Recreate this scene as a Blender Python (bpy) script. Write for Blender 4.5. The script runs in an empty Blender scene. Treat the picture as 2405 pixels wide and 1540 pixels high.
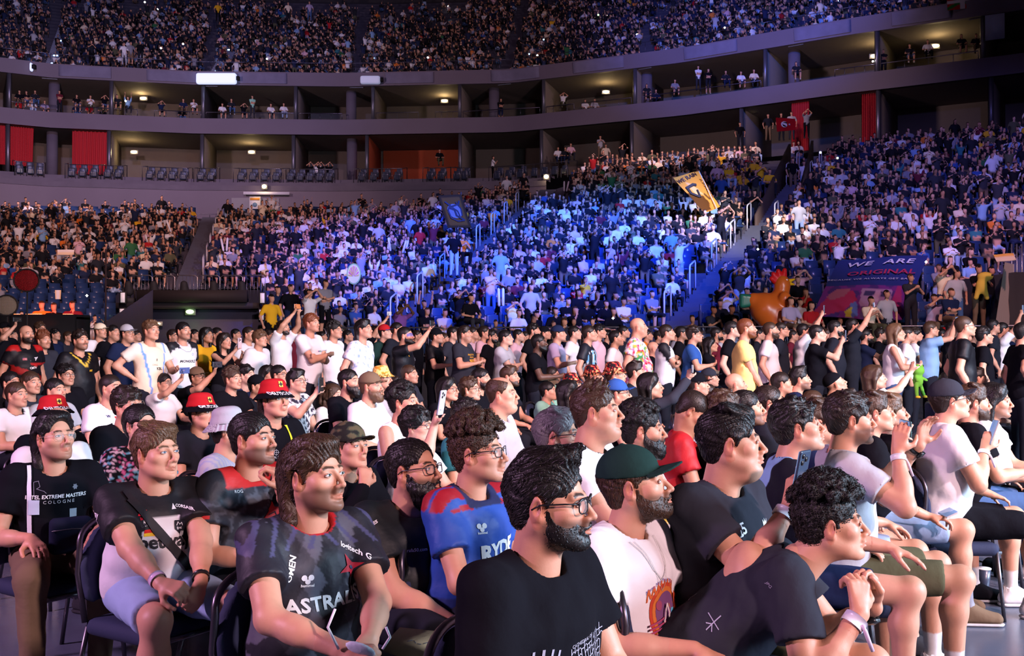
import bpy, math, random
import numpy as np
from mathutils import Vector, Matrix, Quaternion
from mathutils.bvhtree import BVHTree
sc = bpy.context.scene
COL = sc.collection
# ------------------------------------------------------------------ camera, world, lights, exposure
FPX, CX, CY, CAMH, YH = 2400.0, 1202.5, 770.0, 1.57, 805.0
PITCH = math.atan((YH - CY) / FPX)
cam = bpy.data.cameras.new('camera'); cam.lens = FPX / 2405 * 36; cam.sensor_width = 36
cam.clip_start = .05; cam.clip_end = 400
camo = bpy.data.objects.new('camera', cam); COL.objects.link(camo)
camo.location = (0, 0, CAMH); camo.rotation_euler = (math.pi / 2 + PITCH, 0, 0)
sc.camera = camo
cam.dof.use_dof = False
w = bpy.data.worlds.new('arena_air'); sc.world = w; w.use_nodes = True
w.node_tree.nodes['Background'].inputs[0].default_value = (.36, .22, .36, 1)
w.node_tree.nodes['Background'].inputs[1].default_value = .06
sc.view_settings.view_transform = 'Standard'; sc.view_settings.look = 'None'
sc.view_settings.exposure = 0.0; sc.view_settings.gamma = 1.0
sc.view_settings.use_curve_mapping = False
cy = sc.cycles
cy.max_bounces = 3; cy.diffuse_bounces = 2; cy.glossy_bounces = 2; cy.transmission_bounces = 4
cy.transparent_max_bounces = 6; cy.use_denoising = True; cy.denoising_input_passes = 'RGB_ALBEDO'; cy.denoising_quality = 'FAST'; cy.caustics_reflective = False; cy.caustics_refractive = False
cy.sample_clamp_indirect = 4; cy.use_auto_tile = True; cy.tile_size = 1024

def light(kind, name, loc, to, power, col, **kw):
    l = bpy.data.lights.new(name, kind); l.energy = power; l.color = col
    for k, v in kw.items(): setattr(l, k, v)
    o = bpy.data.objects.new(name, l); COL.objects.link(o); o.location = loc
    d = Vector(to) - Vector(loc); o.rotation_euler = d.to_track_quat('-Z', 'Y').to_euler()
    return o
R = math.radians
light('AREA', 'stage_screen_light', (13, 2.5, 4.2), (1.5, 5.5, 1.1), 4000, (.58, .76, 1.0), shape='RECTANGLE', size=6, size_y=3.5)
light('SPOT', 'stage_wash', (7.5, -5, 6.0), (0, 7, 1.1), 6800, (1.0, .64, .66), spot_size=R(75), spot_blend=.8, shadow_soft_size=.35)
light('SPOT', 'house_left_wash', (-8, 1, 5), (-1, 6.0, 1), 3300, (.9, .48, .85), spot_size=R(80), spot_blend=.8, shadow_soft_size=.4)
light('SPOT', 'floor_wash', (10, -3, 11), (0, 17, 1.2), 23000, (1.0, .66, .70), spot_size=R(56), spot_blend=.8, shadow_soft_size=.4)
light('SPOT', 'blue_flood', (12, 12, 22), (-.8, 42, 3.0), 260000, (.03, .10, 1.0), spot_size=R(33), spot_blend=.8, shadow_soft_size=.5)
light('SPOT', 'cyan_flood', (12, 14, 22), (3.2, 46, 6.2), 42000, (.18, .42, 1.0), spot_size=R(20), spot_blend=.9, shadow_soft_size=.5)
light('SPOT', 'white_beam', (14, 14, 20), (8.2, 42.5, 4.9), 90000, (1.0, .88, .76), spot_size=R(13), spot_blend=.9, shadow_soft_size=.5)
light('SPOT', 'right_purple_flood', (8, 8, 20), (18, 38, 7), 36000, (.30, .26, 1.0), spot_size=R(42), spot_blend=.8, shadow_soft_size=.5)
light('SPOT', 'right_rose_flood', (8, 6, 16), (16, 29, 3), 16000, (1.0, .50, .50), spot_size=R(36), spot_blend=.8, shadow_soft_size=.5)
light('SPOT', 'left_rose_flood', (-2, 10, 20), (-20, 50, 5), 34000, (1.0, .50, .46), spot_size=R(46), spot_blend=.8, shadow_soft_size=.5)
light('SPOT', 'upper_violet_flood', (-12, 20, 26), (-28, 76, 23), 30000, (.40, .40, 1.0), spot_size=R(44), spot_blend=.8, shadow_soft_size=.5)
light('SPOT', 'upper_blue_flood', (6, 20, 26), (16.5, 72, 25), 80000, (.06, .17, 1.0), spot_size=R(29), spot_blend=.9, shadow_soft_size=.5)
for _k, _x in enumerate((-24, 8)): light('SPOT', 'parapet_light', (_x, 50, 16), (_x + (-3 if _k == 0 else 5), 74, 17.2), 6500 - 3200 * _k, (1.0, .68, .80), spot_size=R(112), spot_blend=.5, shadow_soft_size=.5)
light('SPOT', 'upper_dim_flood', (0, 20, 30), (2, 82, 25), 14000, (.9, .55, .8), spot_size=R(70), spot_blend=.7, shadow_soft_size=.5)

# ------------------------------------------------------------------ pixel <-> world helpers
def ray(px, py):
    d = Vector(((px - CX) / FPX, 1, (CY - py) / FPX))
    c, s = math.cos(PITCH), math.sin(PITCH)
    return Vector((d.x, c * d.y - s * d.z, s * d.y + c * d.z))
def at(px, py, depth):                       # a point seen at (px, py) whose y is depth
    r = ray(px, py); return Vector((0, 0, CAMH)) + r * (depth / r.y)
def at_z(px, py, z):
    r = ray(px, py); return Vector((0, 0, CAMH)) + r * ((z - CAMH) / r.z)
# ------------------------------------------------------------------ signed distance grids
def rotm(rx=0, ry=0, rz=0):
    return np.array(Matrix.Rotation(rz, 3, 'Z') @ Matrix.Rotation(ry, 3, 'Y') @ Matrix.Rotation(rx, 3, 'X'))
class Grid:
    def __init__(s, lo, hi, h):
        s.lo = np.array(lo, float); s.h = h
        s.n = np.maximum(np.ceil((np.array(hi, float) - s.lo) / h).astype(int) + 1, 3)
        s.D = np.full(s.n, 1e3, np.float32); s.I = np.zeros(s.n, np.uint8)
    def sub(s, lo, hi, e):
        a = np.maximum(np.floor((np.minimum(lo, hi) - e - s.lo) / s.h).astype(int), 0)
        b = np.minimum(np.ceil((np.maximum(lo, hi) + e - s.lo) / s.h).astype(int) + 1, s.n)
        if (b <= a).any(): return None, None
        sl = tuple(slice(a[i], b[i]) for i in range(3))
        P = [(s.lo[i] + np.arange(a[i], b[i]) * s.h).astype(np.float32) for i in range(3)]
        return sl, (P[0][:, None, None], P[1][None, :, None], P[2][None, None, :])
    def put(s, sl, d, k, i, neg):
        D = s.D[sl]
        if neg:
            d = -d
            m = np.maximum(D, d)
            if k > 0: hh = np.maximum(k - np.abs(D - d), 0) / k; m = m + hh * hh * k * .25
        else:
            if i:
                I = s.I[sl]; I[d < D] = i
            m = np.minimum(D, d)
            if k > 0: hh = np.maximum(k - np.abs(D - d), 0) / k; m = m - hh * hh * k * .25
        s.D[sl] = m
    def ell(s, c, r, k=.01, i=0, R=None, neg=False):
        c = np.array(c, float); r = np.array(r, float); m = r.max() if R is not None else r
        sl, P = s.sub(c - m, c + m, k + 3 * s.h)
        if sl is None: return s
        x, y, z = P[0] - c[0], P[1] - c[1], P[2] - c[2]
        if R is not None:
            x, y, z = (R[0, 0] * x + R[1, 0] * y + R[2, 0] * z, R[0, 1] * x + R[1, 1] * y + R[2, 1] * z, R[0, 2] * x + R[1, 2] * y + R[2, 2] * z)
        a, b, g = (x / r[0]) ** 2, (y / r[1]) ** 2, (z / r[2]) ** 2
        k0 = np.sqrt(a + b + g); k1 = np.sqrt(a / r[0] ** 2 + b / r[1] ** 2 + g / r[2] ** 2) + 1e-9
        s.put(sl, (k0 * (k0 - 1) / k1).astype(np.float32), k, i, neg); return s
    def cap(s, a, b, ra, rb=None, k=.01, i=0, neg=False, flat=None):
        a = np.array(a, float); b = np.array(b, float); rb = ra if rb is None else rb
        m = max(ra, rb) * (1 if flat is None else max(1, 1 / flat[1]))
        sl, P = s.sub(np.minimum(a, b) - m, np.maximum(a, b) + m, k + 3 * s.h)
        if sl is None: return s
        v = b - a; L = max(float(v @ v), 1e-9)
        x, y, z = P[0] - a[0], P[1] - a[1], P[2] - a[2]
        t = np.clip((x * v[0] + y * v[1] + z * v[2]) / L, 0, 1)
        x = x - t * v[0]; y = y - t * v[1]; z = z - t * v[2]
        q = x * x + y * y + z * z
        if flat is not None:                 # squash along the unit axis flat[0] by factor flat[1]
            n = np.array(flat[0], float); dn = x * n[0] + y * n[1] + z * n[2]
            q = q + dn * dn * (1 / flat[1] ** 2 - 1)
        s.put(sl, (np.sqrt(q) - (ra + (rb - ra) * t)).astype(np.float32), k, i, neg); return s
    def cut(s, p, n, k=.0):                  # removes the side n points to
        p = np.array(p, float); n = np.array(n, float); n = n / np.linalg.norm(n)
        P = [(s.lo[j] + np.arange(s.n[j]) * s.h).astype(np.float32) for j in range(3)]
        d = (P[0][:, None, None] - p[0]) * n[0] + (P[1][None, :, None] - p[1]) * n[1] + (P[2][None, None, :] - p[2]) * n[2]
        s.put((slice(None),) * 3, -d.astype(np.float32), k, 0, True); return s
    def pts(s):
        P = [(s.lo[j] + np.arange(s.n[j]) * s.h).astype(np.float32) for j in range(3)]
        return P[0][:, None, None], P[1][None, :, None], P[2][None, None, :]
    def mesh(s):
        D = s.D; S = D < 0; n = D.shape
        c = np.zeros([q - 1 for q in n], np.int8)
        off = [(i, j, k) for i in (0, 1) for j in (0, 1) for k in (0, 1)]
        def sh(A, o): return A[o[0]:n[0] - 1 + o[0], o[1]:n[1] - 1 + o[1], o[2]:n[2] - 1 + o[2]]
        for o in off: c += sh(S, o)
        m = (c > 0) & (c < 8); ii = np.argwhere(m)
        if not len(ii): return np.zeros((0, 3)), np.zeros((0, 4), int), np.zeros(0, int)
        val = {o: D[ii[:, 0] + o[0], ii[:, 1] + o[1], ii[:, 2] + o[2]].astype(float) for o in off}
        acc = np.zeros((len(ii), 3)); cnt = np.zeros(len(ii))
        for o in off:
            for ax in range(3):
                if o[ax]: continue
                o2 = list(o); o2[ax] = 1; o2 = tuple(o2)
                a, b = val[o], val[o2]; x = (a < 0) != (b < 0)
                t = np.where(x, a / np.where(x, a - b, 1), 0)
                p = np.array(o, float) + np.outer(t, np.eye(3)[ax])
                acc += p * x[:, None]; cnt += x
        V = s.lo + (ii + acc / cnt[:, None]) * s.h
        idx = np.full(m.shape, -1, np.int64); idx[m] = np.arange(len(ii))
        F = []
        for ax in range(3):
            u, v = (ax + 1) % 3, (ax + 2) % 3
            a = [slice(None)] * 3; b = [slice(None)] * 3
            a[ax] = slice(0, n[ax] - 1); b[ax] = slice(1, n[ax])
            A, B = S[tuple(a)], S[tuple(b)]
            x = A != B
            lim = [slice(None)] * 3; lim[u] = slice(1, n[u] - 1); lim[v] = slice(1, n[v] - 1)
            e = np.argwhere(x[tuple(lim)]); e[:, u] += 1; e[:, v] += 1
            if not len(e): continue
            fl = A[e[:, 0], e[:, 1], e[:, 2]]
            q = []
            for du, dv in ((-1, -1), (0, -1), (0, 0), (-1, 0)):
                g = e.copy(); g[:, u] += du; g[:, v] += dv; q.append(idx[g[:, 0], g[:, 1], g[:, 2]])
            q = np.stack(q, 1); q[~fl] = q[~fl][:, ::-1]; F.append(q)
        F = np.concatenate(F); F = F[(F >= 0).all(1)]
        g = np.clip(np.round((V - s.lo) / s.h).astype(int), 0, np.array(n) - 1)
        return V, F, s.I[g[:, 0], g[:, 1], g[:, 2]]
def noise3(P, f, seed=0):                    # cheap smooth pseudo noise in -1..1
    x, y, z = P; r = np.random.RandomState(seed); o = 0
    for _ in range(4):
        a = r.normal(size=3); a /= np.linalg.norm(a); b = r.normal(size=3); b /= np.linalg.norm(b)
        p, q = r.uniform(0, 6.3, 2)
        o = o + np.sin(f * (a[0] * x + a[1] * y + a[2] * z) + p) * np.sin(f * 1.3 * (b[0] * x + b[1] * y + b[2] * z) + q)
    return o / 2
# ------------------------------------------------------------------ mesh objects
def mk(name, V, F, mat, parent=None, col=None, smooth=True, mats=None, fm=None):
    V = np.asarray(V, np.float32); me = bpy.data.meshes.new(name)
    if isinstance(F, np.ndarray) and F.ndim == 2:
        nf, k = F.shape; lv = F.reshape(-1); ls = np.arange(nf) * k
    else:
        lv = np.concatenate([np.asarray(f) for f in F]) if len(F) else np.zeros(0, int)
        ct = np.array([len(f) for f in F]); ls = np.concatenate([[0], np.cumsum(ct)[:-1]]) if len(F) else ct; nf = len(F)
    me.vertices.add(len(V)); me.vertices.foreach_set('co', V.reshape(-1))
    me.loops.add(len(lv)); me.loops.foreach_set('vertex_index', lv.astype(np.int32))
    me.polygons.add(nf); me.polygons.foreach_set('loop_start', ls.astype(np.int32))
    if smooth: me.polygons.foreach_set('use_smooth', np.ones(nf, bool))
    for m_ in (mats or [mat]): me.materials.append(m_)
    if fm is not None: me.polygons.foreach_set('material_index', np.asarray(fm, np.int32))
    me.update(calc_edges=True)
    if col is not None:
        col = np.asarray(col, np.float32)
        if col.ndim == 1: col = np.tile(col, (len(V), 1))
        c4 = np.ones((len(V), 4), np.float32); c4[:, :3] = col
        at_ = me.color_attributes.new('Col', 'FLOAT_COLOR', 'POINT'); at_.data.foreach_set('color', c4.reshape(-1))
    o = bpy.data.objects.new(name, me); COL.objects.link(o)
    if parent is not None: o.parent = parent
    return o
class MB:                                    # collects boxes, bars and tubes with one colour each
    def __init__(s): s.V = []; s.F = []; s.C = []; s.n = 0
    def add(s, V, F, c=(.5, .5, .5)):
        V = np.asarray(V, float); s.V.append(V); s.F += [[int(i) + s.n for i in f] for f in F]
        s.C.append(np.tile(np.array(c, float)[:3], (len(V), 1))); s.n += len(V); return s
    def box(s, lo, hi, c=(.5, .5, .5), M=None):
        (a, b, d), (e, f, g) = lo, hi
        V = np.array([(a, b, d), (e, b, d), (e, f, d), (a, f, d), (a, b, g), (e, b, g), (e, f, g), (a, f, g)], float)
        if M is not None: V = V @ np.array(M)[:3, :3].T + (np.array(M)[:3, 3] if np.array(M).shape[0] == 4 else 0)
        return s.add(V, [(0, 3, 2, 1), (4, 5, 6, 7), (0, 1, 5, 4), (1, 2, 6, 5), (2, 3, 7, 6), (3, 0, 4, 7)], c)
    def tube(s, pts, r, c=(.5, .5, .5), n=6, closed=False):
        P = [Vector(p) for p in pts]; m = len(P); V = []; F = []
        rr = r if hasattr(r, '__len__') else [r] * m; up = None
        for i, p in enumerate(P):
            a = P[(i - 1) % m] if (closed or i) else p; b = P[(i + 1) % m] if (closed or i < m - 1) else p
            t = (b - a).normalized()
            if up is None: up = t.orthogonal().normalized()
            up = (up - t * up.dot(t)).normalized(); sd = t.cross(up)
            for j in range(n):
                an = 2 * math.pi * j / n; V.append(p + (up * math.cos(an) + sd * math.sin(an)) * rr[i])
        for i in range(m if closed else m - 1):
            for j in range(n):
                a, b = i * n + j, i * n + (j + 1) % n; e, f = ((i + 1) % m) * n + j, ((i + 1) % m) * n + (j + 1) % n
                F.append((a, b, f, e))
        if not closed: F += [tuple(range(n))[::-1], tuple((m - 1) * n + j for j in range(n))]
        return s.add([tuple(v) for v in V], F, c)
    def lathe(s, prof, n=16, c=(.5, .5, .5), o=(0, 0, 0)):
        V = []; F = []
        for r, z in prof:
            for j in range(n): an = 2 * math.pi * j / n; V.append((o[0] + r * math.cos(an), o[1] + r * math.sin(an), o[2] + z))
        for i in range(len(prof) - 1):
            for j in range(n): F.append((i * n + j, i * n + (j + 1) % n, (i + 1) * n + (j + 1) % n, (i + 1) * n + j))
        F += [tuple(range(n))[::-1], tuple((len(prof) - 1) * n + j for j in range(n))]
        return s.add(V, F, c)
    def build(s, name, mat, parent=None, smooth=False):
        return mk(name, np.concatenate(s.V), s.F, mat, parent, np.concatenate(s.C), smooth)
def tag(o, label=None, cat=None, group=None, kind=None):
    if label: o['label'] = label
    if cat: o['category'] = cat
    if group: o['group'] = group
    if kind: o['kind'] = kind
    return o
def empty(name, loc=(0, 0, 0), rz=0.0):
    o = bpy.data.objects.new(name, None); COL.objects.link(o); o.location = loc; o.rotation_euler = (0, 0, rz)
    o.empty_display_size = .1; return o
# ------------------------------------------------------------------ materials (all colour comes from the 'Col' attribute or a fixed value)
def mat(name, col=None, rough=.6, bump=0, bscale=60, stretch=None, metal=0, emit=None, estr=0, spec=.5, alpha=None, mott=0, mscale=20, sheen=0):
    m = bpy.data.materials.new(name); m.use_nodes = True; nt = m.node_tree; N = nt.nodes; L = nt.links
    b = N['Principled BSDF']; b.inputs['Roughness'].default_value = rough; b.inputs['Metallic'].default_value = metal
    b.inputs['Specular IOR Level'].default_value = spec
    if sheen: b.inputs['Sheen Weight'].default_value = sheen
    if col is None:
        a = N.new('ShaderNodeVertexColor'); a.layer_name = 'Col'; src = a.outputs[0]
    else:
        a = N.new('ShaderNodeRGB'); a.outputs[0].default_value = (*col, 1); src = a.outputs[0]
    tc = N.new('ShaderNodeTexCoord'); vec = tc.outputs['Object']
    if stretch is not None:
        mp = N.new('ShaderNodeMapping'); mp.inputs['Scale'].default_value = stretch; L.new(vec, mp.inputs[0]); vec = mp.outputs[0]
    if mott:
        nz = N.new('ShaderNodeTexNoise'); nz.inputs['Scale'].default_value = mscale; nz.inputs['Detail'].default_value = 4; L.new(vec, nz.inputs[0])
        mr = N.new('ShaderNodeMapRange'); mr.inputs[3].default_value = 1 - mott; mr.inputs[4].default_value = 1 + mott; L.new(nz.outputs[0], mr.inputs[0])
        mx = N.new('ShaderNodeVectorMath'); mx.operation = 'SCALE'; L.new(src, mx.inputs[0]); L.new(mr.outputs[0], mx.inputs['Scale']); src = mx.outputs[0]
    L.new(src, b.inputs['Base Color'])
    if bump:
        nz = N.new('ShaderNodeTexNoise'); nz.inputs['Scale'].default_value = bscale; nz.inputs['Detail'].default_value = 3; L.new(vec, nz.inputs[0])
        bp = N.new('ShaderNodeBump'); bp.inputs['Strength'].default_value = bump; bp.inputs['Distance'].default_value = .01
        L.new(nz.outputs[0], bp.inputs['Height']); L.new(bp.outputs[0], b.inputs['Normal'])
    if emit is not None:
        b.inputs['Emission Color'].default_value = (*emit, 1); b.inputs['Emission Strength'].default_value = estr
    if alpha is not None: b.inputs['Alpha'].default_value = alpha
    return m
M_SKIN = mat('skin', rough=.5, spec=.4, mott=.05, mscale=60, bump=.05, bscale=250)
M_HAIR = mat('hair', rough=.45, spec=.4, bump=.25, bscale=150, mott=.15, mscale=150)
M_CURL = mat('curly_hair', rough=.5, spec=.4, bump=.5, bscale=140, mott=.25, mscale=120)
M_CLOTH = mat('cloth', rough=.9, spec=.08, bump=.25, bscale=30, mott=.04, mscale=300)
M_JERSEY = mat('jersey', rough=.55, spec=.25, bump=.3, bscale=22)
M_PLAS = mat('plastic', rough=.3, spec=.5)
M_METAL = mat('metal', rough=.35, metal=.9)
M_EYE = mat('eye', rough=.08, spec=.6)
M_PRINT = mat('print_ink', rough=.6, spec=.3)
M_GLASS = mat('lens_glass', (.9, .95, 1), rough=.03, spec=1.0, alpha=.12)
M_DULL = mat('painted', rough=.75, spec=.3, mott=.06, mscale=6)
M_CROWD = mat('crowd', rough=.8, spec=.2)
M_CHAIR = mat('speckled_upholstery', rough=.85, bump=.2, bscale=200)
# ------------------------------------------------------------------ people
HAIRC = dict(k=(.008, .006, .006), d=(.02, .012, .009), b=(.055, .028, .015), l=(.13, .07, .035), y=(.34, .2, .09), r=(.17, .05, .018), g=(.16, .15, .16), w=(.35, .33, .33))
SKIN = dict(p=(.58, .30, .195), l=(.64, .37, .26), m=(.44, .22, .13), t=(.33, .17, .10), b=(.11, .055, .035))
CLO = dict(black=(.005, .005, .008), dark=(.014, .016, .024), char=(.028, .030, .042), grey=(.22, .22, .26), lgrey=(.42, .42, .46), white=(.72, .72, .74), cream=(.78, .66, .48),
           navy=(.012, .02, .06), blue=(.03, .09, .32), sky=(.22, .38, .62), red=(.42, .015, .02), maroon=(.13, .015, .03), yellow=(.75, .42, .02), lemon=(.80, .60, .20),
           green=(.03, .13, .05), dgreen=(.012, .035, .03), olive=(.09, .09, .05), mint=(.3, .6, .46), pink=(.68, .42, .48), orange=(.75, .2, .03), brown=(.12, .06, .04),
           khaki=(.16, .11, .07), denim=(.06, .12, .26), ljean=(.30, .42, .62), purple=(.18, .07, .3), teal=(.03, .16, .19), lilac=(.40, .34, .5))
def sstep(a, b, x): t = np.clip((x - a) / (b - a), 0, 1); return t * t * (3 - 2 * t)
def head_grid(h, fat=0, female=False, ears=True, beard=0, mouth=0):
    g = Grid((-.105, -.13, -.26), (.105, .14, .135), h); f = 1 + fat * .10; j = .92 if female else 1
    g.ell((0, -.016, .036), (.0745, .093, .080), k=.02)
    g.ell((0, .022, -.018), (.0625 * (1 + fat * .1), .068, .086), k=.02)
    g.ell((0, .030, -.072), (.047 * f * j, .050, .036), k=.03)
    for s in (-1, 1):
        g.cap((s * .052 * f * j, -.012, -.045), (s * .020 * j, .068, -.096), .019, .015, k=.025)
        g.ell((s * .043, .052, -.022), (.021 * f, .022, .018), k=.022)
        g.cap((s * .044, .072, .0175), (s * .010, .086, .0135), .0085, .009, k=.012)
        g.ell((s * .0315, .098, .0005), (.0185, .0135, .0125), k=.014, neg=True)
        g.ell((s * .0315, .0745, .0), (.0145, .0115, .0118), k=.006)
        if fat: g.ell((s * .042, .035, -.07), (.022 * fat, .03 * fat, .026 * fat), k=.03)
    g.cap((0, .084, .012), (0, .1125, -.0320), .0066, .0088, k=.010)
    g.ell((0, .109, -.0355), (.0112, .0115, .0092), k=.006)
    for s in (-1, 1):
        g.ell((s * .0118, .099, -.0390), (.0080, .0105, .0072), k=.006)
    g.cap((-.012, .092, -.054), (.012, .092, -.054), .0095, k=.012)
    for s in (-1, 1):
        g.cap((0, .1005, -.0628), (s * .022, .085, -.0675), .0056, .0028, k=.005)
        g.cap((0, .0985, -.0740), (s * .019, .085, -.0695), .0070, .003, k=.005)
    if h < .0042:
        for s in (-1, 1): g.cap((0, .106, -.0678), (s * .021, .091, -.0688), .0022 + mouth * .003, .0012, k=.003, neg=True)
    g.ell((0, .081, -.098), (.021 * j, .019, .017), k=.016)
    g.ell((0, .103, -.083), (.016, .008, .005), k=.008, neg=True)
    if fat > .4: g.ell((0, .035, -.115), (.045, .05, .03), k=.03)
    if ears:
        for s in (-1, 1):
            Rr = rotm(R(-14), 0, s * R(-22))
            g.ell((s * .0765, -.012, -.006), (.0065, .0185, .031), k=.007, R=Rr)
            if h < .006: g.ell((s * .0835, -.006, -.004), (.0062, .0105, .018), k=.004, R=Rr, neg=True)
            g.ell((s * .073, -.005, -.030), (.006, .008, .009), k=.008)
    return g
def hair_grid(h, style, thin=0, seed=0):
    lo, hi = (-.125, -.16, -.14), (.125, .15, .2)
    if style in ('long', 'mid', 'pony', 'curlylong', 'mullet'): lo = (-.14, -.19, -.30)
    g = Grid(lo, hi, h); rnd = random.Random(seed)
    t = {'buzz': .0025, 'short': .006, 'bald': .0, 'quiff': .007, 'side': .008, 'curlytop': .006, 'spiky': .007}.get(style, .011)
    g.ell((0, -.017, .037), (.0755 + t, .094 + t, .081 + t), k=0)
    g.ell((0, -.048, -.012), (.060 + t * .7, .050 + t * .7, .072), k=.02)
    up = {'buzz': 0}.get(style, 0)
    if style == 'quiff':
        g.ell((0, .045, .108), (.05, .038, .026), k=.03, R=rotm(R(18))); g.ell((0, -.01, .112), (.055, .06, .024), k=.03)
        for _ in range(16): x = rnd.uniform(-.045, .045); g.cap((x * .8, rnd.uniform(-.02, .05), .108), (x * 1.2, rnd.uniform(.03, .085), .128 + rnd.uniform(-.004, .014)), .011, .004, k=.012)
    if style == 'spiky':
        for _ in range(34):
            x = rnd.uniform(-.06, .06); y = rnd.uniform(-.07, .05); z = .118 - x * x * 8 - (y + .015) ** 2 * 5
            g.cap((x, y, z - .012), (x * 1.15 + rnd.uniform(-.012, .012), y + .022, z + .02 + rnd.uniform(-.006, .01)), .012, .004, k=.012)
    if style == 'side':
        g.ell((-.01, .03, .095), (.066, .055, .028), k=.03)
        for i in range(18):
            x = .058 - i * .0072; g.cap((x * .6 + .03, -.02 + .02 * rnd.random(), .122), (x - .01, .072 - abs(x) * .45, .086 + rnd.uniform(-.006, .006)), .011, .006, k=.01)
    if style in ('messy', 'wavy', 'bowl'):
        for _ in range(46):
            a = rnd.uniform(0, 6.28); e = rnd.uniform(.15, 1.4); r0 = 1.06
            p = np.array((.085 * math.cos(a) * math.cos(e), -.015 + .103 * math.sin(a) * math.cos(e), .035 + .092 * math.sin(e)))
            d = np.array((-math.sin(a), math.cos(a), -.2)) * .03 * rnd.choice((-1, 1)) + np.array((0, .012, 0))
            g.cap(p * .97, p * r0 + d * .7, .014, .006, k=.012)
    if style in ('curly', 'curlytop', 'afro'):
        n = 260 if h < .006 else 90
        for _ in range(n):
            a = rnd.uniform(0, 6.28); e = rnd.uniform(.35 if style == 'curlytop' else .0, 1.5); b = {'afro': 1.28, 'curlytop': rnd.choice((1.02, 1.12))}.get(style, 1.10)
            if style == 'curly' and e < .5 and math.sin(a) > .3: continue
            ce = math.cos(e)
            p = np.array((.082 * math.cos(a) * ce, -.016 + .100 * math.sin(a) * ce, .040 + .092 * math.sin(e))); p = p * b
            if style == 'curlytop': p[1] += .012; p[2] += .008
            g.ell(p, (rnd.uniform(.011, .018),) * 3, k=.006)
    if style == 'curlylong':
        for _ in range(150):
            s = rnd.choice((-1, 1)); z = rnd.uniform(-.2, .06); y = rnd.uniform(-.11, .03 if z < 0 else .05)
            g.ell((s * (.075 + .022 * rnd.random()), y, z), (.02, .02, .02), k=.01)
            g.ell((rnd.uniform(-.07, .07), -.10, z), (.022, .022, .022), k=.01)
    if style in ('mid', 'long', 'mullet'):
        zz = {'mid': -.10, 'long': -.27, 'mullet': -.13}[style]
        for s in (-1, 1):
            if style != 'mullet':
                g.cap((s * .055, .03, .075), (s * .083, -.012, -.02), .027, .022, k=.03)
                g.cap((s * .083, -.012, -.02), (s * .074, -.02, zz), .021, .017, k=.02)
                g.cap((s * .02, .055, .10), (s * .072, .045, .045), .018, .012, k=.02)
        g.cap((0, -.085, .02), (0, -.088, zz), .05, .05, k=.03, flat=((0, 1, 0), .62))
        for s in (-1, 1): g.cap((s * .04, -.07, 0), (s * .05, -.07, zz), .036, .03, k=.03)
    if style == 'mullet': g.ell((0, .022, .098), (.070, .066, .030), k=.03); g.cap((.07, .03, .06), (.078, -.04, .02), .016, .016, k=.02); g.cap((-.07, .03, .06), (-.078, -.04, .02), .016, .016, k=.02)
    if style in ('bun', 'pony'):
        g.ell((0, -.115, .055), (.032, .030, .032), k=.01)
        if style == 'pony': g.cap((0, -.135, .05), (0, -.14, -.15), .028, .014, k=.02)
    if style == 'topknot': g.ell((0, -.06, .13), (.03, .03, .028), k=.01)
    # strand relief
    X, Y, Z = g.pts()
    if style in ('curly', 'curlytop', 'afro', 'curlylong'): g.D += .0026 * noise3((X, Y, Z), 260, seed)
    elif style != 'buzz': g.D += .0022 * np.sin((X + .25 * Y * np.sin(9 * X) + .02 * np.sin(40 * Z)) * 420 + 3 * np.sin(Y * 40)) * sstep(-.02, .03, Z) + .0016 * noise3((X * 1.7, Y * .6, Z), 90, seed)
    # hairline: face, temples, ears, nape
    rec = thin * .022
    if style == 'bowl': g.ell((0, .128, -.052), (.088, .07, .098), k=.006, neg=True)
    elif style in ('mid', 'long', 'curlylong'): g.ell((0, .125, -.04), (.068, .085, .112), k=.006, neg=True); g.ell((0, .05, -.13), (.058, .085, .09), k=.01, neg=True)
    else: g.ell((0, .124 - rec * .5, -.033 + rec), (.088, .086 + rec * .5, .103 + rec * .6), k=.004, neg=True)
    if style not in ('mid', 'long', 'curlylong', 'bowl'):
        for s in (-1, 1):
            g.ell((s * .082, .064, -.02 + rec * .4), (.036, .050, .056), k=.006, neg=True)
            g.ell((s * .090, -.006, -.010), (.028, .026, .040), k=.004, neg=True)
            g.ell((s * .092, .0, -.075), (.05, .062, .05), k=.01, neg=True)
        if style not in ('mullet', 'pony'): g.cut((0, -.06, -.075), (0, -.4, -1), k=.01)
        g.ell((0, .06, -.12), (.09, .10, .09), k=.01, neg=True)
    elif style == 'bowl':
        for s in (-1, 1): g.ell((s * .09, .0, -.045), (.034, .034, .05), k=.004, neg=True)
        g.cut((0, -.06, -.06), (0, -.3, -1), k=.01); g.ell((0, .06, -.12), (.09, .10, .09), k=.01, neg=True)
    if thin > 1: g.ell((0, .02, .12), (.06, .09, .05), k=.01, neg=True)
    return g
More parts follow.
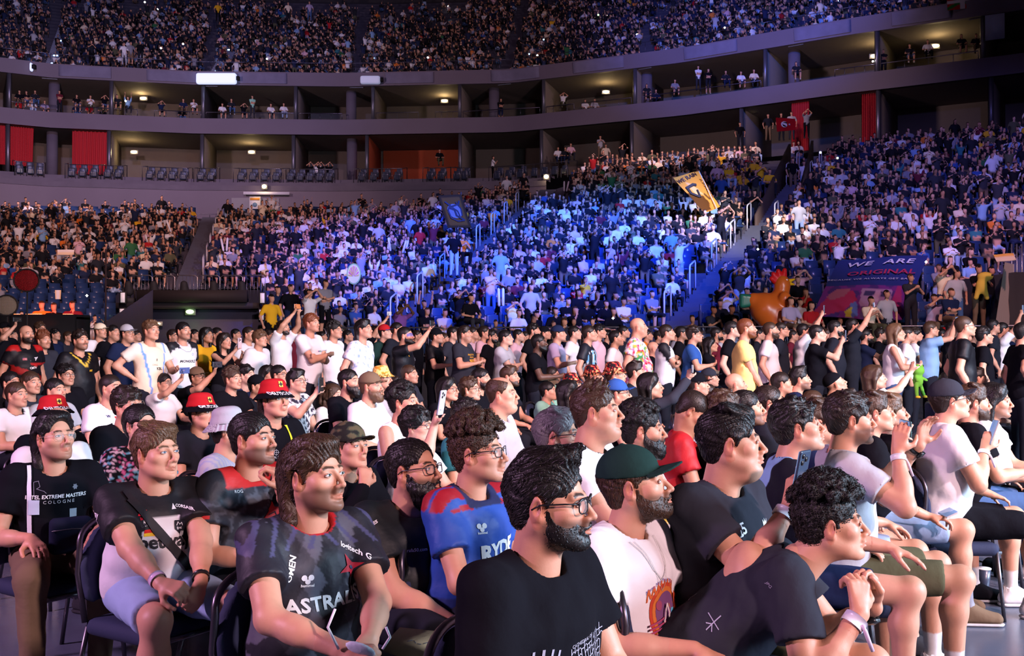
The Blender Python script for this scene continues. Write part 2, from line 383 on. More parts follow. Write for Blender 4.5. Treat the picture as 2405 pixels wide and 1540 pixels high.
def strands(V, F, style, M, hcol, n, seed, beard=False, bs_=.6):
    """locks of hair laid over the surface along the way it is combed; returns verts, faces, colours in head space"""
    bv = BVHTree.FromPolygons([tuple(v) for v in V], [tuple(f) for f in F]); rnd = random.Random(seed); rs = np.random.RandomState(seed)
    idx = rs.randint(0, len(F), n); VV = []; FF = []; CC = []
    cur = 'curly' in style or style == 'afro'
    for fi in idx:
        f = F[fi]; p = Vector(V[f].mean(0)); p, nrm, _, _ = bv.find_nearest(p)
        if nrm.dot(p - Vector((0, -.01, .0))) < 0: nrm = -nrm
        x, y, z = p; top = min(max((z - .055) / .05, 0), 1)
        if beard: d = Vector((x * 2, .25, -1))
        elif style in ('mid', 'long', 'curlylong', 'mullet'): d = Vector((x * 14, -.5 + .6 * top, -1 + .6 * top))
        elif style in ('side', 'wavy'): d = Vector((-.35, .9, .1)) * top + Vector((0, -.45, -.8)) * (1 - top)
        elif style in ('quiff', 'spiky'): d = Vector((x * 2, .8, .45)) * top + Vector((0, -.7, -.5)) * (1 - top)
        elif style in ('bun', 'pony'): d = Vector((-x * 3, -1, .3))
        elif style == 'bowl' or style == 'messy': d = Vector((x * 9, .5 + y * 6, -.6 - z))
        else: d = Vector((x * 4, .8, .1)) * top + Vector((0, -.3, -.9)) * (1 - top)
        d += Vector((rnd.uniform(-.25, .25), rnd.uniform(-.25, .25), rnd.uniform(-.25, .25)))
        L = rnd.uniform(.012, .024) if style not in ('mid', 'long') else rnd.uniform(.02, .045)
        if style in ('buzz', 'short'): L *= .6
        if beard: L *= bs_
        pts = []; q = p.copy(); seg = 3; ph = rnd.uniform(0, 6.3)
        for k in range(seg + 1):
            hn = bv.find_nearest(q)
            nn = hn[1] if hn[1].dot(hn[0] - Vector((0, -.01, 0))) > 0 else -hn[1]
            lift = .0012 + (.0035 if style in ('quiff', 'spiky', 'messy', 'wavy') else .0015) * (k / seg) ** 2 * rnd.uniform(.2, 1)
            if cur:
                r_ = .0045; a_ = ph + k * 1.7; t1 = nn.orthogonal(); t2 = nn.cross(t1); pts.append(hn[0] + nn * (.002 + .0035 * (1 + math.sin(a_ * 1.1)) * .5) + (t1 * math.cos(a_) + t2 * math.sin(a_)) * r_)
                continue
            pts.append(hn[0] + nn * lift); dd = d - nn * d.dot(nn); 
            if dd.length < 1e-4: break
            q = hn[0] + dd.normalized() * L / seg
        if len(pts) < 3: continue
        m = len(pts); b = len(VV); w_ = rnd.uniform(.0007, .0014) * (1.5 if cur else 1); c = hcol * rnd.uniform(.45, 1.9)
        for k, q in enumerate(pts):
            t = (pts[min(k + 1, m - 1)] - pts[max(k - 1, 0)]); t = t.normalized() if t.length > 1e-6 else Vector((0, 0, 1)); sd = t.cross(nrm)
            sd = sd.normalized() if sd.length > 1e-6 else t.orthogonal(); r_ = w_ * (.25 if k == m - 1 else .6 if k == 0 else 1)
            VV += [tuple(q + sd * r_), tuple(q - sd * r_), tuple(q + t.cross(sd) * r_ * .9)]; CC += [c] * 3
        for k in range(m - 1):
            a = b + 3 * k; FF += [(a, a + 1, a + 4, a + 3), (a + 1, a + 2, a + 5, a + 4), (a + 2, a, a + 3, a + 5)]
    return np.array(VV), np.array(FF), np.clip(np.array(CC), 0, 1)
def beard_grid(h, size=1.0, stash=True, fat=0):
    """the jaw of the same head, thickened and trimmed to where the beard grows"""
    g = head_grid(h, fat, False, False); t = .0010 + .0052 * size
    g.cap((0, -.022, -.055), (0, -.05, -.2), .050, .055, k=.03)
    X, Y, Z = g.pts(); lo_ = sstep(-.02, -.09, Z); g.D -= (t * (.35 + .65 * lo_) * sstep(-.02, .03, Y) + .0002).astype(np.float32)
    if size > 1: g.ell((0, .068, -.100 - .018 * size), (.040, .036, .024 * size), k=.03)
    g.D += .0022 * noise3((X * 1.5, Y * 1.5, Z * .6), 190, 4) * min(size, 1.2)
    g.ell((0, .110, -.022), (.047, .075, .038), k=.004, neg=True)
    for s in (-1, 1):
        g.ell((s * .050, .066, -.018), (.026, .052, .036), k=.004, neg=True)
        g.ell((s * .080, -.006, -.010), (.022, .018, .034), k=.003, neg=True)
    g.ell((0, .125, -.069), (.0205, .05, .0080), k=.003, neg=True)
    if stash:
        for s in (-1, 1): g.cap((s * .002, .1015, -.0535), (s * .025, .085, -.066), .0052 + .001 * size, .004, k=.005)
    g.cut((0, 0, -.004), (0, .3, 1), k=.006)
    g.cut((0, 0, -.118 - .03 * max(size - 1, 0)), (0, -.35, -1), k=.008) if size <= 1 else g.cut((0, -.01, -.12), (0, -1.4, -1), k=.01)
    g.cut((0, -.006, 0), (0, -1, -.15), k=.004)
    return g
def skincol(P, sk, hc, st=0, buzz=0, female=False, paint=None):
    x, y, z = P[:, 0], P[:, 1], P[:, 2]; sk = np.array(sk); hc = np.array(hc)
    C = np.tile(sk, (len(P), 1)); ax = np.abs(x)
    def mix(m, c):
        nonlocal C
        m = m[:, None]; C = C * (1 - m) + np.array(c) * m
    mix(.35 * np.exp(-((ax - .043) / .02) ** 2 - ((z + .03) / .02) ** 2) * (y > .04), sk * (1.05, .75, .72))
    mix(.5 * np.exp(-(ax / .012) ** 2 - ((z + .036) / .012) ** 2) * (y > .09), sk * (1.0, .72, .68))
    mix(.5 * (ax > .072) * (y < .03) * (z < .04), sk * (1.0, .62, .58))
    mix(sstep(-.11, -.16, z) * .15, sk * .8)
    if st: mix(st * sstep(-.028, -.05, z) * sstep(-.015, .01, y) * sstep(-.135, -.11, z) * (1 - np.exp(-(ax / .026) ** 4 - ((z + .069) / .012) ** 4)) + 0 * z, hc * .6 + sk * .22)
    if st: mix(st * .8 * np.exp(-(ax / .024) ** 4 - ((z + .054) / .006) ** 4) * (y > .07), hc * .6 + sk * .2)
    if buzz: mix(buzz * sstep(.050, .068, z + np.clip(-y + .02, 0, .04) * 1.5 - .0) * (y < .09) * (ax < .09), hc * .75 + sk * .16)
    lip = np.exp(-(ax / .021) ** 4 - ((z + .068 - .0 * ax) / .0078) ** 4) * (y > .075)
    mix(np.clip(lip * 1.1, 0, 1) * (.9 if female else .62), sk * ((.95, .38, .36) if female else (.92, .55, .52)))
    mix(np.exp(-(ax / .02) ** 4 - ((z + .0684) / .0013) ** 2) * (y > .07) * .75, sk * .22)
    for d in (1,): mix(np.exp(-((ax - .0095) / .0042) ** 2 - ((z + .0445) / .003) ** 2) * (y > .085) * .8, sk * .2)
    zb = .0215 + .16 * np.clip(ax - .012, 0, .018) - .35 * np.clip(ax - .034, 0, .02)
    mix(np.clip(1.15 * np.exp(-((z - zb) / (.0034 if female else .0045)) ** 4), 0, 1) * (ax > .0105) * (ax < .05) * (y > .055) * .95, hc * .55 + sk * .02)
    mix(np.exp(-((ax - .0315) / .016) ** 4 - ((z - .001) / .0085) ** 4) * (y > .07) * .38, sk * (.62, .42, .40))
    if paint is not None: mix(np.exp(-((z - .005) / .022) ** 4) * (y > .04) * .8, paint)
    return np.clip(C, 0, 1)
def eye_mesh(g, iris, sk, parent, M, lod):
    """the two eyeballs with iris, pupil and lids, seated on the head surface"""
    nu, nv = ((20, 16), (12, 10), (8, 6))[lod]
    ix = int(round((.0315 - g.lo[0]) / g.h)); iz = int(round((0 - g.lo[2]) / g.h)); col = g.D[ix, :, iz]
    k_ = np.max(np.nonzero(col < 0)[0]); ys = g.lo[1] + (k_ + col[k_] / (col[k_] - col[k_ + 1])) * g.h
    for s in (-1, 1):
        mb = MB(); V = []; C = []; F = []; c = np.array((s * .0312, ys - .0035, .0))
        for j in range(nv + 1):
            ph = math.pi * j / nv
            for i in range(nu):
                a = 2 * math.pi * i / nu; n = np.array((math.sin(ph) * math.cos(a), math.cos(ph), math.sin(ph) * math.sin(a)))
                p = n * np.array((.0138, .0072, .0062)); rr = math.hypot(p[0], p[2]); V.append(c + p)
                C.append((.005, .005, .006) if rr < .0028 else iris if rr < .0060 else (.55, .53, .53))
        for j in range(nv):
            for i in range(nu): F.append((j * nu + i, j * nu + (i + 1) % nu, (j + 1) * nu + (i + 1) % nu, (j + 1) * nu + i))
        mb.add(V, F); mb.C = [np.array(C)]; n = 9 if lod == 0 else 5
        up = [(s * .0312 + .0150 * math.cos(math.pi * k / n), ys + .0026 - .0055 * math.cos(math.pi * k / n) ** 2, .0062 * math.sin(math.pi * k / n) ** .8 - .0006) for k in range(n + 1)]
        mb.tube(up, [.0007] + [.0021] * (n - 1) + [.0007], np.array(sk) * .8, 4)
        mb.tube([(p[0], p[1] + .0014, p[2] - .0013) for p in up], [.0004] + [.0010] * (n - 1) + [.0004], (.01, .007, .006), 3)
        if lod < 2: mb.tube([(p[0], p[1] - .0006, -p[2] * .95 - .0004) for p in up], [.0006] + [.0016] * (n - 1) + [.0006], np.array(sk) * .88, 4)
        V = np.concatenate(mb.V); V = V @ M[:3, :3].T + M[:3, 3]; mk('eye', V, mb.F, M_EYE, parent, np.concatenate(mb.C))
def glasses(kind, col, parent, M, lens=True):
    mb = MB(); r = .0019 if kind != 'wire' else .0009; n = 14; y0 = .1005
    for s in (-1, 1):
        w, hh = (.0215, .0215) if kind == 'round' or kind == 'wire' else (.0245, .0175)
        p = 2 if kind in ('round', 'wire') else 4
        pts = []
        for k in range(n * 2):
            a = math.pi * k / n; c_, s_ = math.cos(a), math.sin(a); q = (abs(c_) ** p + abs(s_) ** p) ** (-1 / p)
            x = s * .0335 + w * q * c_; z = -.003 + hh * q * s_
            pts.append((x, y0 - max(abs(x) - .02, 0) ** 2 * 6, z))
        mb.tube(pts, r, col, 5, closed=True)
        if kind == 'brow': mb.tube([p_ for p_ in pts[1:n]], .0032, col, 5)
        mb.tube([(s * .058, y0 - .010, .004), (s * .073, .06, .006), (s * .0815, .0, .004), (s * .079, -.022, -.008)], r * 1.15, col, 5)
    mb.tube([(-.0125, y0, .001), (0, y0 + .004, .003), (.0125, y0, .001)], r, col, 5)
    V = np.concatenate(mb.V) @ M[:3, :3].T + M[:3, 3]
    o = mk('glasses', V, mb.F, M_PLAS, parent, np.concatenate(mb.C))
    if lens:
        for s in (-1, 1):
            V = []
            for k in range(16):
                a = 2 * math.pi * k / 16; x = s * .0335 + .0215 * math.cos(a); z = -.003 + .0165 * math.sin(a)
                V.append((x, y0 - max(abs(x) - .02, 0) ** 2 * 6, z))
            mk('lens', np.array(V) @ M[:3, :3].T + M[:3, 3], [list(range(16))], M_GLASS, o)
    return o
def cap_mesh(kind, col, col2, parent, M, h, seed=0):
    c = np.array(CLO.get(col, col)); c2 = np.array(CLO.get(col2, col2))
    g = Grid((-.16, -.16, -.05), (.16, .25, .17), h)
    if kind in ('cap', 'camo', 'capback'):
        g.ell((0, -.015, .045), (.088, .103, .088), k=0, i=1)
        g.cut((0, 0, .032), (0, -.12, -1))
        s = -1 if kind == 'capback' else 1
        g2 = (0, s * .125 - .005, .034)
        X, Y, Z = g.pts()
        yy = s * Y; zc = .040 - 2.6 * X ** 2 + .05 * (yy - .08)
        d = np.maximum(np.abs(Z - zc) - .0032, np.sqrt((X / 1.0) ** 2 + ((yy - .075) / 1.15) ** 2) - .078)
        d = np.maximum(d, .055 - yy).astype(np.float32)
        I = g.I; I[d < g.D] = 2; g.D = np.minimum(g.D, d)
        g.ell((0, -.015, .134), (.007, .007, .004), i=2)
    elif kind == 'bucket':
        g.cap((0, -.012, .055), (0, -.012, .088), .097, .083, k=0, i=1)
        g.cut((0, 0, .045), (0, 0, -1)); g.cut((0, 0, .138), (0, 0, 1), k=.035)
        X, Y, Z = g.pts(); rr = np.sqrt(X ** 2 + (Y + .012) ** 2 * .85)
        d = np.maximum(np.abs(Z - (.052 - (rr - .085) * 1.0)) - .0035, np.maximum(rr - .130, .08 - rr)).astype(np.float32)
        I = g.I; I[d < g.D] = 2; g.D = np.minimum(g.D, d)
    elif kind == 'beanie':
        g.ell((0, -.02, .045), (.085, .103, .085), k=0, i=1); g.cut((0, 0, .03), (0, .25, -1))
    V, F, I = g.mesh()
    C = np.where((I == 2)[:, None], c2, c)
    if kind == 'bucket' and col == 'red' and col2 == 'camo_red' or kind == 'bucket' and seed == 7:
        q = noise3((V[:, 0], V[:, 1], V[:, 2]), 130, 3); C = np.where((q > .15)[:, None], (.02, .012, .015), np.where((q < -.3)[:, None], (.7, .35, .15), c)); 
    if kind == 'camo':
        q = noise3((V[:, 0], V[:, 1], V[:, 2]), 75, 5); C = np.where((q > .1)[:, None], (.02, .02, .018), np.where((q < -.25)[:, None], (.11, .09, .05), (.05, .055, .035)))
    if seed == 9:
        q = noise3((V[:, 0], V[:, 1], V[:, 2]), 110, 3); C = np.where((q > .2)[:, None], (.6, .25, .03), c)
    V = V @ M[:3, :3].T + M[:3, 3]
    return mk('cap' if 'cap' in kind or kind == 'camo' else 'bucket_hat' if kind == 'bucket' else 'beanie', V, F, M_CLOTH, parent, C)
# ---- arms and hands
def ik(S, W, L1, L2, pole):
    S = np.array(S, float); W = np.array(W, float); d = W - S; L = np.linalg.norm(d)
    if L > (L1 + L2) * .995: W = S + d / L * (L1 + L2) * .995; d = W - S; L = np.linalg.norm(d)
    u = d / L; a = (L1 ** 2 - L2 ** 2 + L * L) / (2 * L); hgt = math.sqrt(max(L1 ** 2 - a * a, 0))
    p = np.array(pole, float); p = p - u * (p @ u); p /= np.linalg.norm(p) + 1e-9
    return S + u * a + p * hgt, W
def hand(g, W, f, n, side, curl=.5, s=1.0, i=1, thumb=.5, spread=1.0):
    """W wrist, f finger direction, n palm normal (out of the palm), side = +1 for right hand"""
    f = np.array(f, float); f /= np.linalg.norm(f); n = np.array(n, float); n = n - f * (n @ f); n /= np.linalg.norm(n)
    x = np.cross(f, n) * side            # towards the little finger
    x = -x                               # thumb side
    P = lambda a, b, c: np.array(W) + s * (f * a + x * b + n * c)
    g.cap(P(0, 0, 0), P(.03, 0, 0), .026 * s, .028 * s, k=.012, i=i, flat=(n, .68))
    for b in (-.026, -.009, .009, .026):
        g.cap(P(.02, b * .6, 0), P(.088 - abs(b + .004) * .25, b, 0), .0135 * s, .0115 * s, k=.010, i=i)
    g.ell(P(.035, .026, .012), np.array((.026, .026, .026)) * s * .72, k=.012, i=i)
    for m, (b, L) in enumerate(((.0275, .072), (.0095, .080), (-.009, .075), (-.0265, .060))):
        base = P(.088 - abs(b + .004) * .25, b, 0); a = curl * .9 + .08 * m * curl; d = b * .35 * spread / .026 * .2
        p = base; ang = 0
        for q, (fr, rr) in enumerate(((.44, .0098), (.31, .0088), (.25, .0078))):
            ang += a * (1.0 if q == 0 else 1.15)
            v = (f * math.cos(ang) + n * math.sin(ang) + x * d) * L * fr * s; p2 = p + v
            g.cap(p, p2, rr * s, (rr - .0009) * s, k=.0035, i=i); p = p2
    p = P(.028, .030, .008); v = f * .55 + x * .75 + n * (.35 + .3 * thumb)
    v /= np.linalg.norm(v); p2 = p + v * .036 * s; g.cap(p, p2, .0135 * s, .0115 * s, k=.010, i=i)
    v = f * .85 + x * (.35 - .5 * thumb) + n * (.25 + .5 * thumb); v /= np.linalg.norm(v)
    p3 = p2 + v * .028 * s; g.cap(p2, p3, .0110 * s, .0098 * s, k=.004, i=i)
    v = f * .9 + x * (.1 - .5 * thumb) + n * (.2 + .6 * thumb); v /= np.linalg.norm(v)
    g.cap(p3, p3 + v * .022 * s, .0098 * s, .0078 * s, k=.003, i=i)
# poses: wrist target (x, y, z relative to the shoulder line), pole, finger dir, palm normal, curl ; z0 = shoulder height
def arm_pose(kind, sd, sit):
    s = sd
    t = dict(
        lap=((s * .13, .36, -.40), (s * .5, -.6, -.5), (-s * .25, .9, -.30), (0, -.1, -1), .3),
        clasp=((s * .055, .33, -.35), (s * .8, -.6, -.3), (-s * .75, .55, -.25), (-s * .5, -.2, -.8), .95),
        clasplow=((s * .05, .22, -.50), (s * .8, -.6, -.2), (-s * .7, .3, -.6), (-s * .4, -.8, -.1), .8),
        down=((s * .27, .04, -.51), (s * .4, -1, 0), (0, .1, -1), (-s, 0, 0), .5),
        hip=((s * .20, .02, -.36), (s * 1, -.7, 0), (-s * .7, .5, -.5), (-s * .6, -.5, .3), .7),
        cross=((-s * .10, .21 + (.02 if s > 0 else -.01), -.20 + s * .015), (s * .7, .2, -.8), (-s * 1, .15, .15), (0, -1, 0), .5),
        phone=((s * .04, .40, .01), (s * .5, -.2, -1), (-s * .05, .25, 1), (-s * .5, .7, .15), .55),
        phone2=((s * .085, .33, .08), (s * .7, -.1, -1), (-s * .30, .35, 1), (-s * .8, .35, .3), .65),
        phonehigh=((s * .04, .36, .26), (s * .7, .2, -.7), (-s * .05, .2, 1), (-s * .4, .8, .1), .55),
        phoneup=((s * .05, .28, .43), (s * .9, .1, -.2), (-s * .15, .25, 1), (-s * .6, .6, .3), .6),
        chin=((s * .075, .215, .02), (s * .35, .3, -1), (-s * .35, -.25, .9), (-s * .5, -.8, .2), .9),
        cup=((s * .12, .33, -.24), (s * .6, -.4, -.8), (-s * .2, .9, .25), (-s * 1, .1, 0), .95),
        ear=((s * .16, .10, .15), (s * .9, .1, -.6), (-s * .1, -.2, 1), (-s, 0, 0), .6),
        clap=((s * .045, .30, -.05), (s * .8, -.2, -.7), (-s * .1, .5, .85), (-s, 0, 0), .25),
        hold=((s * .10, .28, -.22), (s * .8, -.3, -.8), (-s * .6, .8, .3), (-s * .6, -.3, .4), .7),
    )
    return t.get(kind, t['lap'])
PEOPLE = []
def person(label, px, ytop, hpx, pose='sit', L='lap', Rr='lap', hair='short', hc='d', sk='p', shirt='black', pants='dark', fat=0.2, beard=0, st=.25, gl=None, hat=None,
           yaw=-20, pitch=8, hyaw=0, lean=3, sl=.55, pat=None, depth=None, female=False, thin=0, hero=0, group=None, legs=None, iris='g', zt=None, paint=None, shorts=False, roll=0, mouth=0, hs=1.0, foot=.45, kn=0, shoe=None, arms=None, noarm='', kw=None, fur='mid', collar=None, ts=None, wide=1.0):
    rng = random.Random(int(px * 7 + ytop * 13))
    sit = pose != 'stand'
    D = depth or FPX * .238 * hs / hpx
    T = at(px, ytop, D)
    lo_, hi_ = (1.10, 1.36) if sit else (1.58, 1.96)
    if zt is None and depth is None and not (lo_ <= T.z <= hi_):
        tz = min(max(T.z, lo_), hi_)
        if abs(ytop - YH) > 40: D2 = at_z(px, ytop, tz).y; D = min(max(D2, D * .82), D * 1.25); T = at(px, ytop, D)
    ztop = T.z
    lod = 0 if D < 4.4 else 1 if D < 8 else 2
    hh, hb, hd = next(v for lim, v in ((3.6, (.0031, .0072, .0044)), (5, (.0040, .0100, .0056)), (8, (.0056, .014, .0076)), (11, (.0078, .018, .011)), (99, (.0100, .023, .0145))) if D < lim)
    lean_r = R(lean)
    # --- skeleton in the person's own frame: +y forward, +x right
    if sit: seat = .455; pel = np.array((0, 0, seat + .09))
    else: pel = np.array((0, 0, .95))
    hr = Matrix.Rotation(R(-hyaw), 3, 'Z') @ Matrix.Rotation(R(pitch), 3, 'X') @ Matrix.Rotation(R(roll), 3, 'Y')
    HR = np.array(hr)
    def spine(ts_): return pel + .5 * ts_ * np.array((0, math.sin(lean_r), math.cos(lean_r)))
    nk_a = lean_r * .55 + R(14); nk = np.array((0, math.sin(nk_a), math.cos(nk_a))) * .152 * hs
    top = HR @ np.array((0, -.015, .118)) * hs
    if sit: tsc = (ztop - top[2] - nk[2] - pel[2]) / (.5 * math.cos(lean_r)); bs = 1.0
    else:
        bs = (ztop) / (pel[2] + .5 * math.cos(lean_r) + nk[2] + top[2]); bs = min(max(bs, .85), 1.16); pel = pel * bs
        tsc = (ztop - top[2] - nk[2] - pel[2]) / (.5 * math.cos(lean_r))
    if ts: tsc = ts
    tsc = min(max(tsc, .72), 1.25)
    wd = (1.0 if not female else .88) * wide * (hs * .5 + .5)
    Nb = spine(tsc); dz = ztop - (Nb + nk + top)[2]; pel = pel + (0, 0, dz if abs(dz) < .12 else 0); Nb = spine(tsc)
    HC = Nb + nk
    RT = np.array(Matrix.Rotation(-lean_r, 3, 'X'))
    tor = lambda x, y, z: pel + RT @ np.array((x * wd, y, z * tsc))
    MH = np.eye(4); MH[:3, :3] = HR * hs; MH[:3, 3] = HC
    rz = R(yaw - 90) ; cR = np.array(Matrix.Rotation(rz, 3, 'Z'))
    tp = cR @ (HC + top)
    loc = Vector((T.x - tp[0], T.y - tp[1], 0))
    root = empty('person', loc, rz)
    tag(root, label, 'person', group)
    sc_ = np.array(SKIN[sk]); hcol = np.array(HAIRC[hc]); scol = np.array(CLO[shirt] if isinstance(shirt, str) else shirt); pcol = np.array(CLO[pants])
    # --- head
    g = head_grid(hh, fat, female, True, mouth=mouth)
    ni = np.linalg.inv(MH); nb_l = ni[:3, :3] @ (Nb - np.array((0, 0, .03))) + ni[:3, 3]
    nr = .056 + .012 * fat - (.01 if female else 0)
    g.cap((0, -.022, -.055), nb_l, nr * .95, nr * 1.08, k=.03)
    V, F, I = g.mesh()
    C = skincol(V, sc_, hcol, st if not female else 0, 1.0 if hair in ('buzz',) else (.35 if hair in ('short',) else 0), female, paint)
    V = V @ MH[:3, :3].T + MH[:3, 3]
    VV, FF, CC = [V], [F], [C]
    # --- body skin (torso core, arms, legs, hands)
    S0 = {s: tor(s * .172, -.005, .445) for s in (-1, 1)}
    arm = {}
    z0 = tor(0, 0, .45)
    a_sc = (.93 if female else 1.0) * (bs * .5 + .5)
    for s, kd in ((-1, L), (1, Rr)):
        if isinstance(kd, (tuple, list)):
            if kd[0] == 'px': W = cR.T @ np.array(at(*kd[1]) - loc); pole, fd, pn, cu = kd[2:]
            else: W, pole, fd, pn, cu = kd; W = np.array(W)
        else:
            W, pole, fd, pn, cu = arm_pose(kd, s, sit); W = np.array(W)
            if kd in ('lap',): W = np.array((s * .13, .33 + rng.uniform(-.05, .06), pel[2] + .125))
            elif kd == 'clasp': W = np.array((s * .06, .36, pel[2] + .16))
            elif kd in ('phonehigh', 'phone', 'phone2', 'phoneup', 'chin', 'ear', 'clap'):
                b = np.array((0, HC[1] - .03, HC[2] - .20)); W = W + b
            else: W = W + z0 * (0, 1, 1)
        E, W = ik(S0[s], W, .285 * a_sc, .255 * a_sc, pole); arm[s] = (S0[s], E, W, np.array(fd, float), np.array(pn, float), cu)
    lo = np.minimum.reduce([pel - (.3, .2, .12)] + [a[k] - .1 for a in arm.values() for k in (0, 1, 2)])
    hi = np.maximum.reduce([Nb + (.28, .16, .02)] + [a[k] + .1 for a in arm.values() for k in (0, 1, 2)])
    # legs
    legon = shorts or legs
    hip = {s: pel + (s * .095, .02, -.01) for s in (-1, 1)}
    if sit:
        kz = .53
        knee = {s: np.array((s * (.15 + kn), pel[1] + .50, kz)) for s in (-1, 1)}
        ank = {s: np.array((s * (.14 + kn * .8), foot + .03, .09)) for s in (-1, 1)}
    else:
        knee = {s: np.array((s * .105, .02, .50 * bs)) for s in (-1, 1)}
        ank = {s: np.array((s * .12, -.01, .09)) for s in (-1, 1)}
    fine = D < 6
    G = Grid(lo, hi, hb)
    G.ell(tor(0, 0, .30), (.13 * wd, .09, .19 * tsc), k=.03); G.cap(tor(-.12, 0, .43), tor(.12, 0, .43), .05, k=.04)
    G.cap(Nb - (0, 0, .07), Nb, .05, .052, k=.03)
    am = 1 + fat * .35; am *= .84 if female else 1
    hg = []
    for s in (-1, 1):
        Sx, E, W, fd, pn, cu = arm[s]
        fu = (W - E) / np.linalg.norm(W - E)
        for gg in ([G]):
            gg.cap(Sx, E, .049 * am, .040 * am, k=.02, i=1); gg.cap(E, E + (W - E) * .45, .040 * am, .037 * am, k=.02, i=1); gg.cap(E + (W - E) * .35, W, .037 * am, .025, k=.02, i=1)
        if fine and arms != 'none':
            h2 = Grid(np.minimum(W - fu * .10, W) - .14, np.maximum(W - fu * .10, W) + .14, hd)
            h2.cap(E + (W - E) * .35, W, .037 * am, .025, k=.02, i=1); hand(h2, W, fd, pn, s, cu); h2.cut(W - fu * .075, -fu)
            q = h2.D; hg.append(h2)
        else: hand(G, W, fd, pn, s, cu)
    V, F, I = G.mesh()
    if len(V): VV.append(V); FF.append(F + sum(map(len, VV[:-1]))); CC.append(np.tile(sc_ * .97, (len(V), 1)))
    for h2 in hg:
        V, F, I = h2.mesh(); n0 = sum(map(len, VV)); VV.append(V); FF.append(F + n0); CC.append(np.tile(sc_ * (1, .93, .92), (len(V), 1)))
    if legon:
        for s in (-1, 1):
            pts_ = [hip[s], knee[s], ank[s]]
            Lg = Grid(np.minimum.reduce(pts_) - (.14, .14, .1), np.maximum.reduce(pts_) + (.14, .24, .14), hb)
            a, b, c = pts_
            Lg.cap(a, b, .085 * (1 + fat * .25), .056, k=.03); Lg.ell(b + (0, .008, 0), (.056, .058, .060), k=.02)
            m = b + (c - b) * .32 - (0, .018, 0); Lg.cap(b, m, .052, .057, k=.03); Lg.cap(m, c, .056, .034, k=.03)
            Lg.cap(c, c + (0, .13, -.055), .036, .03, k=.03)
            V, F, I = Lg.mesh(); n0 = sum(map(len, VV)); VV.append(V); FF.append(F + n0)
            Cl = np.tile(sc_ * .95, (len(V), 1))
            if legs != 'bare': sockz = .22 if shoe else 0; Cl = np.where((V[:, 2] < sockz)[:, None], (.65, .65, .66) if legs != 'greysock' else (.2, .2, .24), Cl)
            CC.append(Cl)
    body = mk('body', np.concatenate(VV), np.concatenate(FF), M_SKIN, root, np.concatenate(CC))
    if D < 16: eye_mesh(g, {'g': (.10, .16, .14), 'b': (.09, .17, .28), 'd': (.05, .025, .012)}[iris], sc_, root, MH, lod)
    # --- hair, beard, hat, glasses
    if hair != 'bald':
        hg_ = hair_grid(max(hh, .0028), hair, thin, int(px)); 
        if hat: hg_.cut((0, 0, .05 if hat[0] != 'capback' else .05), (0, .1, 1))
        V, F, I = hg_.mesh()
        if len(V):
            C = np.tile(hcol * .8, (len(V), 1))
            if D < 8.2:
                v2, f2, c2 = strands(V, F, hair, MH, hcol, int((1800 if lod == 0 else 460) * (1.5 if hair in ('mid', 'long') else 1)), int(px))
                F = np.concatenate([F, f2 + len(V)]); V = np.concatenate([V, v2]); C = np.concatenate([C, c2])
            mk('hair', V @ MH[:3, :3].T + MH[:3, 3], F, M_CURL if 'curly' in hair or hair == 'afro' else M_HAIR, root, C)
    if beard:
        V, F, I = beard_grid(max(hh, .0028), beard, True, fat).mesh()
        C = np.tile(hcol * .8, (len(V), 1))
        if D < 8.2:
            v2, f2, c2 = strands(V, F, 'short', MH, hcol, 700 if lod == 0 else 300, int(px) + 1, True, min(.2 + .4 * beard, .8)); F = np.concatenate([F, f2 + len(V)]); V = np.concatenate([V, v2]); C = np.concatenate([C, c2])
        mk('beard', V @ MH[:3, :3].T + MH[:3, 3], F, M_HAIR, root, C)
    elif st > .8:
        pass
    if hat: cap_mesh(hat[0], hat[1], hat[2], root, MH, max(hh, .004), hat[3] if len(hat) > 3 else 0)
    if gl: glasses(gl, (.012, .012, .014) if gl != 'wire' else (.4, .33, .25), root, MH, D < 6)
    # --- shirt
    cl = .013 + .010 * (1 if sl > .4 else 0)
    lo2 = np.minimum.reduce([pel - (.36, .26, .14)] + [a[k] - .12 for a in arm.values() for k in ((0, 1) if sl < .8 else (0, 1, 2))]); hi2 = np.maximum.reduce([Nb + (.30, .22, .06)] + [a[k] + .12 for a in arm.values() for k in ((0, 1) if sl < .8 else (0, 1, 2))])
    Sg = Grid(lo2, hi2, hb)
    fx = fat * .05
    Sg.ell(tor(0, .0, .03), ((.165 + fx) * wd + cl, .118 + fx + cl, .15 + cl), k=.03, R=RT, i=1)
    Sg.ell(tor(0, .012 + fx * .6, .17), ((.152 + fx * 1.3) * wd + cl, .108 + fx * 1.5 + cl, .17 * tsc), k=.05, R=RT, i=1)
    Sg.ell(tor(0, .008, .335), ((.172 + fx * .5) * wd + cl, .108 + fx * .6 + cl, .155 * tsc), k=.05, R=RT, i=1)
    if female: Sg.ell(tor(0, .075, .32), (.13, .06, .06), k=.05, R=RT, i=1)
    Sg.cap(tor(-.140, -.01, .445), tor(.140, -.01, .445), .052 + cl * .7, k=.045, i=1)
    for s in (-1, 1): Sg.cap(tor(s * .095, -.012, .462), Nb + (s * .03, -.02, -.005), .042, .036, k=.04, i=1)
    for s in (-1, 1):
        Sx, E, W = arm[s][:3]; u = (E - Sx) / np.linalg.norm(E - Sx)
        if sl > .8:
            Sg.cap(Sx, E, .062 * am, .054 * am, k=.03, i=2); Sg.cap(E, Sx * 0 + E + (W - E) * .93, .054 * am, .040, k=.02, i=2)
        elif sl > .1:
            e = Sx + (E - Sx) * sl * 1.15
            Sg.cap(Sx, e, .060 * am + .004, .066 * am + .004, k=.04, i=2)
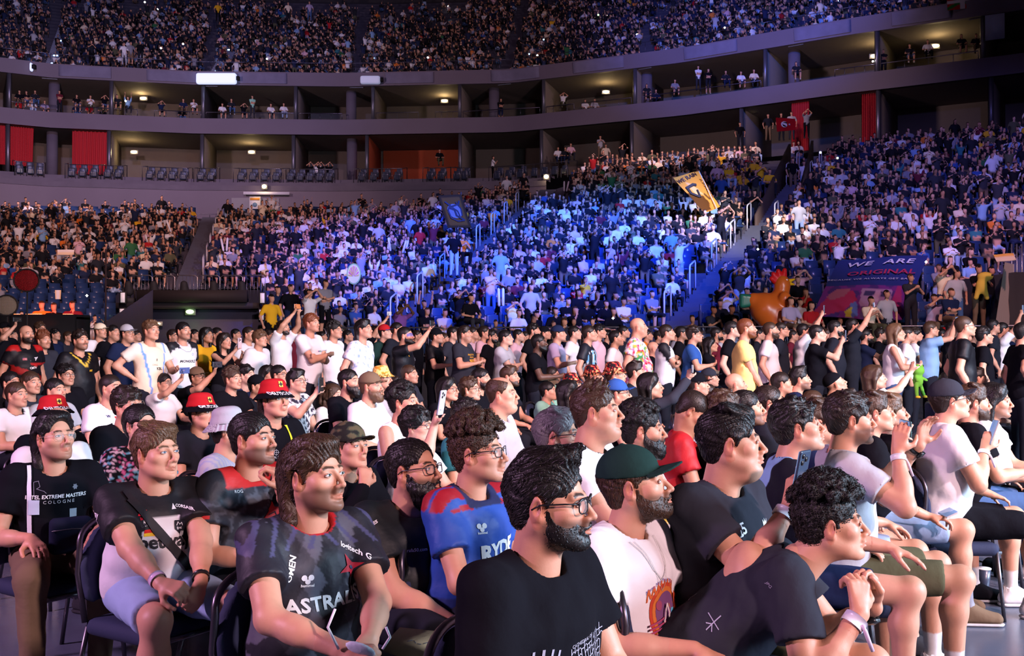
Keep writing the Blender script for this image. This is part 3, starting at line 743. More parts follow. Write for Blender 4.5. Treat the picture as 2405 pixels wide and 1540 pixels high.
    X, Y, Z = Sg.pts()
    # folds and creases of the cloth
    fz = .0045 if shirt != 'tank' else .002
    Sg.D += fz * noise3((X, Y, Z * 1.4), 24, int(px)) + fz * .6 * noise3((X * 1.2 + Y, Y, Z * .8), 48, int(px) + 3)
    for s in (-1, 1):
        Sx, E, W = arm[s][:3]; u = (E - Sx) / np.linalg.norm(E - Sx)
        if .1 < sl < .8:                         # flat sleeve end
            e = Sx + (E - Sx) * sl * 1.08
            d = (X - e[0]) * u[0] + (Y - e[1]) * u[1] + (Z - e[2]) * u[2]
            rad = np.sqrt((X - e[0]) ** 2 + (Y - e[1]) ** 2 + (Z - e[2]) ** 2)
            mm = rad < .16
            Sg.D = np.where(mm & (Sg.I == 2) & (X * s > 0), np.maximum(Sg.D, d.astype(np.float32)), Sg.D)
        elif sl <= .1:
            Sg.cap(S0[s] + (s * .02, 0, -.06), S0[s] + (s * .06, 0, .08), .065, k=.01, neg=True)
    # neck opening
    ncr = nr * hs + (.012 if not female else .02) + (.012 if sl <= .1 else 0)
    nu = nk / np.linalg.norm(nk)
    Sg.cap(Nb - nu * .005 + (0, .012, 0), Nb + nu * .12, ncr, ncr + .01, k=.006, neg=True)
    if pat in ('vneck', 'polo') or collar == 'v': Sg.cap(Nb + (0, .045, -.01), Nb + (0, .10, -.07), .03, .008, k=.005, neg=True)
    Sg.cut(tor(0, 0, -.04), RT @ np.array((0, 0, -1)), k=.01) if sit else Sg.cut(tor(0, 0, -.06), (0, 0, -1))
    V, F, I = Sg.mesh()
    inv = RT.T; loc_t = (V - pel) @ RT  # torso coordinates
    loc_t = loc_t / np.array((wd, 1, tsc))
    C = np.tile(scol, (len(V), 1))
    dn = (V - Nb); al = dn @ nu; rad = np.linalg.norm(dn - np.outer(al, nu), axis=1)
    if pat: C = shirt_pattern(pat, C, loc_t, I, scol, V, arm, sl)
    if collar and collar != 'v':
        C = np.where(((rad < ncr + .017) & (al > -.05))[:, None], CLO[collar], C)
    shirt_o = mk('shirt' if not female or pat != 'dress' else 'dress', V, F, M_JERSEY if (pat in JERSEYS or kw == 'jersey') else M_CLOTH, root, C)
    # --- trousers
    if D < 22:
        hp = hb * (1.25 if shorts else 2.0)
        allp = [hip[s] for s in hip] + [knee[s] for s in knee] + ([] if shorts else [ank[s] for s in ank])
        Pg = Grid(np.minimum.reduce(allp) - .17, np.maximum.reduce(allp) + .17, hp)
        Pg.ell(pel + (0, 0, -.01), (.17 * wd + fx, .135 + fx, .105), k=.03)
        for s in (-1, 1):
            Pg.cap(hip[s], knee[s], .094 * (1 + fat * .25), .074, k=.04)
            if not shorts: Pg.cap(knee[s], ank[s] + (0, -.01, .02), .070, .056, k=.03)
        X, Y, Z = Pg.pts(); Pg.D += .005 * noise3((X, Y, Z), 30, int(px))
        if shorts:
            for s in (-1, 1):
                e = hip[s] + (knee[s] - hip[s]) * (.86 if shorts is True else shorts); u = (knee[s] - hip[s]); u = u / np.linalg.norm(u)
                d = (X - e[0]) * u[0] + (Y - e[1]) * u[1] + (Z - e[2]) * u[2]
                Pg.D = np.where((X * s > -.0), np.maximum(Pg.D, d.astype(np.float32)), Pg.D)
        V, F, I = Pg.mesh(); mk('shorts' if shorts else 'trousers', V, F, M_CLOTH, root, pcol)
        if D < 9 or shoe or not sit:
            scc = {None: (.03, .03, .035)}.get(shoe, CLO.get(shoe, (.03, .03, .035)) if shoe else None)
            for s in (-1, 1):
                a = ank[s]; Hg = Grid(a + (-.08, -.11, -.095), a + (.08, .24, .06), .009 if D < 8 else .019)
                Hg.cap(a + (0, -.035, -.045), a + (0, .15, -.055), .042, .040, k=.01, i=1); Hg.cap(a + (0, -.01, .01), a + (0, .10, -.045), .045, .034, k=.03, i=1)
                Hg.cut(a + (0, 0, -.068), (0, 0, -1)); 
                Hg.cap(a + (0, -.035, -.080), a + (0, .155, -.080), .046, .044, k=.002, i=2, flat=((0, 0, 1), .25)); Hg.cut(a + (0, 0, -.09), (0, 0, -1))
                Hg.cap(a + (0, -.01, .02), a + (0, -.01, .1), .036, k=.005, neg=True)
                V, F, I = Hg.mesh(); mk('shoe', V, F, M_CLOTH, root, np.where((I == 2)[:, None], (.55, .55, .57) if shoe in ('white', 'grey', 'khaki', 'black') else scc, scc))
    info = dict(root=root, HC=HC, MH=MH, arm=arm, tor=tor, RT=RT, Nb=Nb, pel=pel, D=D, shirt=shirt_o, label=label, rz=rz, loc=loc, wd=wd, tsc=tsc, cR=cR, px=px, sit=sit, body=body, ank=ank, knee=knee, scol=scol, hb=hb, face=yaw - hyaw)
    PEOPLE.append(info); return info
JERSEYS = {'yoke', 'tyloo', 'astralis', 'eagles', 'faze', 'momo', 'spirit', 'bigjersey', 'arg', 'mibr', 'bluej', 'goldv'}
def shirt_pattern(pat, C, T, I, sc_, V, arm, sl):
    x, y, z = T[:, 0], T[:, 1], T[:, 2]; ax = np.abs(x)
    def put(m, c): C[m] = CLO.get(c, c) if isinstance(c, str) else c
    n = noise3((x, y, z), 40, 2)
    if pat == 'yoke': put((z > .405 - .03 * (y > 0) * np.cos(x * 12)) | (I == 2), (.010, .010, .013)); 
    elif pat == 'tyloo':
        q = np.sin((x * 1.5 + z) * 55 + 4 * n) ; put(q > .55, (.06, .075, .10)); put((z > .445), (.45, .02, .02)); put((I == 2) & (z > .40), (.012, .014, .02))
    elif pat == 'astralis':
        q = np.floor((x * 1.0 + z * .55) * 16) + np.floor((x - z * .5) * 13); q = (q.astype(int) * 7) % 4
        for i_, c in enumerate(((.014, .014, .02), (.022, .022, .03), (.045, .045, .06), (.09, .09, .12))): put((q == i_) & (I == 1) & (y > -.02), c)
        put((z > .43) & (np.abs((ax * 30 + z * 22) % 2 - 1) < .25), (.06, .06, .13))
    elif pat == 'eagles': pass
    elif pat == 'faze': put((z < .30) & (z > .27) & (x < .0) & (y > 0), (.5, .02, .02)); put((z < .2 + .4 * x) & (z > .12 + .4 * x), (.3, .01, .01)); put((z > .44) & (ax > .1), (.4, .01, .01))
    elif pat == 'momo': put(((I == 2) & (y < .09)) | ((z > .44) & (ax > .08)), (.012, .012, .016))
    elif pat == 'spirit': put((I == 2), (.72, .66, .55)); put((np.abs(ax - .13 - (z - .35) * .2) < .012) & (y > 0), (.12, .3, .7))
    elif pat == 'arg': q = np.sin(x * 70); put((q > .2) & (I == 1), (.16, .42, .72)); put((np.abs(q - .2) < .22) & (I == 1), (.7, .72, .75)); put((q < -.35) & (I == 1), (.01, .012, .02)); put((I == 2) | (z > .43), (.012, .014, .022))
    elif pat == 'bluej': put((z > .445) & (ax > .085) & (np.abs(np.sin(y * 50)) > .35), (.30, .01, .02)); put((ax < .10) & (z > .45), (.015, .02, .07)); put(z < .1, (.02, .04, .16))
    elif pat == 'goldv': put((y > .03) & (z > .34) & (np.abs(ax - (z - .345) * .75) < .010), (.75, .5, .05))
    elif pat == 'hawaii':
        for i_, c in enumerate(((.45, .02, .04), (.05, .3, .1), (.75, .4, .05), (.6, .15, .3))):
            q = noise3((x, y, z), 62, 20 + i_); put(q > .42, c)
    elif pat == 'floral':
        for i_, c in enumerate(((.4, .08, .18), (.12, .3, .4), (.5, .35, .4))): q = noise3((x, y, z), 120, 30 + i_); put(q > .55, c)
    elif pat == 'blueflor': q = noise3((x, y, z), 75, 33); put(q > .5, (.25, .38, .6))
    elif pat == 'stripe': put(np.sin(x * 260) > .35, (.30, .33, .5))
    elif pat == 'splotch': q = noise3((x, y, z), 70, 9); put(q > .25, (.03, .03, .05))
    elif pat == 'open': put((np.abs(x) < .055 + .03 * (.45 - z)) & (y > .0) & (I == 1), 'white')
    elif pat == 'fade': m = sstep(.2, .02, z)[:, None] * .7; C = C * (1 - m) + np.array((.75, .4, .4)) * m
    elif pat == 'bw': put((ax > .1) | (I == 2), (.012, .012, .02))
    elif pat == 'raglan': put((I == 2), (.012, .012, .016))
    return C
# ------------------------------------------------------------------ the arena bowl
M_CONC = mat('concrete', (.115, .10, .135), rough=.85, mott=.25, mscale=1.2, bump=.1, bscale=8)
M_CONCD = mat('dark_concrete', (.045, .042, .065), rough=.85, mott=.2, mscale=1.5)
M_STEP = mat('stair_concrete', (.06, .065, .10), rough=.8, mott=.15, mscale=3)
M_STEPLIT = mat('lit_stair_concrete', (.24, .26, .34), rough=.8, mott=.15, mscale=3)  # paler copy of the stair concrete; light on the upper stairs put into its colour
M_FASC = mat('fascia_panel', (.14, .115, .155), rough=.7, mott=.1, mscale=.6)
M_BEIGE = mat('suite_plaster', (.17, .14, .115), rough=.85, mott=.08, mscale=2)
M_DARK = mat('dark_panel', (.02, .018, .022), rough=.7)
M_FLOOR = mat('arena_floor', (.10, .12, .17), rough=.25, spec=.6, mott=.25, mscale=3)
M_RAIL = mat('rail_steel', (.18, .18, .22), rough=.4, metal=.7)
M_RED = mat('red_curtain', (.40, .012, .02), rough=.8, bump=.6, bscale=3, stretch=(6, 6, .4))
M_ORWALL = mat('orange_wall', (.42, .07, .02), rough=.8, mott=.1)
M_FAB = mat('grey_drape', (.17, .16, .24), rough=.9, bump=.8, bscale=1.4, mott=.25, mscale=1.5)
M_WHITE = mat('white_panel', (.75, .75, .8), rough=.6)
def lampmat(n, c, s): return mat(n, (.8, .8, .8), emit=c, estr=s)
M_LWARM = lampmat('warm_lamp', (1, .72, .30), 9)
M_LGREEN = lampmat('exit_lamp', (.55, 1, .35), 6)
M_LWHITE = lampmat('phone_torch', (1, .95, .85), 14)
M_LBLUE = lampmat('step_light', (.35, .6, 1), 5)
M_LRED = lampmat('desk_lamp_red', (1, .16, .04), 5)
TK = np.array([-1, 0, 1, 2, 3, 4, 5.])
FP = [(-700, 35), (-200, 33.5), (380, 31.5), (880, 30), (1530, 28.5), (2300, 26.5), (2900, 24.5)]
BP = [(-500, 57.5), (-20, 60), (495, 61.5), (1290, 61), (1930, 56), (2600, 49.5), (3100, 45)]
def pw(px, d): return ((px - CX) / FPX * d, d)
FW = np.array([pw(*p) for p in FP]); BW = np.array([pw(*p) for p in BP])
NR = 35
def topz(t): return np.interp(t, [-1, 1.6, 2.25, 5], [8.9, 9.1, 11.6, 12.1])
def sp(t, v):
    x = np.interp(t, TK, FW[:, 0]) * (1 - v) + np.interp(t, TK, BW[:, 0]) * v
    y = np.interp(t, TK, FW[:, 1]) * (1 - v) + np.interp(t, TK, BW[:, 1]) * v
    return np.array((x, y, 1.0 + (topz(t) - 1.0) * v))
def proj(P):
    x, y, z = P[0], P[1], P[2] - CAMH; c, s = math.cos(PITCH), math.sin(PITCH)
    yy = c * y + s * z; zz = -s * y + c * z
    return CX + FPX * x / yy, CY - FPX * zz / yy
AISLES = (1.0, 2.0, 3.0, 4.0, -.1)
def blocked(t, v):
    P = sp(t, v); X, Y = proj(P + np.array((0, 0, .8)))
    if 262 < X < 622 and P[2] < 3.75: return True
    if 1775 < X < 1852 and Y < 470: return True
    if X > 2322 and 570 < Y: return True
    if 565 < X < 705 and v > .97: return True
    if 1240 < X < 1345 and Y < 465 : return True
    return False
def strip(name, A, B, m, kind='structure', lab=None, up=False):
    V = np.concatenate([A, B]); n = len(A); F = [(i, i + 1, n + i + 1, n + i) for i in range(n - 1)]
    o = mk(name, V, F, m, smooth=False); o['kind'] = kind; return o
def build_terrace():
    V = []; F = []; SV = []; SF = []
    ts = np.arange(-1, 5.001, .05); ai = [a for a in AISLES]
    def quad(L, LF, a, b, c, d): i = len(L); L.extend([a, b, c, d]); LF.append((i, i + 1, i + 2, i + 3))
    for r in range(NR):
        v0, v1 = r / NR, (r + 1) / NR
        for i in range(len(ts) - 1):
            t0, t1 = ts[i], ts[i + 1]; tm = (t0 + t1) / 2
            P = sp(tm, v0); X, Y = proj(P)
            if 262 < X < 622 and P[2] < 3.75: continue
            a, b, c, d = sp(t0, v0), sp(t1, v0), sp(t1, v1), sp(t0, v1)
            z = a[2]; z2 = b[2]; c = c.copy(); d = d.copy(); zc, zd = c[2], d[2]; c[2] = z2; d[2] = z
            quad(V, F, a, b, c, d)
            quad(V, F, d, c, np.array((c[0], c[1], zc)), np.array((d[0], d[1], zd)))
    o = mk('floor_lower_stand', V, F, M_CONCD, smooth=False); o['kind'] = 'structure'
    # aisle stairs
    k = 0
    for a in AISLES:
        V = []; F = []
        for q in range(NR * 2):
            v0, v1 = q / NR / 2, (q + 1) / NR / 2
            A, B = sp(a, v0), sp(a, v1)
            if (262 < proj(A)[0] < 622 and A[2] < 3.75): continue
            u = (B - A)[:2]; u = u / np.linalg.norm(u); nrm = np.array((u[1], -u[0])) * .5
            z = B[2] + .03
            p = [np.array((*(A[:2] - nrm), z)), np.array((*(A[:2] + nrm), z)), np.array((*(B[:2] + nrm), z)), np.array((*(B[:2] - nrm), z))]
            dn = [x_ - (0, 0, .32) for x_ in p[:2]]
            quad(V, F, *p); quad(V, F, dn[0], dn[1], p[1], p[0])
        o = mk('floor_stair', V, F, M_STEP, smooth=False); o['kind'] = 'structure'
    # front wall of the stand
    A = np.array([sp(t, 0) for t in ts]); B = A.copy(); B[:, 2] = 0
    keep = [(p[0]) for p in A]
    strip('wall_stand_front', B, A, M_CONCD)
# suite line
SPX = [-400, 0, 116, 455, 800, 1200, 1600, 2000, 2400, 2800]
SDP = [65, 70, 71.5, 73.5, 74, 73, 67.7, 61.5, 57.0, 52]
SW = np.array([pw(a, b) for a, b in zip(SPX, SDP)])
def sl_(px, back=0.0, z=0.0):
    """a point on the suite line seen at column px, pushed back metres outward"""
    i = min(max(np.searchsorted(SPX, px) - 1, 0), len(SPX) - 2)
    a, b = SW[i], SW[i + 1]; r = np.array(((px - CX) / FPX, 1.0))
    M = np.array([[r[0], -(b - a)[0]], [r[1], -(b - a)[1]]]); s = np.linalg.solve(M, a)
    P = a + (b - a) * s[1]
    n = normal(px)
    return np.array((P[0] + n[0] * back, P[1] + n[1] * back, z))
def normal(px):
    i = min(max(np.searchsorted(SPX, px) - 1, 0), len(SPX) - 2)
    def nn(j): j = min(max(j, 0), len(SPX) - 2); d = SW[j + 1] - SW[j]; d = d / np.linalg.norm(d); return np.array((-d[1], d[0]))
    w_ = (px - SPX[i]) / (SPX[i + 1] - SPX[i])
    n = nn(i - 1) * max(.5 - w_, 0) + nn(i) * (1 - max(.5 - w_, 0) - max(w_ - .5, 0)) + nn(i + 1) * max(w_ - .5, 0)
    return n / np.linalg.norm(n)
PXS = np.linspace(-350, 2750, 94)
def band(name, z0, z1, b0, b1, m, px=PXS):
    return strip(name, np.array([sl_(p, b0, z0) for p in px]), np.array([sl_(p, b1, z1) for p in px]), m)
Z_F2, Z_C2, Z_U0, Z_U1, Z_F1, Z_C1 = 17.75, 20.2, 20.2, 21.15, 13.0, 16.65
def build_suites():
    band('wall_upper_parapet', Z_U0, Z_U1, 0, -.15, M_FASC); band('trim_1', Z_U1, Z_U1, -.15, .3, M_FASC); band('trim_2', Z_U0, Z_U0, .0, .35, M_FASC)
    band('ceiling_upper_suites', Z_C2, 20.0, .3, 9, M_BEIGE); band('floor_upper_suites', Z_F2 - .25, Z_F2 - .25, .2, 9, M_CONCD)
    band('wall_suite_parapet', Z_C1, Z_F2, -.1, -.1, M_FASC); band('trim_3', Z_F2, Z_F2, -.1, .25, M_FASC); band('trim_4', Z_C1, Z_C1, -.1, .3, M_DARK)
    band('ceiling_lower_suites', Z_C1, Z_C1 - .1, .3, 9, M_BEIGE); band('floor_lower_suites', Z_F1, Z_F1, -1.6, 9, M_CONC)
    band('wall_upper_suites_back', Z_F2 - .3, 20.2, 6, 6, M_BEIGE); band('wall_lower_suites_back', Z_F1, Z_C1, 6, 6, M_BEIGE)
    pl = np.linspace(-350, 1330, 60)
    for k in range(3):   # concrete steps carrying the suite seats
        band('trim_%d' % (5 + k), Z_F1 - .35 * k, Z_F1 - .35 * k, -1.6 - .85 * k, -2.45 - .85 * k, M_CONC, pl)
        band('trim_%d' % (8 + k), Z_F1 - .35 * (k + 1), Z_F1 - .35 * k, -2.45 - .85 * k, -2.45 - .85 * k, M_CONC, pl)
    band('wall_behind_stand', 8.4, Z_F1 - 1.05, -4.15, -4.15, M_FASC, pl)
    band('trim_11', Z_F1 - 1.05, Z_F1 - .95, -4.2, -4.2, M_CONC, pl)
    # upper stand
    ts = PXS; V = []; F = []
    for r in range(26):
        b0, b1 = .3 + .8 * r, .3 + .8 * (r + 1); z = 20.2 + .5 * r
        for i in range(len(ts) - 1):
            a, b, c, d = sl_(ts[i], b0, z), sl_(ts[i + 1], b0, z), sl_(ts[i + 1], b1, z), sl_(ts[i], b1, z)
            n = len(V); V += [a, b, c, d, c + (0, 0, .5), d + (0, 0, .5)]; F += [(n, n + 1, n + 2, n + 3), (n + 3, n + 2, n + 4, n + 5)]
    o = mk('floor_upper_stand', V, F, M_CONCD, smooth=False); o['kind'] = 'structure'
    for pb, pt in ((112, 132), (490, 505), (834, 856), (1182, 1235), (1512, 1590), (1868, 1925), (2300, 2400)):
        V = []; F = []
        for r in range(31):
            f0, f1 = r / 50, (r + 1) / 50
            z = 20.45 + .25 * r * 1.0; p0 = sl_(pb + (pt - pb) * r / 42, .3 + .4 * r); p1 = sl_(pb + (pt - pb) * (r + 1) / 42, .3 + .4 * (r + 1))
            u = (p1 - p0)[:2]; u /= np.linalg.norm(u); q = np.array((u[1], -u[0])) * .5
            a, b, c, d = [np.array((*(p_[:2] + s * q), z)) for p_, s in ((p0, -1), (p0, 1), (p1, 1), (p1, -1))]
            n = len(V); V += [a, b, c, d, a - (0, 0, .3), b - (0, 0, .3)]; F += [(n, n + 1, n + 2, n + 3), (n + 4, n + 5, n + 1, n)]
        o = mk('floor_stair', V, F, M_STEPLIT, smooth=False); o['kind'] = 'structure'
        for r in range(2, 30, 4):
            if (r + int(pb)) % 3 == 0: continue
            p0 = sl_(pb + (pt - pb) * r / 42, .28 + .4 * r); z = 20.35 + .25 * r
            m_ = MB(); m_.box((-.16, -.03, -.04), (.16, .03, .04)); o = m_.build('step_light', M_LBLUE if r % 8 else M_LWHITE); o.location = (p0[0], p0[1] - .06, z + .02)
            tag(o, 'small step light glowing on the upper stand stairs', 'light', 'step lights on the upper stand stairs')
    # partitions, columns
    for deck, (zf, zc, parts_, cols) in enumerate(((Z_F2 - .2, Z_C2, (18, 258, 474, 692, 874, 1078, 1275, 1490, 1797, 2062, 2312), (120, 815, 1149, 1502, 1850)),
                                                  (Z_F1, Z_C1, (16, 253, 472, 687, 860, 1079, 1270, 1482, 1740, 2064, 2330), (116, 817)))):
        for k, p in enumerate(parts_):
            a, b = sl_(p, .35), sl_(p, 6.0); d = (b - a)[:2]; n = np.array((-d[1], d[0])); n = n / np.linalg.norm(n) * .06
            V = []
            for q, s in ((a, 1), (a, -1), (b, -1), (b, 1)): V += [(q[0] + s * n[0], q[1] + s * n[1], zf), (q[0] + s * n[0], q[1] + s * n[1], zc)]
            o = mk('wall_suite_partition', V, [(0, 1, 3, 2), (2, 3, 5, 4), (4, 5, 7, 6), (6, 7, 1, 0)], M_ORWALL if (deck == 1 and p == 860) else M_BEIGE if k % 2 else M_DARK if p in (18, 474) else M_BEIGE, smooth=False); o['kind'] = 'structure'
            m_ = MB(); m_.box((-.12, -.12, zf), (.12, .12, zc)); o = m_.build('trim_post', M_RAIL); q = sl_(p, .2); o.location = (q[0], q[1], 0); o['kind'] = 'structure'
        for p in cols:
            q = sl_(p, 1.5); m_ = MB(); m_.lathe([(.38, zf), (.38, zc)], 24); o = m_.build('wall_column', M_CONC, smooth=False); o.location = (q[0], q[1], 0); o['kind'] = 'structure'
    # orange room
    px = np.linspace(868, 1072, 8); o = band('wall_orange_room_back', Z_F1, Z_C1, 5.9, 5.9, M_ORWALL, px)
    # roof edge and far dark wall above
    band('wall_back_of_arena', 20, 50, 24, 24, M_DARK)
    o = strip('floor', np.array([(-60, -12, 0), (60, -12, 0)], float), np.array([(-60, 90, 0), (60, 90, 0)], float), M_FLOOR)
def lamp(px, py, kind, label, cat='lamp', back=3, depth=None, group=None, w_=.5, h_=.22, pt=0, col=(1, .72, .35), m=None):
    P = at(px, py, depth) if depth else None
    if P is None:
        q = sl_(px, back); P = at(px, py, q[1]); 
    m_ = MB()
    m_.box((-w_ / 2 - .04, .0, -h_ / 2 - .04), (w_ / 2 + .04, .06, h_ / 2 + .04), (.3, .3, .3))
    root = empty('exit_sign' if 'exit' in label else 'suite_lamp', P); tag(root, label, cat, group)
    m_.build('housing', M_DULL, root)
    g = Grid((-w_ / 2 - .05, -.2, -h_ / 2 - .05), (w_ / 2 + .05, .1, h_ / 2 + .05), .04); g.ell((0, -.06, 0), (w_ / 2, .1, h_ / 2))
    V, F, I = g.mesh(); mk('diffuser', V, F, m or (M_LGREEN if 'exit' in label else M_LWARM), root)
    if pt:
        l = bpy.data.lights.new('lamp_light', 'POINT'); l.energy = pt; l.color = col; l.shadow_soft_size = .25
        o = bpy.data.objects.new('lamp_light', l); COL.objects.link(o); o.location = P + Vector((0, -.5, -.1))
def suite_things():
    L = [(337, 231, 'second suite from the left'), (1044, 237, 'suite left of the pale pink wall'), (843, 206, 'column gap under the white projector box'), (1423, 216, 'suite right of the diagonal stair')]
    for px, py, w_ in L: lamp(px, py, 'l', 'warm ceiling lamp in the upper %s' % w_, pt=55, back=3.5)
    for px, py, w_ in ((2053, 132, 'beside the pale partition at the upper right'), (2196, 108, 'in the last upper suite near the bright glass panel'), (1763, 262, 'above the red wall behind the crescent flag')):
        lamp(px, py, 'l', 'warm lamp ' + w_, pt=55, back=3)
    lamp(315, 357, 'l', 'warm lamp in the lower suite beside the red curtain', pt=60, back=3.5); lamp(591, 357, 'l', 'warm lamp in the lower suite above four dark seats', pt=60, back=3.5)
    lamp(621, 438, 'l', 'bright lamp over the white door lintel', back=-4.5, pt=25, w_=.32, h_=.28); lamp(1283, 415, 'l', 'bright lamp over the dark doorway behind the blue-lit crowd', back=-4.6, pt=25, w_=.32, h_=.28)
    # curtains
    for a, b, z, lab in ((-20, 15, 0, 'red curtain at the edge of the lowest suites'), (19, 76, 1, 'red curtain tied open left of the round column'), (165, 254, 2, 'wide red curtain right of the round column'), (1855, 1898, 3, 'dark red hanging behind the crescent flag'), (2022, 2064, 4, 'narrow red curtain beside the pale partition')):
        n = 40; V = []; F = []
        for i in range(n + 1):
            p = a + (b - a) * i / n; q0 = sl_(p, .5 + .12 * math.sin(i * 1.5), Z_C1 - .05)
            q1 = sl_(p + ((b - a) * -.04 * (i / n)), .5 + .16 * math.sin(i * 1.5), Z_F1 + (.9 if z < 2 else .55)); V += [q0, q1]
            V += [q0 + (0, .03, 0), q1 + (0, .03, 0)]
        for i in range(n):
            k = 4 * i; F += [(k, k + 1, k + 5, k + 4), (k + 2, k + 6, k + 7, k + 3)]
        tag(mk('curtain', V, F, M_RED), lab, 'curtain')
    # fascia drapes and the white boxes
    for k, (a, b) in enumerate(((134, 258), (342, 460), (558, 672), (905, 1018), (1155, 1268), (1348, 1468), (1610, 1735), (1870, 2002), (2100, 2240))):
        px = np.linspace(a, b, 14); A = np.array([sl_(p, -.12, Z_U0 + .12) for p in px]); B = np.array([sl_(p, -.26, Z_U1 - .1) for p in px]); 
        A2 = A + (0, .05, 0); B2 = B + (0, .05, 0)
        V = np.concatenate([A, B, A2, B2]); n = 14; F = [(i, i + 1, n + i + 1, n + i) for i in range(n - 1)] + [(2 * n + i, 3 * n + i, 3 * n + i + 1, 2 * n + i + 1) for i in range(n - 1)] + [(0, n, 3 * n, 2 * n), (n - 1, 3 * n - 1, 4 * n - 1, 2 * n - 1)]
        ords = ('first', 'second', 'third', 'fourth', 'fifth', 'sixth', 'seventh', 'eighth', 'ninth')[k]
        tag(mk('fascia_drape', V, F, M_FAB), 'creased grey cloth panel on the upper parapet, %s from the left' % ords, 'banner', 'grey cloth panels along the upper parapet')
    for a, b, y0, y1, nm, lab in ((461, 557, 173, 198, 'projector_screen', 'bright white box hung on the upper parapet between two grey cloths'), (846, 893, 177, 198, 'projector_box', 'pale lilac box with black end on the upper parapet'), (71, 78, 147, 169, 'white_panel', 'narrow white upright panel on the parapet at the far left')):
        q = sl_(a, -.5); q2 = sl_(b, -.5); P0 = at(a, y1, q[1]); P1 = at(b, y0, q2[1])
        g = Grid((-.1, -.35, -.1), (P1.x - P0.x + .1, .35, P1.z - P0.z + .1), .08)
        X, Y, Z = g.pts(); w2, h2 = (P1.x - P0.x) / 2, (P1.z - P0.z) / 2
        dx, dy, dz = np.abs(X - w2) - w2 + .14, np.abs(Y) - .1, np.abs(Z - h2) - h2 + .14
        g.D = (np.sqrt(np.maximum(dx, 0) ** 2 + np.maximum(dy, 0) ** 2 + np.maximum(dz, 0) ** 2) + np.minimum(np.maximum(np.maximum(dx, dy), dz), 0) - .13).astype(np.float32)
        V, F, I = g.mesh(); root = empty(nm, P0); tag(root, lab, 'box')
        mk('casing', V, F, mat(nm + '_glow', (.62, .64, .75), emit=(.55, .62, 1), estr=1.1 if a == 461 or a == 71 else .25), root)  # emission put into the white casings; the boxes are no lamps
        m_ = MB(); m_.box((w2 * 2, -.15, h2 - .12), (w2 * 2 + .2, .15, h2 + .16), (.01, .01, .01)); m_.build('bracket', M_DULL, root)
    # bright panel at the upper right, door with lintel, poster
    for a, b, y0, y1, bk, nm, lab, m_, cat in ((2314, 2366, 30, 96, -.3, 'glass_panel', 'lit glass panel standing at the end of the upper suites', mat('lit_glass', (.42, .50, .70), rough=.3), 'panel'),  # glass is lit; that brightness is put into its base colour
                                          (572, 680, 451, 457, -4.4, 'door_lintel', 'long white lintel over the grey double door', M_WHITE, 'lintel'), (586, 612, 462, 500, -4.4, 'poster', 'white and orange event poster beside the grey door', None, 'poster')):
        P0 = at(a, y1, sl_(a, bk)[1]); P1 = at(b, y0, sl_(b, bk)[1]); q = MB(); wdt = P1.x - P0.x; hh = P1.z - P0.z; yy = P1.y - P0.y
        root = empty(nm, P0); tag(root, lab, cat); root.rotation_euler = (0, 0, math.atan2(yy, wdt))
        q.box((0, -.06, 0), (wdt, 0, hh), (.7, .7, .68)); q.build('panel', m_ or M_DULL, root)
        if nm == 'poster':
            q = MB(); rr = random.Random(3)
            q.box((.06 * wdt, -.08, hh * .78), (wdt * .94, -.06, hh * .93), (.8, .35, .05)); 
            q.lathe([(.001, 0), (.16, .0), (.16, .01)], 16, (.15, .25, .35), (0, 0, 0)); q.V[-1] = q.V[-1][:, [0, 2, 1]] * (1, -1, 1) + (wdt / 2, -.065, hh * .5)
            q.box((.2 * wdt, -.08, hh * .12), (wdt * .8, -.06, hh * .25), (.1, .1, .12)); q.build('print', M_DULL, root)
    px = np.linspace(570, 682, 4); o = band('door_1', 9.0, 12 - .55, -4.2, -4.2, mat('grey_door', (.16, .15, .18), rough=.5), px)
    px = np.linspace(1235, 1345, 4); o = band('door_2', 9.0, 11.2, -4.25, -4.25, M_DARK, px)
    # suite seats: individual folding seats on the steps
def make_seat(col):
    root = empty('stadium_seat')
    g = Grid((-.26, -.2, -.05), (.26, .3, .9), .03)
    X, Y, Z = g.pts()
    d = np.maximum(np.maximum(np.abs(X) - .215, np.abs(Y + .10 + (Z - .6) * .12 + .5 * X ** 2) - .022), np.abs(Z - .60) - .24)
    g.D = d.astype(np.float32); V, F, I = g.mesh(); mk('backrest', V, F, M_PLAS, root, col)
    g = Grid((-.26, -.12, .1), (.26, .35, .6), .03); X, Y, Z = g.pts()
    g.D = np.maximum(np.maximum(np.abs(X) - .2, np.abs(Y + .02 - (Z - .4) * .12) - .028), np.abs(Z - .42) - .17).astype(np.float32); V, F, I = g.mesh(); mk('seat', V, F, M_PLAS, root, np.array(col) * .8)
    m_ = MB()
    for s in (-1, 1): m_.box((s * .235 - .015, -.14, 0), (s * .235 + .015, .02, .62), (.08, .08, .1))
    m_.build('frame', M_DULL, root)
    return root
def copy_tree(o, parent=None):
    c = o.copy(); COL.objects.link(c); c.parent = parent
    for ch in o.children: copy_tree(ch, c)
    return c
def copy_children(o, c):
    for ch in o.children:
        d = ch.copy(); COL.objects.link(d); d.parent = c; copy_children(ch, d)
SEATS = {}
def place(proto, loc, rz, label, group):
    if proto.get('used'):
        c = proto.copy(); COL.objects.link(c); copy_children(proto, c)
    else: c = proto; proto['used'] = 1
    c.location = loc; c.rotation_euler = (0, 0, rz); tag(c, label, None, group); return c
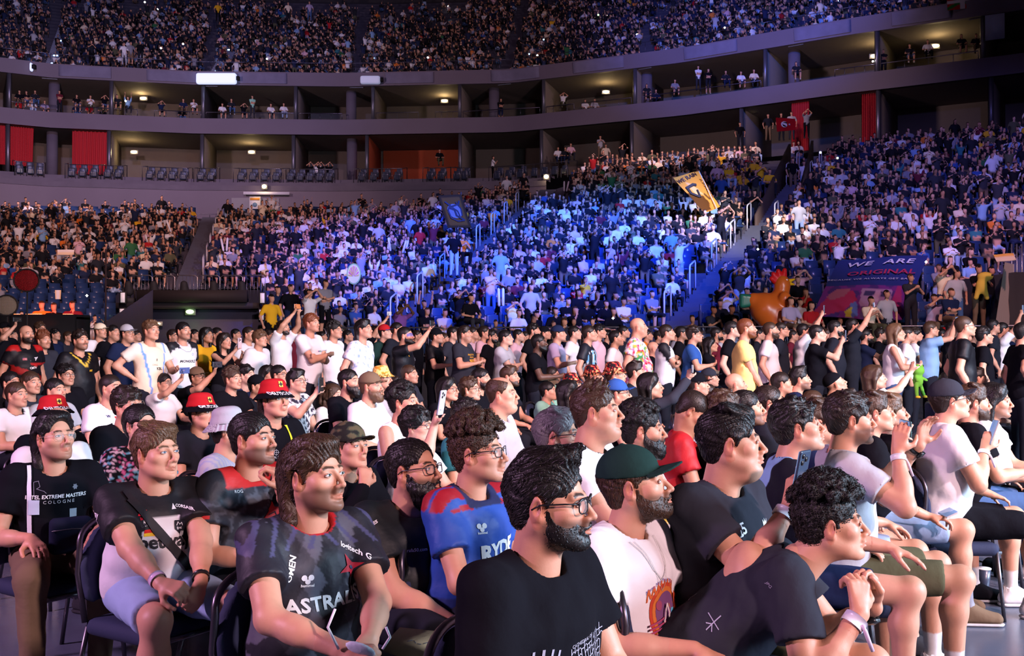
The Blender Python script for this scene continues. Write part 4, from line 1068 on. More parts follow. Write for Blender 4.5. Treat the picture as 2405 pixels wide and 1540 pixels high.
# ------------------------------------------------------------------ the seated crowd
def mini(h, kind, seed=0):
    """a whole seated or standing spectator as one body; returns vertices, faces, zone ids"""
    r = random.Random(seed); st = kind.startswith('stand')
    pz = .93 if st else .50; y0 = 0
    g = Grid((-.55, -.35, -.03), (.55, .78, 2.15 if st else 1.75), h)
    ln = r.uniform(-.02, .08) if not st else 0
    T = lambda x, y, z: np.array((x, y + ln * z / .5, pz + z))
    g.ell(T(0, 0, .10), (.165, .125, .20), k=.04, i=3); g.ell(T(0, .01, .32), (.185, .125, .19), k=.05, i=3); g.cap(T(-.14, 0, .45), T(.14, 0, .45), .062, k=.04, i=3)
    hc = T(0, .04, .675); nod = r.uniform(-.02, .02)
    g.cap(T(0, 0, .47), hc - (0, .02, .05), .052, k=.02, i=1)
    g.ell(hc + (nod, .018, -.02), (.068, .082, .10), k=.01, i=1)
    hair = seed % 4
    g.ell(hc + (nod, -.022, .035), (.078, .088, .088), k=.008, i=2)
    if hair == 1: g.cap(hc + (nod, -.05, .02), hc + (nod, -.08, -.17), .07, .06, k=.02, i=2)
    hipz = pz - .0 if not st else pz
    for s in (-1, 1):
        if st: hp, kn, an = np.array((s * .1, 0, pz)), np.array((s * .11, .02, .5)), np.array((s * .13, 0, .08))
        else: hp, kn, an = np.array((s * .1, .02, .52)), np.array((s * .16, .45, .50)), np.array((s * .15, .42, .08))
        sh = seed % 2
        g.cap(hp, kn, .092, .07, k=.03, i=4); g.cap(kn, an, .065, .05, k=.02, i=1 if sh else 4); g.cap(an, an + (0, .14, -.03), .05, .045, k=.02, i=5)
        S = T(s * .185, 0, .44); zz = pz + .44
        W = dict(lap=(s * .14, .33, .64), clap=(s * .05, .34, zz - .1), cross=(-s * .1, .2, zz - .2), phone=(s * .07, .36, zz + .2), up=(s * .22, .15, zz + .6), chin=((.06, .2, zz + .08) if s > 0 else (.1, .28, zz - .25)),
                 standdown=(s * .27, .05, zz - .5), standclap=(s * .06, .3, zz - .05), standphone=(s * .06, .34, zz + .28), standcross=(-s * .1, .22, zz - .2), stick=(s * .12, .38, zz + .1))[kind]
        E, W = ik(S, W, .29, .26, (s * .7, -.3, -.6))
        g.cap(S, S + (E - S) * .7, .066, .062, k=.03, i=3); g.cap(S + (E - S) * .6, E, .046, .042, k=.01, i=1); g.cap(E, W, .041, .03, k=.01, i=1); g.ell(W + (W - E) / .26 * .06, (.045, .045, .05), k=.02, i=1)
    V, F, I = g.mesh()
    # zone by position for crisp colours
    x, y, z = (V - hc).T
    I = np.where((z > -.14) & (np.abs(x) < .1) & (np.abs(y) < .13), np.where(((z > .045) | (y < -.02)) | ((hair == 1) & (y < .0) & (z < .05)), 2, 1), I)
    I = np.where((z <= -.14) & (z > -.25) & (hair == 1) & (y < -.03) & (np.abs(x) < .08), 2, I)
    return V, F, I
KINDS = ['lap', 'lap', 'clap', 'cross', 'phone', 'chin', 'lap', 'cross', 'up', 'standdown', 'standclap', 'standphone']
SHIRTS = [('black', 44), ('dark', 12), ('white', 16), ('char', 6), ('navy', 7), ('grey', 6), ('lgrey', 4), ('sky', 3), ('maroon', 1), ('red', 2), ('pink', 1), ('yellow', 1), ('green', 1), ('olive', 2), ('teal', 1), ('cream', 3), ('orange', 1), ('blue', 1)]
SN = [a for a, b in SHIRTS for _ in range(b)]
def crowd_cols(I, rng, shirt=None, hairc=None, skin=None):
    t = np.zeros((6, 3)); t[0] = .3
    t[1] = SKIN[skin or rng.choice('ppplllmmt')]; t[2] = HAIRC[hairc or rng.choice('kkddddbbl')]; t[3] = CLO[shirt or rng.choice(SN)]; t[4] = CLO[rng.choice(['black', 'dark', 'denim', 'navy', 'khaki', 'char', 'olive', 'ljean'])]; t[5] = rng.choice([(.5, .5, .5), (.03, .03, .03), (.03, .03, .03)])
    return t[I]
def yaw_to_stage(x, y):
    """spectators look towards the stage, off to the right in front of them"""
    return math.degrees(math.atan2(4 - y, 16 - x))
COLN = dict(black='black', dark='dark grey', white='white', char='charcoal', navy='navy', grey='grey', lgrey='pale grey', sky='light blue', maroon='maroon', red='red', pink='pink', yellow='yellow', green='green', olive='olive', teal='teal', cream='cream', orange='orange', purple='purple', blue='blue')
ORD = ['front', 'second', 'third', 'fourth', 'fifth', 'sixth', 'seventh', 'eighth', 'ninth', 'tenth', 'eleventh', 'twelfth', 'thirteenth', 'fourteenth']
NIND, NSEAT = 44, 190
def build_crowd():
    rng = random.Random(11)
    low = [mini(.076, k, i) for i, k in enumerate(KINDS)]; far = [mini(.104, k, i) for i, k in enumerate(KINDS)]
    fineT = [mini(.036, k, i) for i, k in enumerate(KINDS)]
    spots = []; seats = []
    for r in range(NR):
        v = (r + .45) / NR
        L = 0; t = -.9; lastP = sp(t, v)
        while t < 4.95:
            t += .0015; P = sp(t, v)
            if np.linalg.norm(P - lastP) < .56: continue
            lastP = P
            X, Y = proj(P + np.array((0, 0, 1.0)))
            if X < -140 or X > 2540: continue
            if any(abs(np.linalg.norm((P - sp(a, v))[:2])) < .78 for a in AISLES): continue
            if blocked(t, v): continue
            z = sp(0 if False else t, r / NR)[2]
            d_ = P[1]; seats.append((P[0], P[1], z, X, Y, d_, r))
            # how full the photo is here
            p = .86 if X > 700 else .78
            if X < 640 and Y > 560: p = .80
            if X > 1500 and Y > 560: p = .72
            if X < 330 and Y > 640: p = .12
            if v > .93 and X < 1100: p = .30
            if r < 2 and X < 1500: p = .35
            if 880 < X < 1060 and 690 < Y < 760: p = .5
            if rng.random() < p: spots.append((P[0], P[1], z, X, Y, d_, r))
    order = sorted(range(len(spots)), key=lambda i: spots[i][5])
    vis = [i for i in order if -10 < spots[i][3] < 2415 and spots[i][4] < 752 and not (1760 < spots[i][3] < 1860 and spots[i][4] > 640) and not (1900 < spots[i][3] < 2180 and spots[i][4] > 590)]
    ind = set(vis[:NIND])
    drop = {i for i in range(len(spots)) if (1900 < spots[i][3] < 2190 and 590 < spots[i][4] < 750)}
    VV, FF, CC = [], [], []; n = 0
    protos = {}; labs = {}
    for i, (x, y, z, X, Y, d_, r) in enumerate(spots):
        if i in drop: continue
        yw = R(yaw_to_stage(x, y) - 90 + rng.uniform(-14, 14)); k = rng.choice([0, 1, 2, 3, 4, 5, 6, 7, 0, 3]); q = rng.random()
        if q < .05: k = 8
        elif q < .11 or (X > 2180 and q < .3): k = rng.choice((9, 10, 11))
        shirt = rng.choice(SN)
        if 1700 < X < 1800 and 380 < Y < 430 and rng.random() < .4: shirt = 'yellow'
        s = rng.uniform(.94, 1.07); yo = -.02
        c_, s_ = math.cos(yw), math.sin(yw)
        if i in ind:
            V, F, I = fineT[k]; key = k
            hk = rng.choice('kkdddbbl'); C = crowd_cols(I, rng, shirt, hk)
            me = protos.get(key)
            if me is None:
                o = mk('person', V, F, M_CLOTH, None, C); protos[key] = o.data.copy()
            else:
                me = me.copy(); c4 = np.ones((len(V), 4), np.float32); c4[:, :3] = C; me.color_attributes['Col'].data.foreach_set('color', c4.reshape(-1))
                o = bpy.data.objects.new('person', me); COL.objects.link(o)
            o.location = (x, y, z - .005); o.rotation_euler = (0, 0, yw); o.scale = (s, s, s)
            act = {0: 'hands on thighs', 1: 'hands on thighs', 2: 'clapping', 3: 'arms crossed', 4: 'raising a phone', 5: 'hand at chin', 6: 'leaning on thighs', 7: 'arms folded', 8: 'both arms up', 9: 'standing', 10: 'standing and clapping', 11: 'standing with hands raised'}[k]
            if X < 700: wh = 'left of the yellow steward'
            elif X < 960: wh = 'near the round peacock disc'
            elif X < 1200: wh = 'below the dark brown flag'
            elif X < 1520: wh = 'in the blue-lit block'
            elif X < 1760: wh = 'left of the inflatable rooster'
            elif X < 1930: wh = 'above the inflatable rooster'
            elif X < 2180: wh = 'above the blue fan banner'
            else: wh = 'right of the blue fan banner'
            lab = 'person in %s top, %s, %s stand row, %s' % (COLN[shirt], act, ORD[min(r, 13)], wh)
            labs.setdefault(lab, []).append((X, o))
            continue
        V, F, I = low[k]
        A = V * s; A = np.stack([A[:, 0] * c_ - A[:, 1] * s_ + x, A[:, 0] * s_ + A[:, 1] * c_ + y, A[:, 2] + z - .005], 1)
        VV.append(A); FF.append(F + n); CC.append(crowd_cols(I, rng, shirt)); n += len(V)
    for lab, lst in labs.items():
        lst.sort(key=lambda a: a[0])
        for j, (X, o) in enumerate(lst):
            l2 = lab if len(lst) == 1 else lab + ', ' + (['leftmost', 'next rightward', 'third rightward', 'fourth rightward', 'fifth rightward', 'sixth rightward', 'seventh rightward'][min(j, 6)])
            w2 = l2.replace(',', ' ').split()
            if len(w2) > 16: l2 = l2.replace(' top', '').replace(' the ', ' ').replace('person in', 'person in')
            tag(o, l2, 'person', 'spectators in the lower stand')
    # upper stand
    for r in range(24):
        z = 20.2 + .5 * r; lastP = None; px = -60.0
        while px < 2470:
            px += .6; P = sl_(px, .3 + .8 * r + .45, z)
            X, Y = proj(P + np.array((0, 0, .8)))
            if lastP is not None and np.linalg.norm(P - lastP) < .56: continue
            lastP = P
            if Y < -25: continue
            if any(abs(X - np.interp(Y, [-20, 165 if pb < 1300 else 60], [pt, pb])) < 14 for pb, pt in ((112, 136), (490, 508), (834, 858), (1180, 1240), (1515, 1600), (1868, 1930))) : continue
            p = .86
            if Y < 48 and 620 < X < 1100: p = .35
            if Y < 30: p *= .8
            if 280 < X < 380 and Y < 30: p = .1
            if rng.random() > p: continue
            q = rng.random(); k = rng.choice([0, 1, 2, 3, 5, 6, 7, 3, 4]) if q > .07 else rng.choice((8, 9, 11))
            V, F, I = far[k]; s = rng.uniform(.93, 1.08); yw = R(yaw_to_stage(P[0], P[1]) - 90 + rng.uniform(-20, 20)); c_, s_ = math.cos(yw), math.sin(yw)
            A = V * s; A = np.stack([A[:, 0] * c_ - A[:, 1] * s_ + P[0], A[:, 0] * s_ + A[:, 1] * c_ + P[1], A[:, 2] + z], 1)
            VV.append(A); FF.append(F + n); CC.append(crowd_cols(I, rng, rng.choice(SN) if rng.random() < .5 else rng.choice(['black', 'dark', 'navy']))); n += len(V)
    o = mk('crowd', np.concatenate(VV), np.concatenate(FF), M_CROWD, None, np.concatenate(CC))
    tag(o, 'thousands of seated spectators filling both stands of the arena', 'crowd', kind='stuff')
    # seats
    seats.sort(key=lambda a: a[5])
    proto = make_seat((.018, .045, .13))
    for (x, y, z, X, Y, d_, r) in seats[:NSEAT]:
        place(proto, (x, y, z), R(yaw_to_stage(x, y) - 90), 'navy blue folding seat in the lowest rows of the lower stand', 'navy folding seats in the lowest stand rows')
    bx = np.array([(-.21, -.13, .36), (.21, -.13, .36), (.21, -.16, .86), (-.21, -.16, .86), (-.21, -.09, .36), (.21, -.09, .36), (.21, -.12, .86), (-.21, -.12, .86), (-.2, -.1, .42), (.2, -.1, .42), (.2, .08, .46), (-.2, .08, .46), (-.2, -.1, .36), (.2, -.1, .36), (.2, .08, .40), (-.2, .08, .40)])
    bf = [(0, 3, 2, 1), (4, 5, 6, 7), (0, 1, 5, 4), (1, 2, 6, 5), (2, 3, 7, 6), (3, 0, 4, 7), (8, 9, 10, 11), (12, 15, 14, 13), (8, 12, 13, 9), (9, 13, 14, 10), (10, 14, 15, 11), (11, 15, 12, 8)]
    VV = []; FF = []; n = 0; bf = np.array(bf)
    rest = [(a[0], a[1], a[2]) for a in seats[NSEAT:]]
    for (x, y, z) in rest:
        yw = R(yaw_to_stage(x, y) - 90); c_, s_ = math.cos(yw), math.sin(yw)
        VV.append(np.stack([bx[:, 0] * c_ - bx[:, 1] * s_ + x, bx[:, 0] * s_ + bx[:, 1] * c_ + y, bx[:, 2] + z], 1)); FF.append(bf + n); n += 16
    o = mk('stadium_seats', np.concatenate(VV), np.concatenate(FF), M_PLAS, None, (.018, .04, .12), smooth=False)
    tag(o, 'rows of navy seats further up the lower stand', 'seats', kind='stuff')
def mini_person(px, py_feet_or_top, depth, kind, shirt, label, hairc='d', back=None, skin='p', group=None, h=.03, yaw=None, pants=None, z=None, seed=0):
    """a distant spectator placed by the head top; kind as in mini()"""
    V, F, I = mini(h, kind, seed); C = crowd_cols(I, random.Random(int(px)), shirt, hairc, skin)
    if pants: C[I == 4] = CLO[pants]
    top = V[:, 2].max() if kind not in ('up', 'standphone', 'phone') else (1.76 if kind.startswith('stand') else 1.29)
    P = at(px, py_feet_or_top, depth); zz = P.z - top if z is None else z
    o = mk('person', V, F, M_CLOTH, None, C); o.location = (P.x, P.y, zz)
    o.rotation_euler = (0, 0, R((yaw if yaw is not None else yaw_to_stage(P.x, P.y)) - 90))
    tag(o, label, 'person', group); return o
# ------------------------------------------------------------------ prints on clothes, things in hands, chairs
def text_polys(txt, size, bold=0, shear=0, sp=1.0):
    cu = bpy.data.curves.new('t', 'FONT'); cu.body = txt; cu.size = size; cu.align_x = 'CENTER'; cu.align_y = 'CENTER'; cu.offset = bold * size; cu.shear = shear; cu.resolution_u = 2; cu.space_character = sp
    o = bpy.data.objects.new('t', cu); me = bpy.data.meshes.new_from_object(o)
    P = [([tuple(me.vertices[i].co[:2]) for i in p.vertices]) for p in me.polygons]
    bpy.data.objects.remove(o); bpy.data.curves.remove(cu); bpy.data.meshes.remove(me); return P
def decal(info, polys, at_=(0, .3), side='F', rot=0, col=(.8, .8, .8), off=.002, name='print', sx=1, sy=1, parent=None, cut=.014, target=None, mat_=None, bend=0):
    import bmesh
    sh = target or info['shirt']
    if 'bvh' not in info or target: 
        me = sh.data; bv = BVHTree.FromPolygons([v.co.copy() for v in me.vertices], [tuple(p.vertices) for p in me.polygons])
        if not target: info['bvh'] = bv
    bv = bv if target else info['bvh']
    bm = bmesh.new(); lay = bm.verts.layers.float_vector.new('c')
    for pl in polys:
        c = col
        if isinstance(pl, tuple): pl, c = pl
        c = CLO.get(c, c) if isinstance(c, str) else c
        if len(pl) < 3: continue
        vs = [bm.verts.new((p[0] * sx, p[1] * sy, 0)) for p in pl]
        for v in vs: v[lay] = Vector(c)
        try: bm.faces.new(vs)
        except ValueError: pass
    bmesh.ops.triangulate(bm, faces=bm.faces[:])
    for _ in range(4):
        es = [e for e in bm.edges if e.calc_length() > cut]
        if not es: break
        bmesh.ops.subdivide_edges(bm, edges=es, cuts=1); bmesh.ops.triangulate(bm, faces=bm.faces[:])
    RT, tor = info['RT'], info['tor']; cr, sr = math.cos(R(rot)), math.sin(R(rot)); V = []; C = []; ok = []
    for v in bm.verts:
        x, y = v.co.x, v.co.y; y += bend * x * x; x, y = x * cr - y * sr, x * sr + y * cr
        if side == 'F': o = tor(0, 0, at_[1]) + RT @ np.array((-at_[0] - x, .6, y)); d = RT @ np.array((0, -1., 0))
        elif side == 'B': o = tor(0, 0, at_[1]) + RT @ np.array((at_[0] + x, -.6, y)); d = RT @ np.array((0, 1., 0))
        elif side == 'S': o = tor(0, 0, at_[1]) + RT @ np.array((.8, at_[0] + x, y)); d = RT @ np.array((-1., 0, 0))
        else: q = at_[0] + x; o = tor(0, 0, at_[1]) + RT @ np.array((.56 - .7071 * q, .56 + .7071 * q, y)); d = RT @ np.array((-.7071, -.7071, 0))
        h = bv.ray_cast(Vector(o), Vector(d))
        if h[0] is None: ok.append(False); V.append((0, 0, 0))
        else:
            n = h[1] if h[1].dot(Vector(d)) < 0 else -h[1]; V.append(tuple(h[0] + n * off)); ok.append(True)
        C.append(tuple(v[lay]))
    bm.verts.index_update(); F = []
    for f in bm.faces:
        ii = [v.index for v in f.verts]
        if all(ok[i] for i in ii):
            P = [Vector(V[i]) for i in ii]
            if max((P[0] - P[1]).length, (P[1] - P[2]).length, (P[0] - P[2]).length) < .06: F.append(ii)
    bm.free()
    if not F: return None
    return mk(name, V, F, mat_ or M_PRINT, parent or sh, np.array(C))
def text_on(info, txt, size, at_, **k):
    b = k.pop('bold', 0); s = k.pop('shear', 0); sp_ = k.pop('sp', 1.0)
    return decal(info, text_polys(txt, size, b, s, sp_), at_, **k)
def rect(x0, y0, x1, y1): return [(x0, y0), (x1, y0), (x1, y1), (x0, y1)]
def ring(r, w, n=20, cx=0, cy=0): return [[(cx + (r) * math.cos(a), cy + r * math.sin(a)), (cx + r * math.cos(b), cy + r * math.sin(b)), (cx + (r - w) * math.cos(b), cy + (r - w) * math.sin(b)), (cx + (r - w) * math.cos(a), cy + (r - w) * math.sin(a))] for a, b in ((2 * math.pi * i / n, 2 * math.pi * (i + 1) / n) for i in range(n))]
def disc(r, n=16, cx=0, cy=0): return [(cx + r * math.cos(2 * math.pi * i / n), cy + r * math.sin(2 * math.pi * i / n)) for i in range(n)]
def star(n, r1, r2, rot=0, cx=0, cy=0): return [(cx + (r1 if i % 2 == 0 else r2) * math.cos(math.pi * i / n + rot), cy + (r1 if i % 2 == 0 else r2) * math.sin(math.pi * i / n + rot)) for i in range(2 * n)]
def line(pts, w):
    o = []
    for a, b in zip(pts[:-1], pts[1:]):
        d = np.array(b, float) - a; d /= np.linalg.norm(d) + 1e-9; n = np.array((-d[1], d[0])) * w / 2; a_, b_ = np.array(a) - d * w * .3, np.array(b) + d * w * .3
        o.append([tuple(a_ + n), tuple(a_ - n), tuple(b_ - n), tuple(b_ + n)])
    return o
def l2w(info, p): return Vector(info['cR'] @ np.array(p)) + info['loc']
def rbox(w_, d, h_, r, col, step=None):
    """a rounded box mesh centred on the origin"""
    s = step or min(w_, d, h_) / 2.2; g = Grid((-w_ / 2 - s * 2, -d / 2 - s * 2, -h_ / 2 - s * 2), (w_ / 2 + s * 2, d / 2 + s * 2, h_ / 2 + s * 2), s); X, Y, Z = g.pts()
    q = [np.abs(X) - w_ / 2 + r, np.abs(Y) - d / 2 + r, np.abs(Z) - h_ / 2 + r]
    g.D = (np.sqrt(sum(np.maximum(a, 0) ** 2 for a in q)) + np.minimum(np.maximum(np.maximum(q[0], q[1]), q[2]), 0) - r).astype(np.float32)
    V, F, I = g.mesh(); return V, F
def phone(info, side, label, horiz=False, col=(.02, .02, .025), off=None, tilt=0, screen=True, rzz=None):
    Sx, E, W, fd, pn, cu = info['arm'][side]; fd = fd / np.linalg.norm(fd)
    p = W + fd * .085 + (0, .028, .015) if off is None else W + np.array(off)
    rt = empty('phone', l2w(info, p)); rt.rotation_mode = 'QUATERNION'
    q = Quaternion((0, 0, 1), info['rz'] if rzz is None else rzz) @ Quaternion((1, 0, 0), R(tilt))
    if horiz: q = q @ Quaternion((0, 1, 0), math.pi / 2)
    rt.rotation_quaternion = q
    V, F = rbox(.074, .009, .152, .0042, col, .0042 if info['D'] < 8 else .006); mk('casing', V, F, M_PLAS, rt, col)
    m_ = MB(); m_.box((-.034, -.0062, -.072), (.034, -.0050, .072), (.02, .03, .06)); m_.build('screen', mat_screen(), rt)
    m_ = MB()
    for a, b in ((.016, .058), (.016, .036), (-.006, .047)): m_.lathe([(.0085, 0), (.0085, .002)], 12, (.01, .01, .012)); m_.V[-1] = m_.V[-1][:, [0, 2, 1]] + (a - .0, .0048, b)
    V = rbox(.036, .002, .036, .001, col, .002)
    m_.build('camera_lenses', M_PLAS, rt)
    tag(rt, label, 'phone'); return rt
_ms = []
def mat_screen():
    if not _ms: _ms.append(mat('phone_screen', (.05, .08, .15), rough=.1, emit=(.35, .5, .9), estr=.5))
    return _ms[0]
def wristband(info, side, col=(.75, .75, .8), w_=.02, name='wristband', t=.88, tag_=False, r=.031):
    Sx, E, W = info['arm'][side][:3]; u = (W - E) / np.linalg.norm(W - E); c = E + (W - E) * t
    a = np.cross(u, (0, 0, 1.)); a /= np.linalg.norm(a); b = np.cross(u, a); m_ = MB(); n = 16
    V = []; F = []
    for k in (-1, 1):
        for rr in (r, r + .0025):
            for i in range(n): an = 2 * math.pi * i / n; V.append(tuple(c + u * k * w_ / 2 + (a * math.cos(an) + b * math.sin(an)) * rr))
    for i in range(n):
        j = (i + 1) % n; F += [(n + i, n + j, 3 * n + j, 3 * n + i), (i, n + i, n + j, j), (2 * n + i, 2 * n + j, 3 * n + j, 3 * n + i)]
    m_.add(V, F, col)
    if name == 'watch':
        e = c + b * (r + .004); m_.box((-.017, -.017, -.006), (.017, .017, .006), (.01, .01, .012), M=np.vstack([np.hstack([np.stack([u, a, b], 1), e[:, None]]), [0, 0, 0, 1]]))
    o = m_.build(name, M_PLAS, info['root'], True)
    if tag_: 
        e = c + a * r; m_ = MB(); m_.tube([e, e + np.array((0, .01, -.02)), e + np.array((.0, .03, -.075))], [.006, .007, .006], (.62, .5, .66), 6); m_.build('wristband_tail', M_PLAS, o)
    return o
# ---- chairs
def make_chair():
    root = empty('conference_chair'); fab = (.012, .020, .06); C0 = np.array(fab)
    g = Grid((-.3, -.36, .40), (.3, -.1, 1.0), .02); X, Y, Z = g.pts()
    yb = -.185 - (Z - .45) * .13 + .35 * X ** 2
    w_ = .205 + .035 * np.sin(np.clip((Z - .45) / .5, 0, 1) * math.pi); top_ = .83 - 1.6 * np.abs(X) ** 2.4 * 3.2
    g.D = np.maximum(np.maximum(np.abs(X) - w_, np.abs(Y - yb) - .024), np.maximum(Z - top_, .50 - Z)).astype(np.float32)
    V, F, I = g.mesh(); q = noise3((V[:, 0], V[:, 1], V[:, 2]), 400, 2)
    mk('backrest', V, F, M_CHAIR, root, C0)
    V, F = rbox(.44, .42, .075, .03, fab, .02); mk('seat', V + (0, .01, .40), F, M_CHAIR, root, C0)
    m_ = MB(); pts = []
    for k in range(21):
        a = math.pi * k / 20; x = .232 * math.cos(a); z = .73 + .115 * math.sin(a) ** .8; pts.append((x, -.185 - (z - .45) * .13 + .35 * x * x, z))
    s0 = [(.215, -.19, .42), (.235, -.21, .62)]
    pp = s0 + pts + [(-a, b, c) for a, b, c in s0[::-1]]
    m_.tube(pp, .0125, (.10, .09, .11), 8); m_.build('back_frame', M_METAL, root, True)
    m_ = MB(); m_.tube([(-.2, -.19, .385), (.2, -.19, .385), (.2, .22, .385), (-.2, .22, .385)], .012, (.12, .115, .13), 6, True); m_.build('seat_frame', M_METAL, root, True)
    for sx, sy in ((-1, -1), (1, -1), (-1, 1), (1, 1)):
        m_ = MB(); m_.tube([(sx * .2, .2 if sy > 0 else -.19, .40), (sx * .215, (.235 if sy > 0 else -.30), .0)], .0115, (.12, .115, .13), 6); m_.build('leg', M_METAL, root, True)
    return root
def chairs():
    proto = make_chair()
    for p in PEOPLE:
        if not p['sit'] or p['D'] > 15: continue
        cz = R(p['face'] - 90); P = Vector(p['loc']) + Vector((-math.sin(cz) * .05, math.cos(cz) * .05, 0)); P.z = 0
        lab = p['label']; core_ = lab.split(' ', 1)[1] if lab.startswith('person ') else lab
        w2 = core_.replace(',', '').split()[:10]
        while w2[-1] in ('and', 'with', 'in', 'the', 'of', 'a', 'beside', 'behind', 'by', 'at', 'on', 'under', 'his', 'her', 'to'): w2.pop()
        place(proto, P, cz, 'navy speckled chair under person ' + ' '.join(w2), 'conference chairs on the arena floor')
def cup(loc, label, col=(.03, .04, .07), h_=.155, r=.045, tilt=0, clear=False):
    rt = empty('beer_cup', loc); m_ = MB(); m_.lathe([(r * .72, 0), (r * .8, h_ * .4), (r, h_), (r * .94, h_), (r * .7, h_ * .12)], 20, col)
    m_.build('cup_body', M_PLAS, rt, True); m_ = MB(); m_.lathe([(r * 1.0, h_ - .004), (r * 1.05, h_), (r * 1.0, h_ + .004)], 20, (.7, .72, .75)); m_.build('rim', M_PLAS, rt, True)
    rt.rotation_euler = (tilt, 0, 0); tag(rt, label, 'cup'); return rt
# ------------------------------------------------------------------ people on the arena floor, nearest first
J = dict(kw='jersey')
def P(label, px, y, h, **k): return person('person ' + label, px, y, h, **k)
def near_people():
    A = {}
    A['tee'] = P('in black tee with white maze print, browline glasses and stubble', 1272, 1067, 226, hair='quiff', hc='k', st=.95, beard=.16, gl='brow', fat=.4, pitch=2, yaw=-36, hyaw=-18, L='lap', Rr='lap', depth=2.55, iris='d', lean=6, wide=1.08)
    A['ast'] = P('with mid-length brown hair in dark jersey bearing a red star', 722, 1030, 184, hair='mullet', hc='b', st=.95, pat='astralis', shirt=(.018, .018, .026), fat=.15, pitch=7, yaw=-50, hyaw=-20, collar='red', L=('px', (868, 1500, 2.95), (-.8, -.6, -.3), (.6, .5, -.25), (.5, -.2, -.8), .8), Rr=('px', (800, 1525, 2.85), (.8, -.6, -.3), (-.5, .7, -.1), (-.5, -.2, -.8), .8), depth=3.25, mouth=.6, pants='black')
    A['cap'] = P('in dark green cap and white printed tee with ginger beard', 1462, 1055, 168, hair='short', hc='b', beard=.55, st=.9, hat=('cap', 'dgreen', 'dgreen'), pitch=12, yaw=-38, hyaw=-24, shirt='white', fat=.2, L='lap', Rr='lap', depth=3.3, wide=1.05)
    A['curl'] = P('leaning forward in dark tee, black curly hair, hands at chin', 1930, 1140, 172, hair='curlytop', hc='k', st=0, shirt='char', lean=47, pitch=4, yaw=-8, ts=1.03, depth=3.2, zt=1, pants='ljean', shorts=.8, legs='bare', fat=.15, L=('px', (2052, 1425, 3.1), (-.5, .2, -1), (-.2, -.2, 1), (.6, -.7, .2), .85), Rr=('px', (2020, 1440, 2.98), (.5, .2, -1), (-.35, .0, 1), (-.8, -.3, .2), .8))
    A['t25'] = P('in washed black tee numbered 25, tall dark hair, holding up phone', 1700, 958, 166, hair='side', hc='k', st=.12, shirt='char', fat=.45, pitch=4, yaw=-42, hyaw=-34, Rr=('px', (1852, 1190, 3.35), (.8, -.1, -1), (-.2, .1, 1), (-.75, .5, .3), .7), L='lap', depth=3.5, lean=4, pants='olive', shorts=.82, legs='bare', wide=1.08)
    A['eag'] = P('in black jersey with red emblem, glasses and full black beard', 955, 1032, 145, hair='short', hc='k', beard=1.35, st=1, gl='rect', fat=.55, pitch=8, yaw=-50, hyaw=-24, shirt=(.008, .012, .014), L='lap', Rr=('px', (1070, 1465, 3.7), (.8, -.6, -.4), (0, 1, 0), (0, -.3, -1), .5), depth=3.95, kw='jersey', wide=1.08, thin=.5)
    A['big'] = P('in white and black jersey with jean shorts, sandy side-swept hair', 358, 997, 130, hair='side', hc='l', st=0, pat='yoke', shirt='white', fat=.35, pitch=6, yaw=-52, hyaw=-20, L=('px', (475, 1398, 3.95), (-.8, -.6, -.3), (.5, .4, -.6), (.6, -.1, -.6), .9), Rr=('px', (408, 1420, 3.8), (.8, -.6, -.3), (-.5, .8, -.15), (-.5, -.2, -.8), .9), pants='ljean', shorts=.9, legs='bare', depth=4.3, iris='b', mouth=.2, sl=.62)
    A['blue'] = P('in blue jersey with navy V collar, curly brown hair and glasses', 1107, 990, 146, hair='curlytop', hc='b', st=.25, gl='rect', pat='bluej', shirt=(.02, .07, .34), fat=.1, pitch=6, yaw=-36, hyaw=-16, depth=3.9, mouth=1)
    A['tyl'] = P('in dark jersey with red shoulder stripes, biting his thumb', 583, 968, 126, hair='short', hc='k', st=.95, pat='tyloo', shirt=(.022, .028, .04), fat=.15, pitch=6, yaw=-44, hyaw=-20, Rr='lap', L=('px', (660, 1150, 4.15), (-.6, .1, -1), (.3, -.2, 1), (.6, -.5, .1), .9), depth=4.5, mouth=1)
    A['iem'] = P('with round glasses and moustache in black event tee', 118, 972, 111, hair='mullet', hc='k', st=.55, gl='wire', shirt='black', fat=.05, pitch=10, yaw=-58, hyaw=-24, L='lap', Rr='lap', pants='khaki', depth=5.0, thin=.6)
    A['gry'] = P('with grey-streaked hair and rectangular glasses in white jersey', 1298, 962, 118, hair='side', hc='g', st=.4, gl='rect', shirt='white', fat=.5, pitch=4, yaw=-24, hyaw=-12, depth=4.7, kw='jersey')
    A['spk'] = P('heavy-set with spiky brown hair in white jersey with black collar', 1388, 903, 136, hair='spiky', hc='b', st=.25, shirt='white', collar='black', fat=.65, pitch=5, yaw=-24, hyaw=-10, depth=4.5, wide=1.1, kw='jersey')
    A['coin'] = P('with pointed black beard and curly hair in white lettered tee', 1500, 952, 112, hair='curly', hc='k', beard=1.2, st=1, shirt='white', fat=.05, pitch=2, yaw=-26, hyaw=-18, depth=5.0)
    A['camo'] = P('in camouflage cap and black hoodie, hand at chin', 812, 996, 104, hair='short', hc='b', hat=('camo', 'dgreen', 'khaki'), shirt='black', sl=.95, pitch=8, yaw=-38, Rr='chin', L='lap', depth=5.3, st=0)
    A['b2'] = P('smirking in pale blue and black top, hand resting on knee', 1850, 943, 122, hair='messy', hc='k', st=.2, shirt='sky', pat='bw', fat=.35, pitch=12, yaw=-6, Rr=('px', (2085, 1285, 4.1), (.6, -.6, -.6), (.1, 1, -.35), (0, -.2, -1), .2), depth=4.5, pants='navy', shorts=.7, legs='bare')
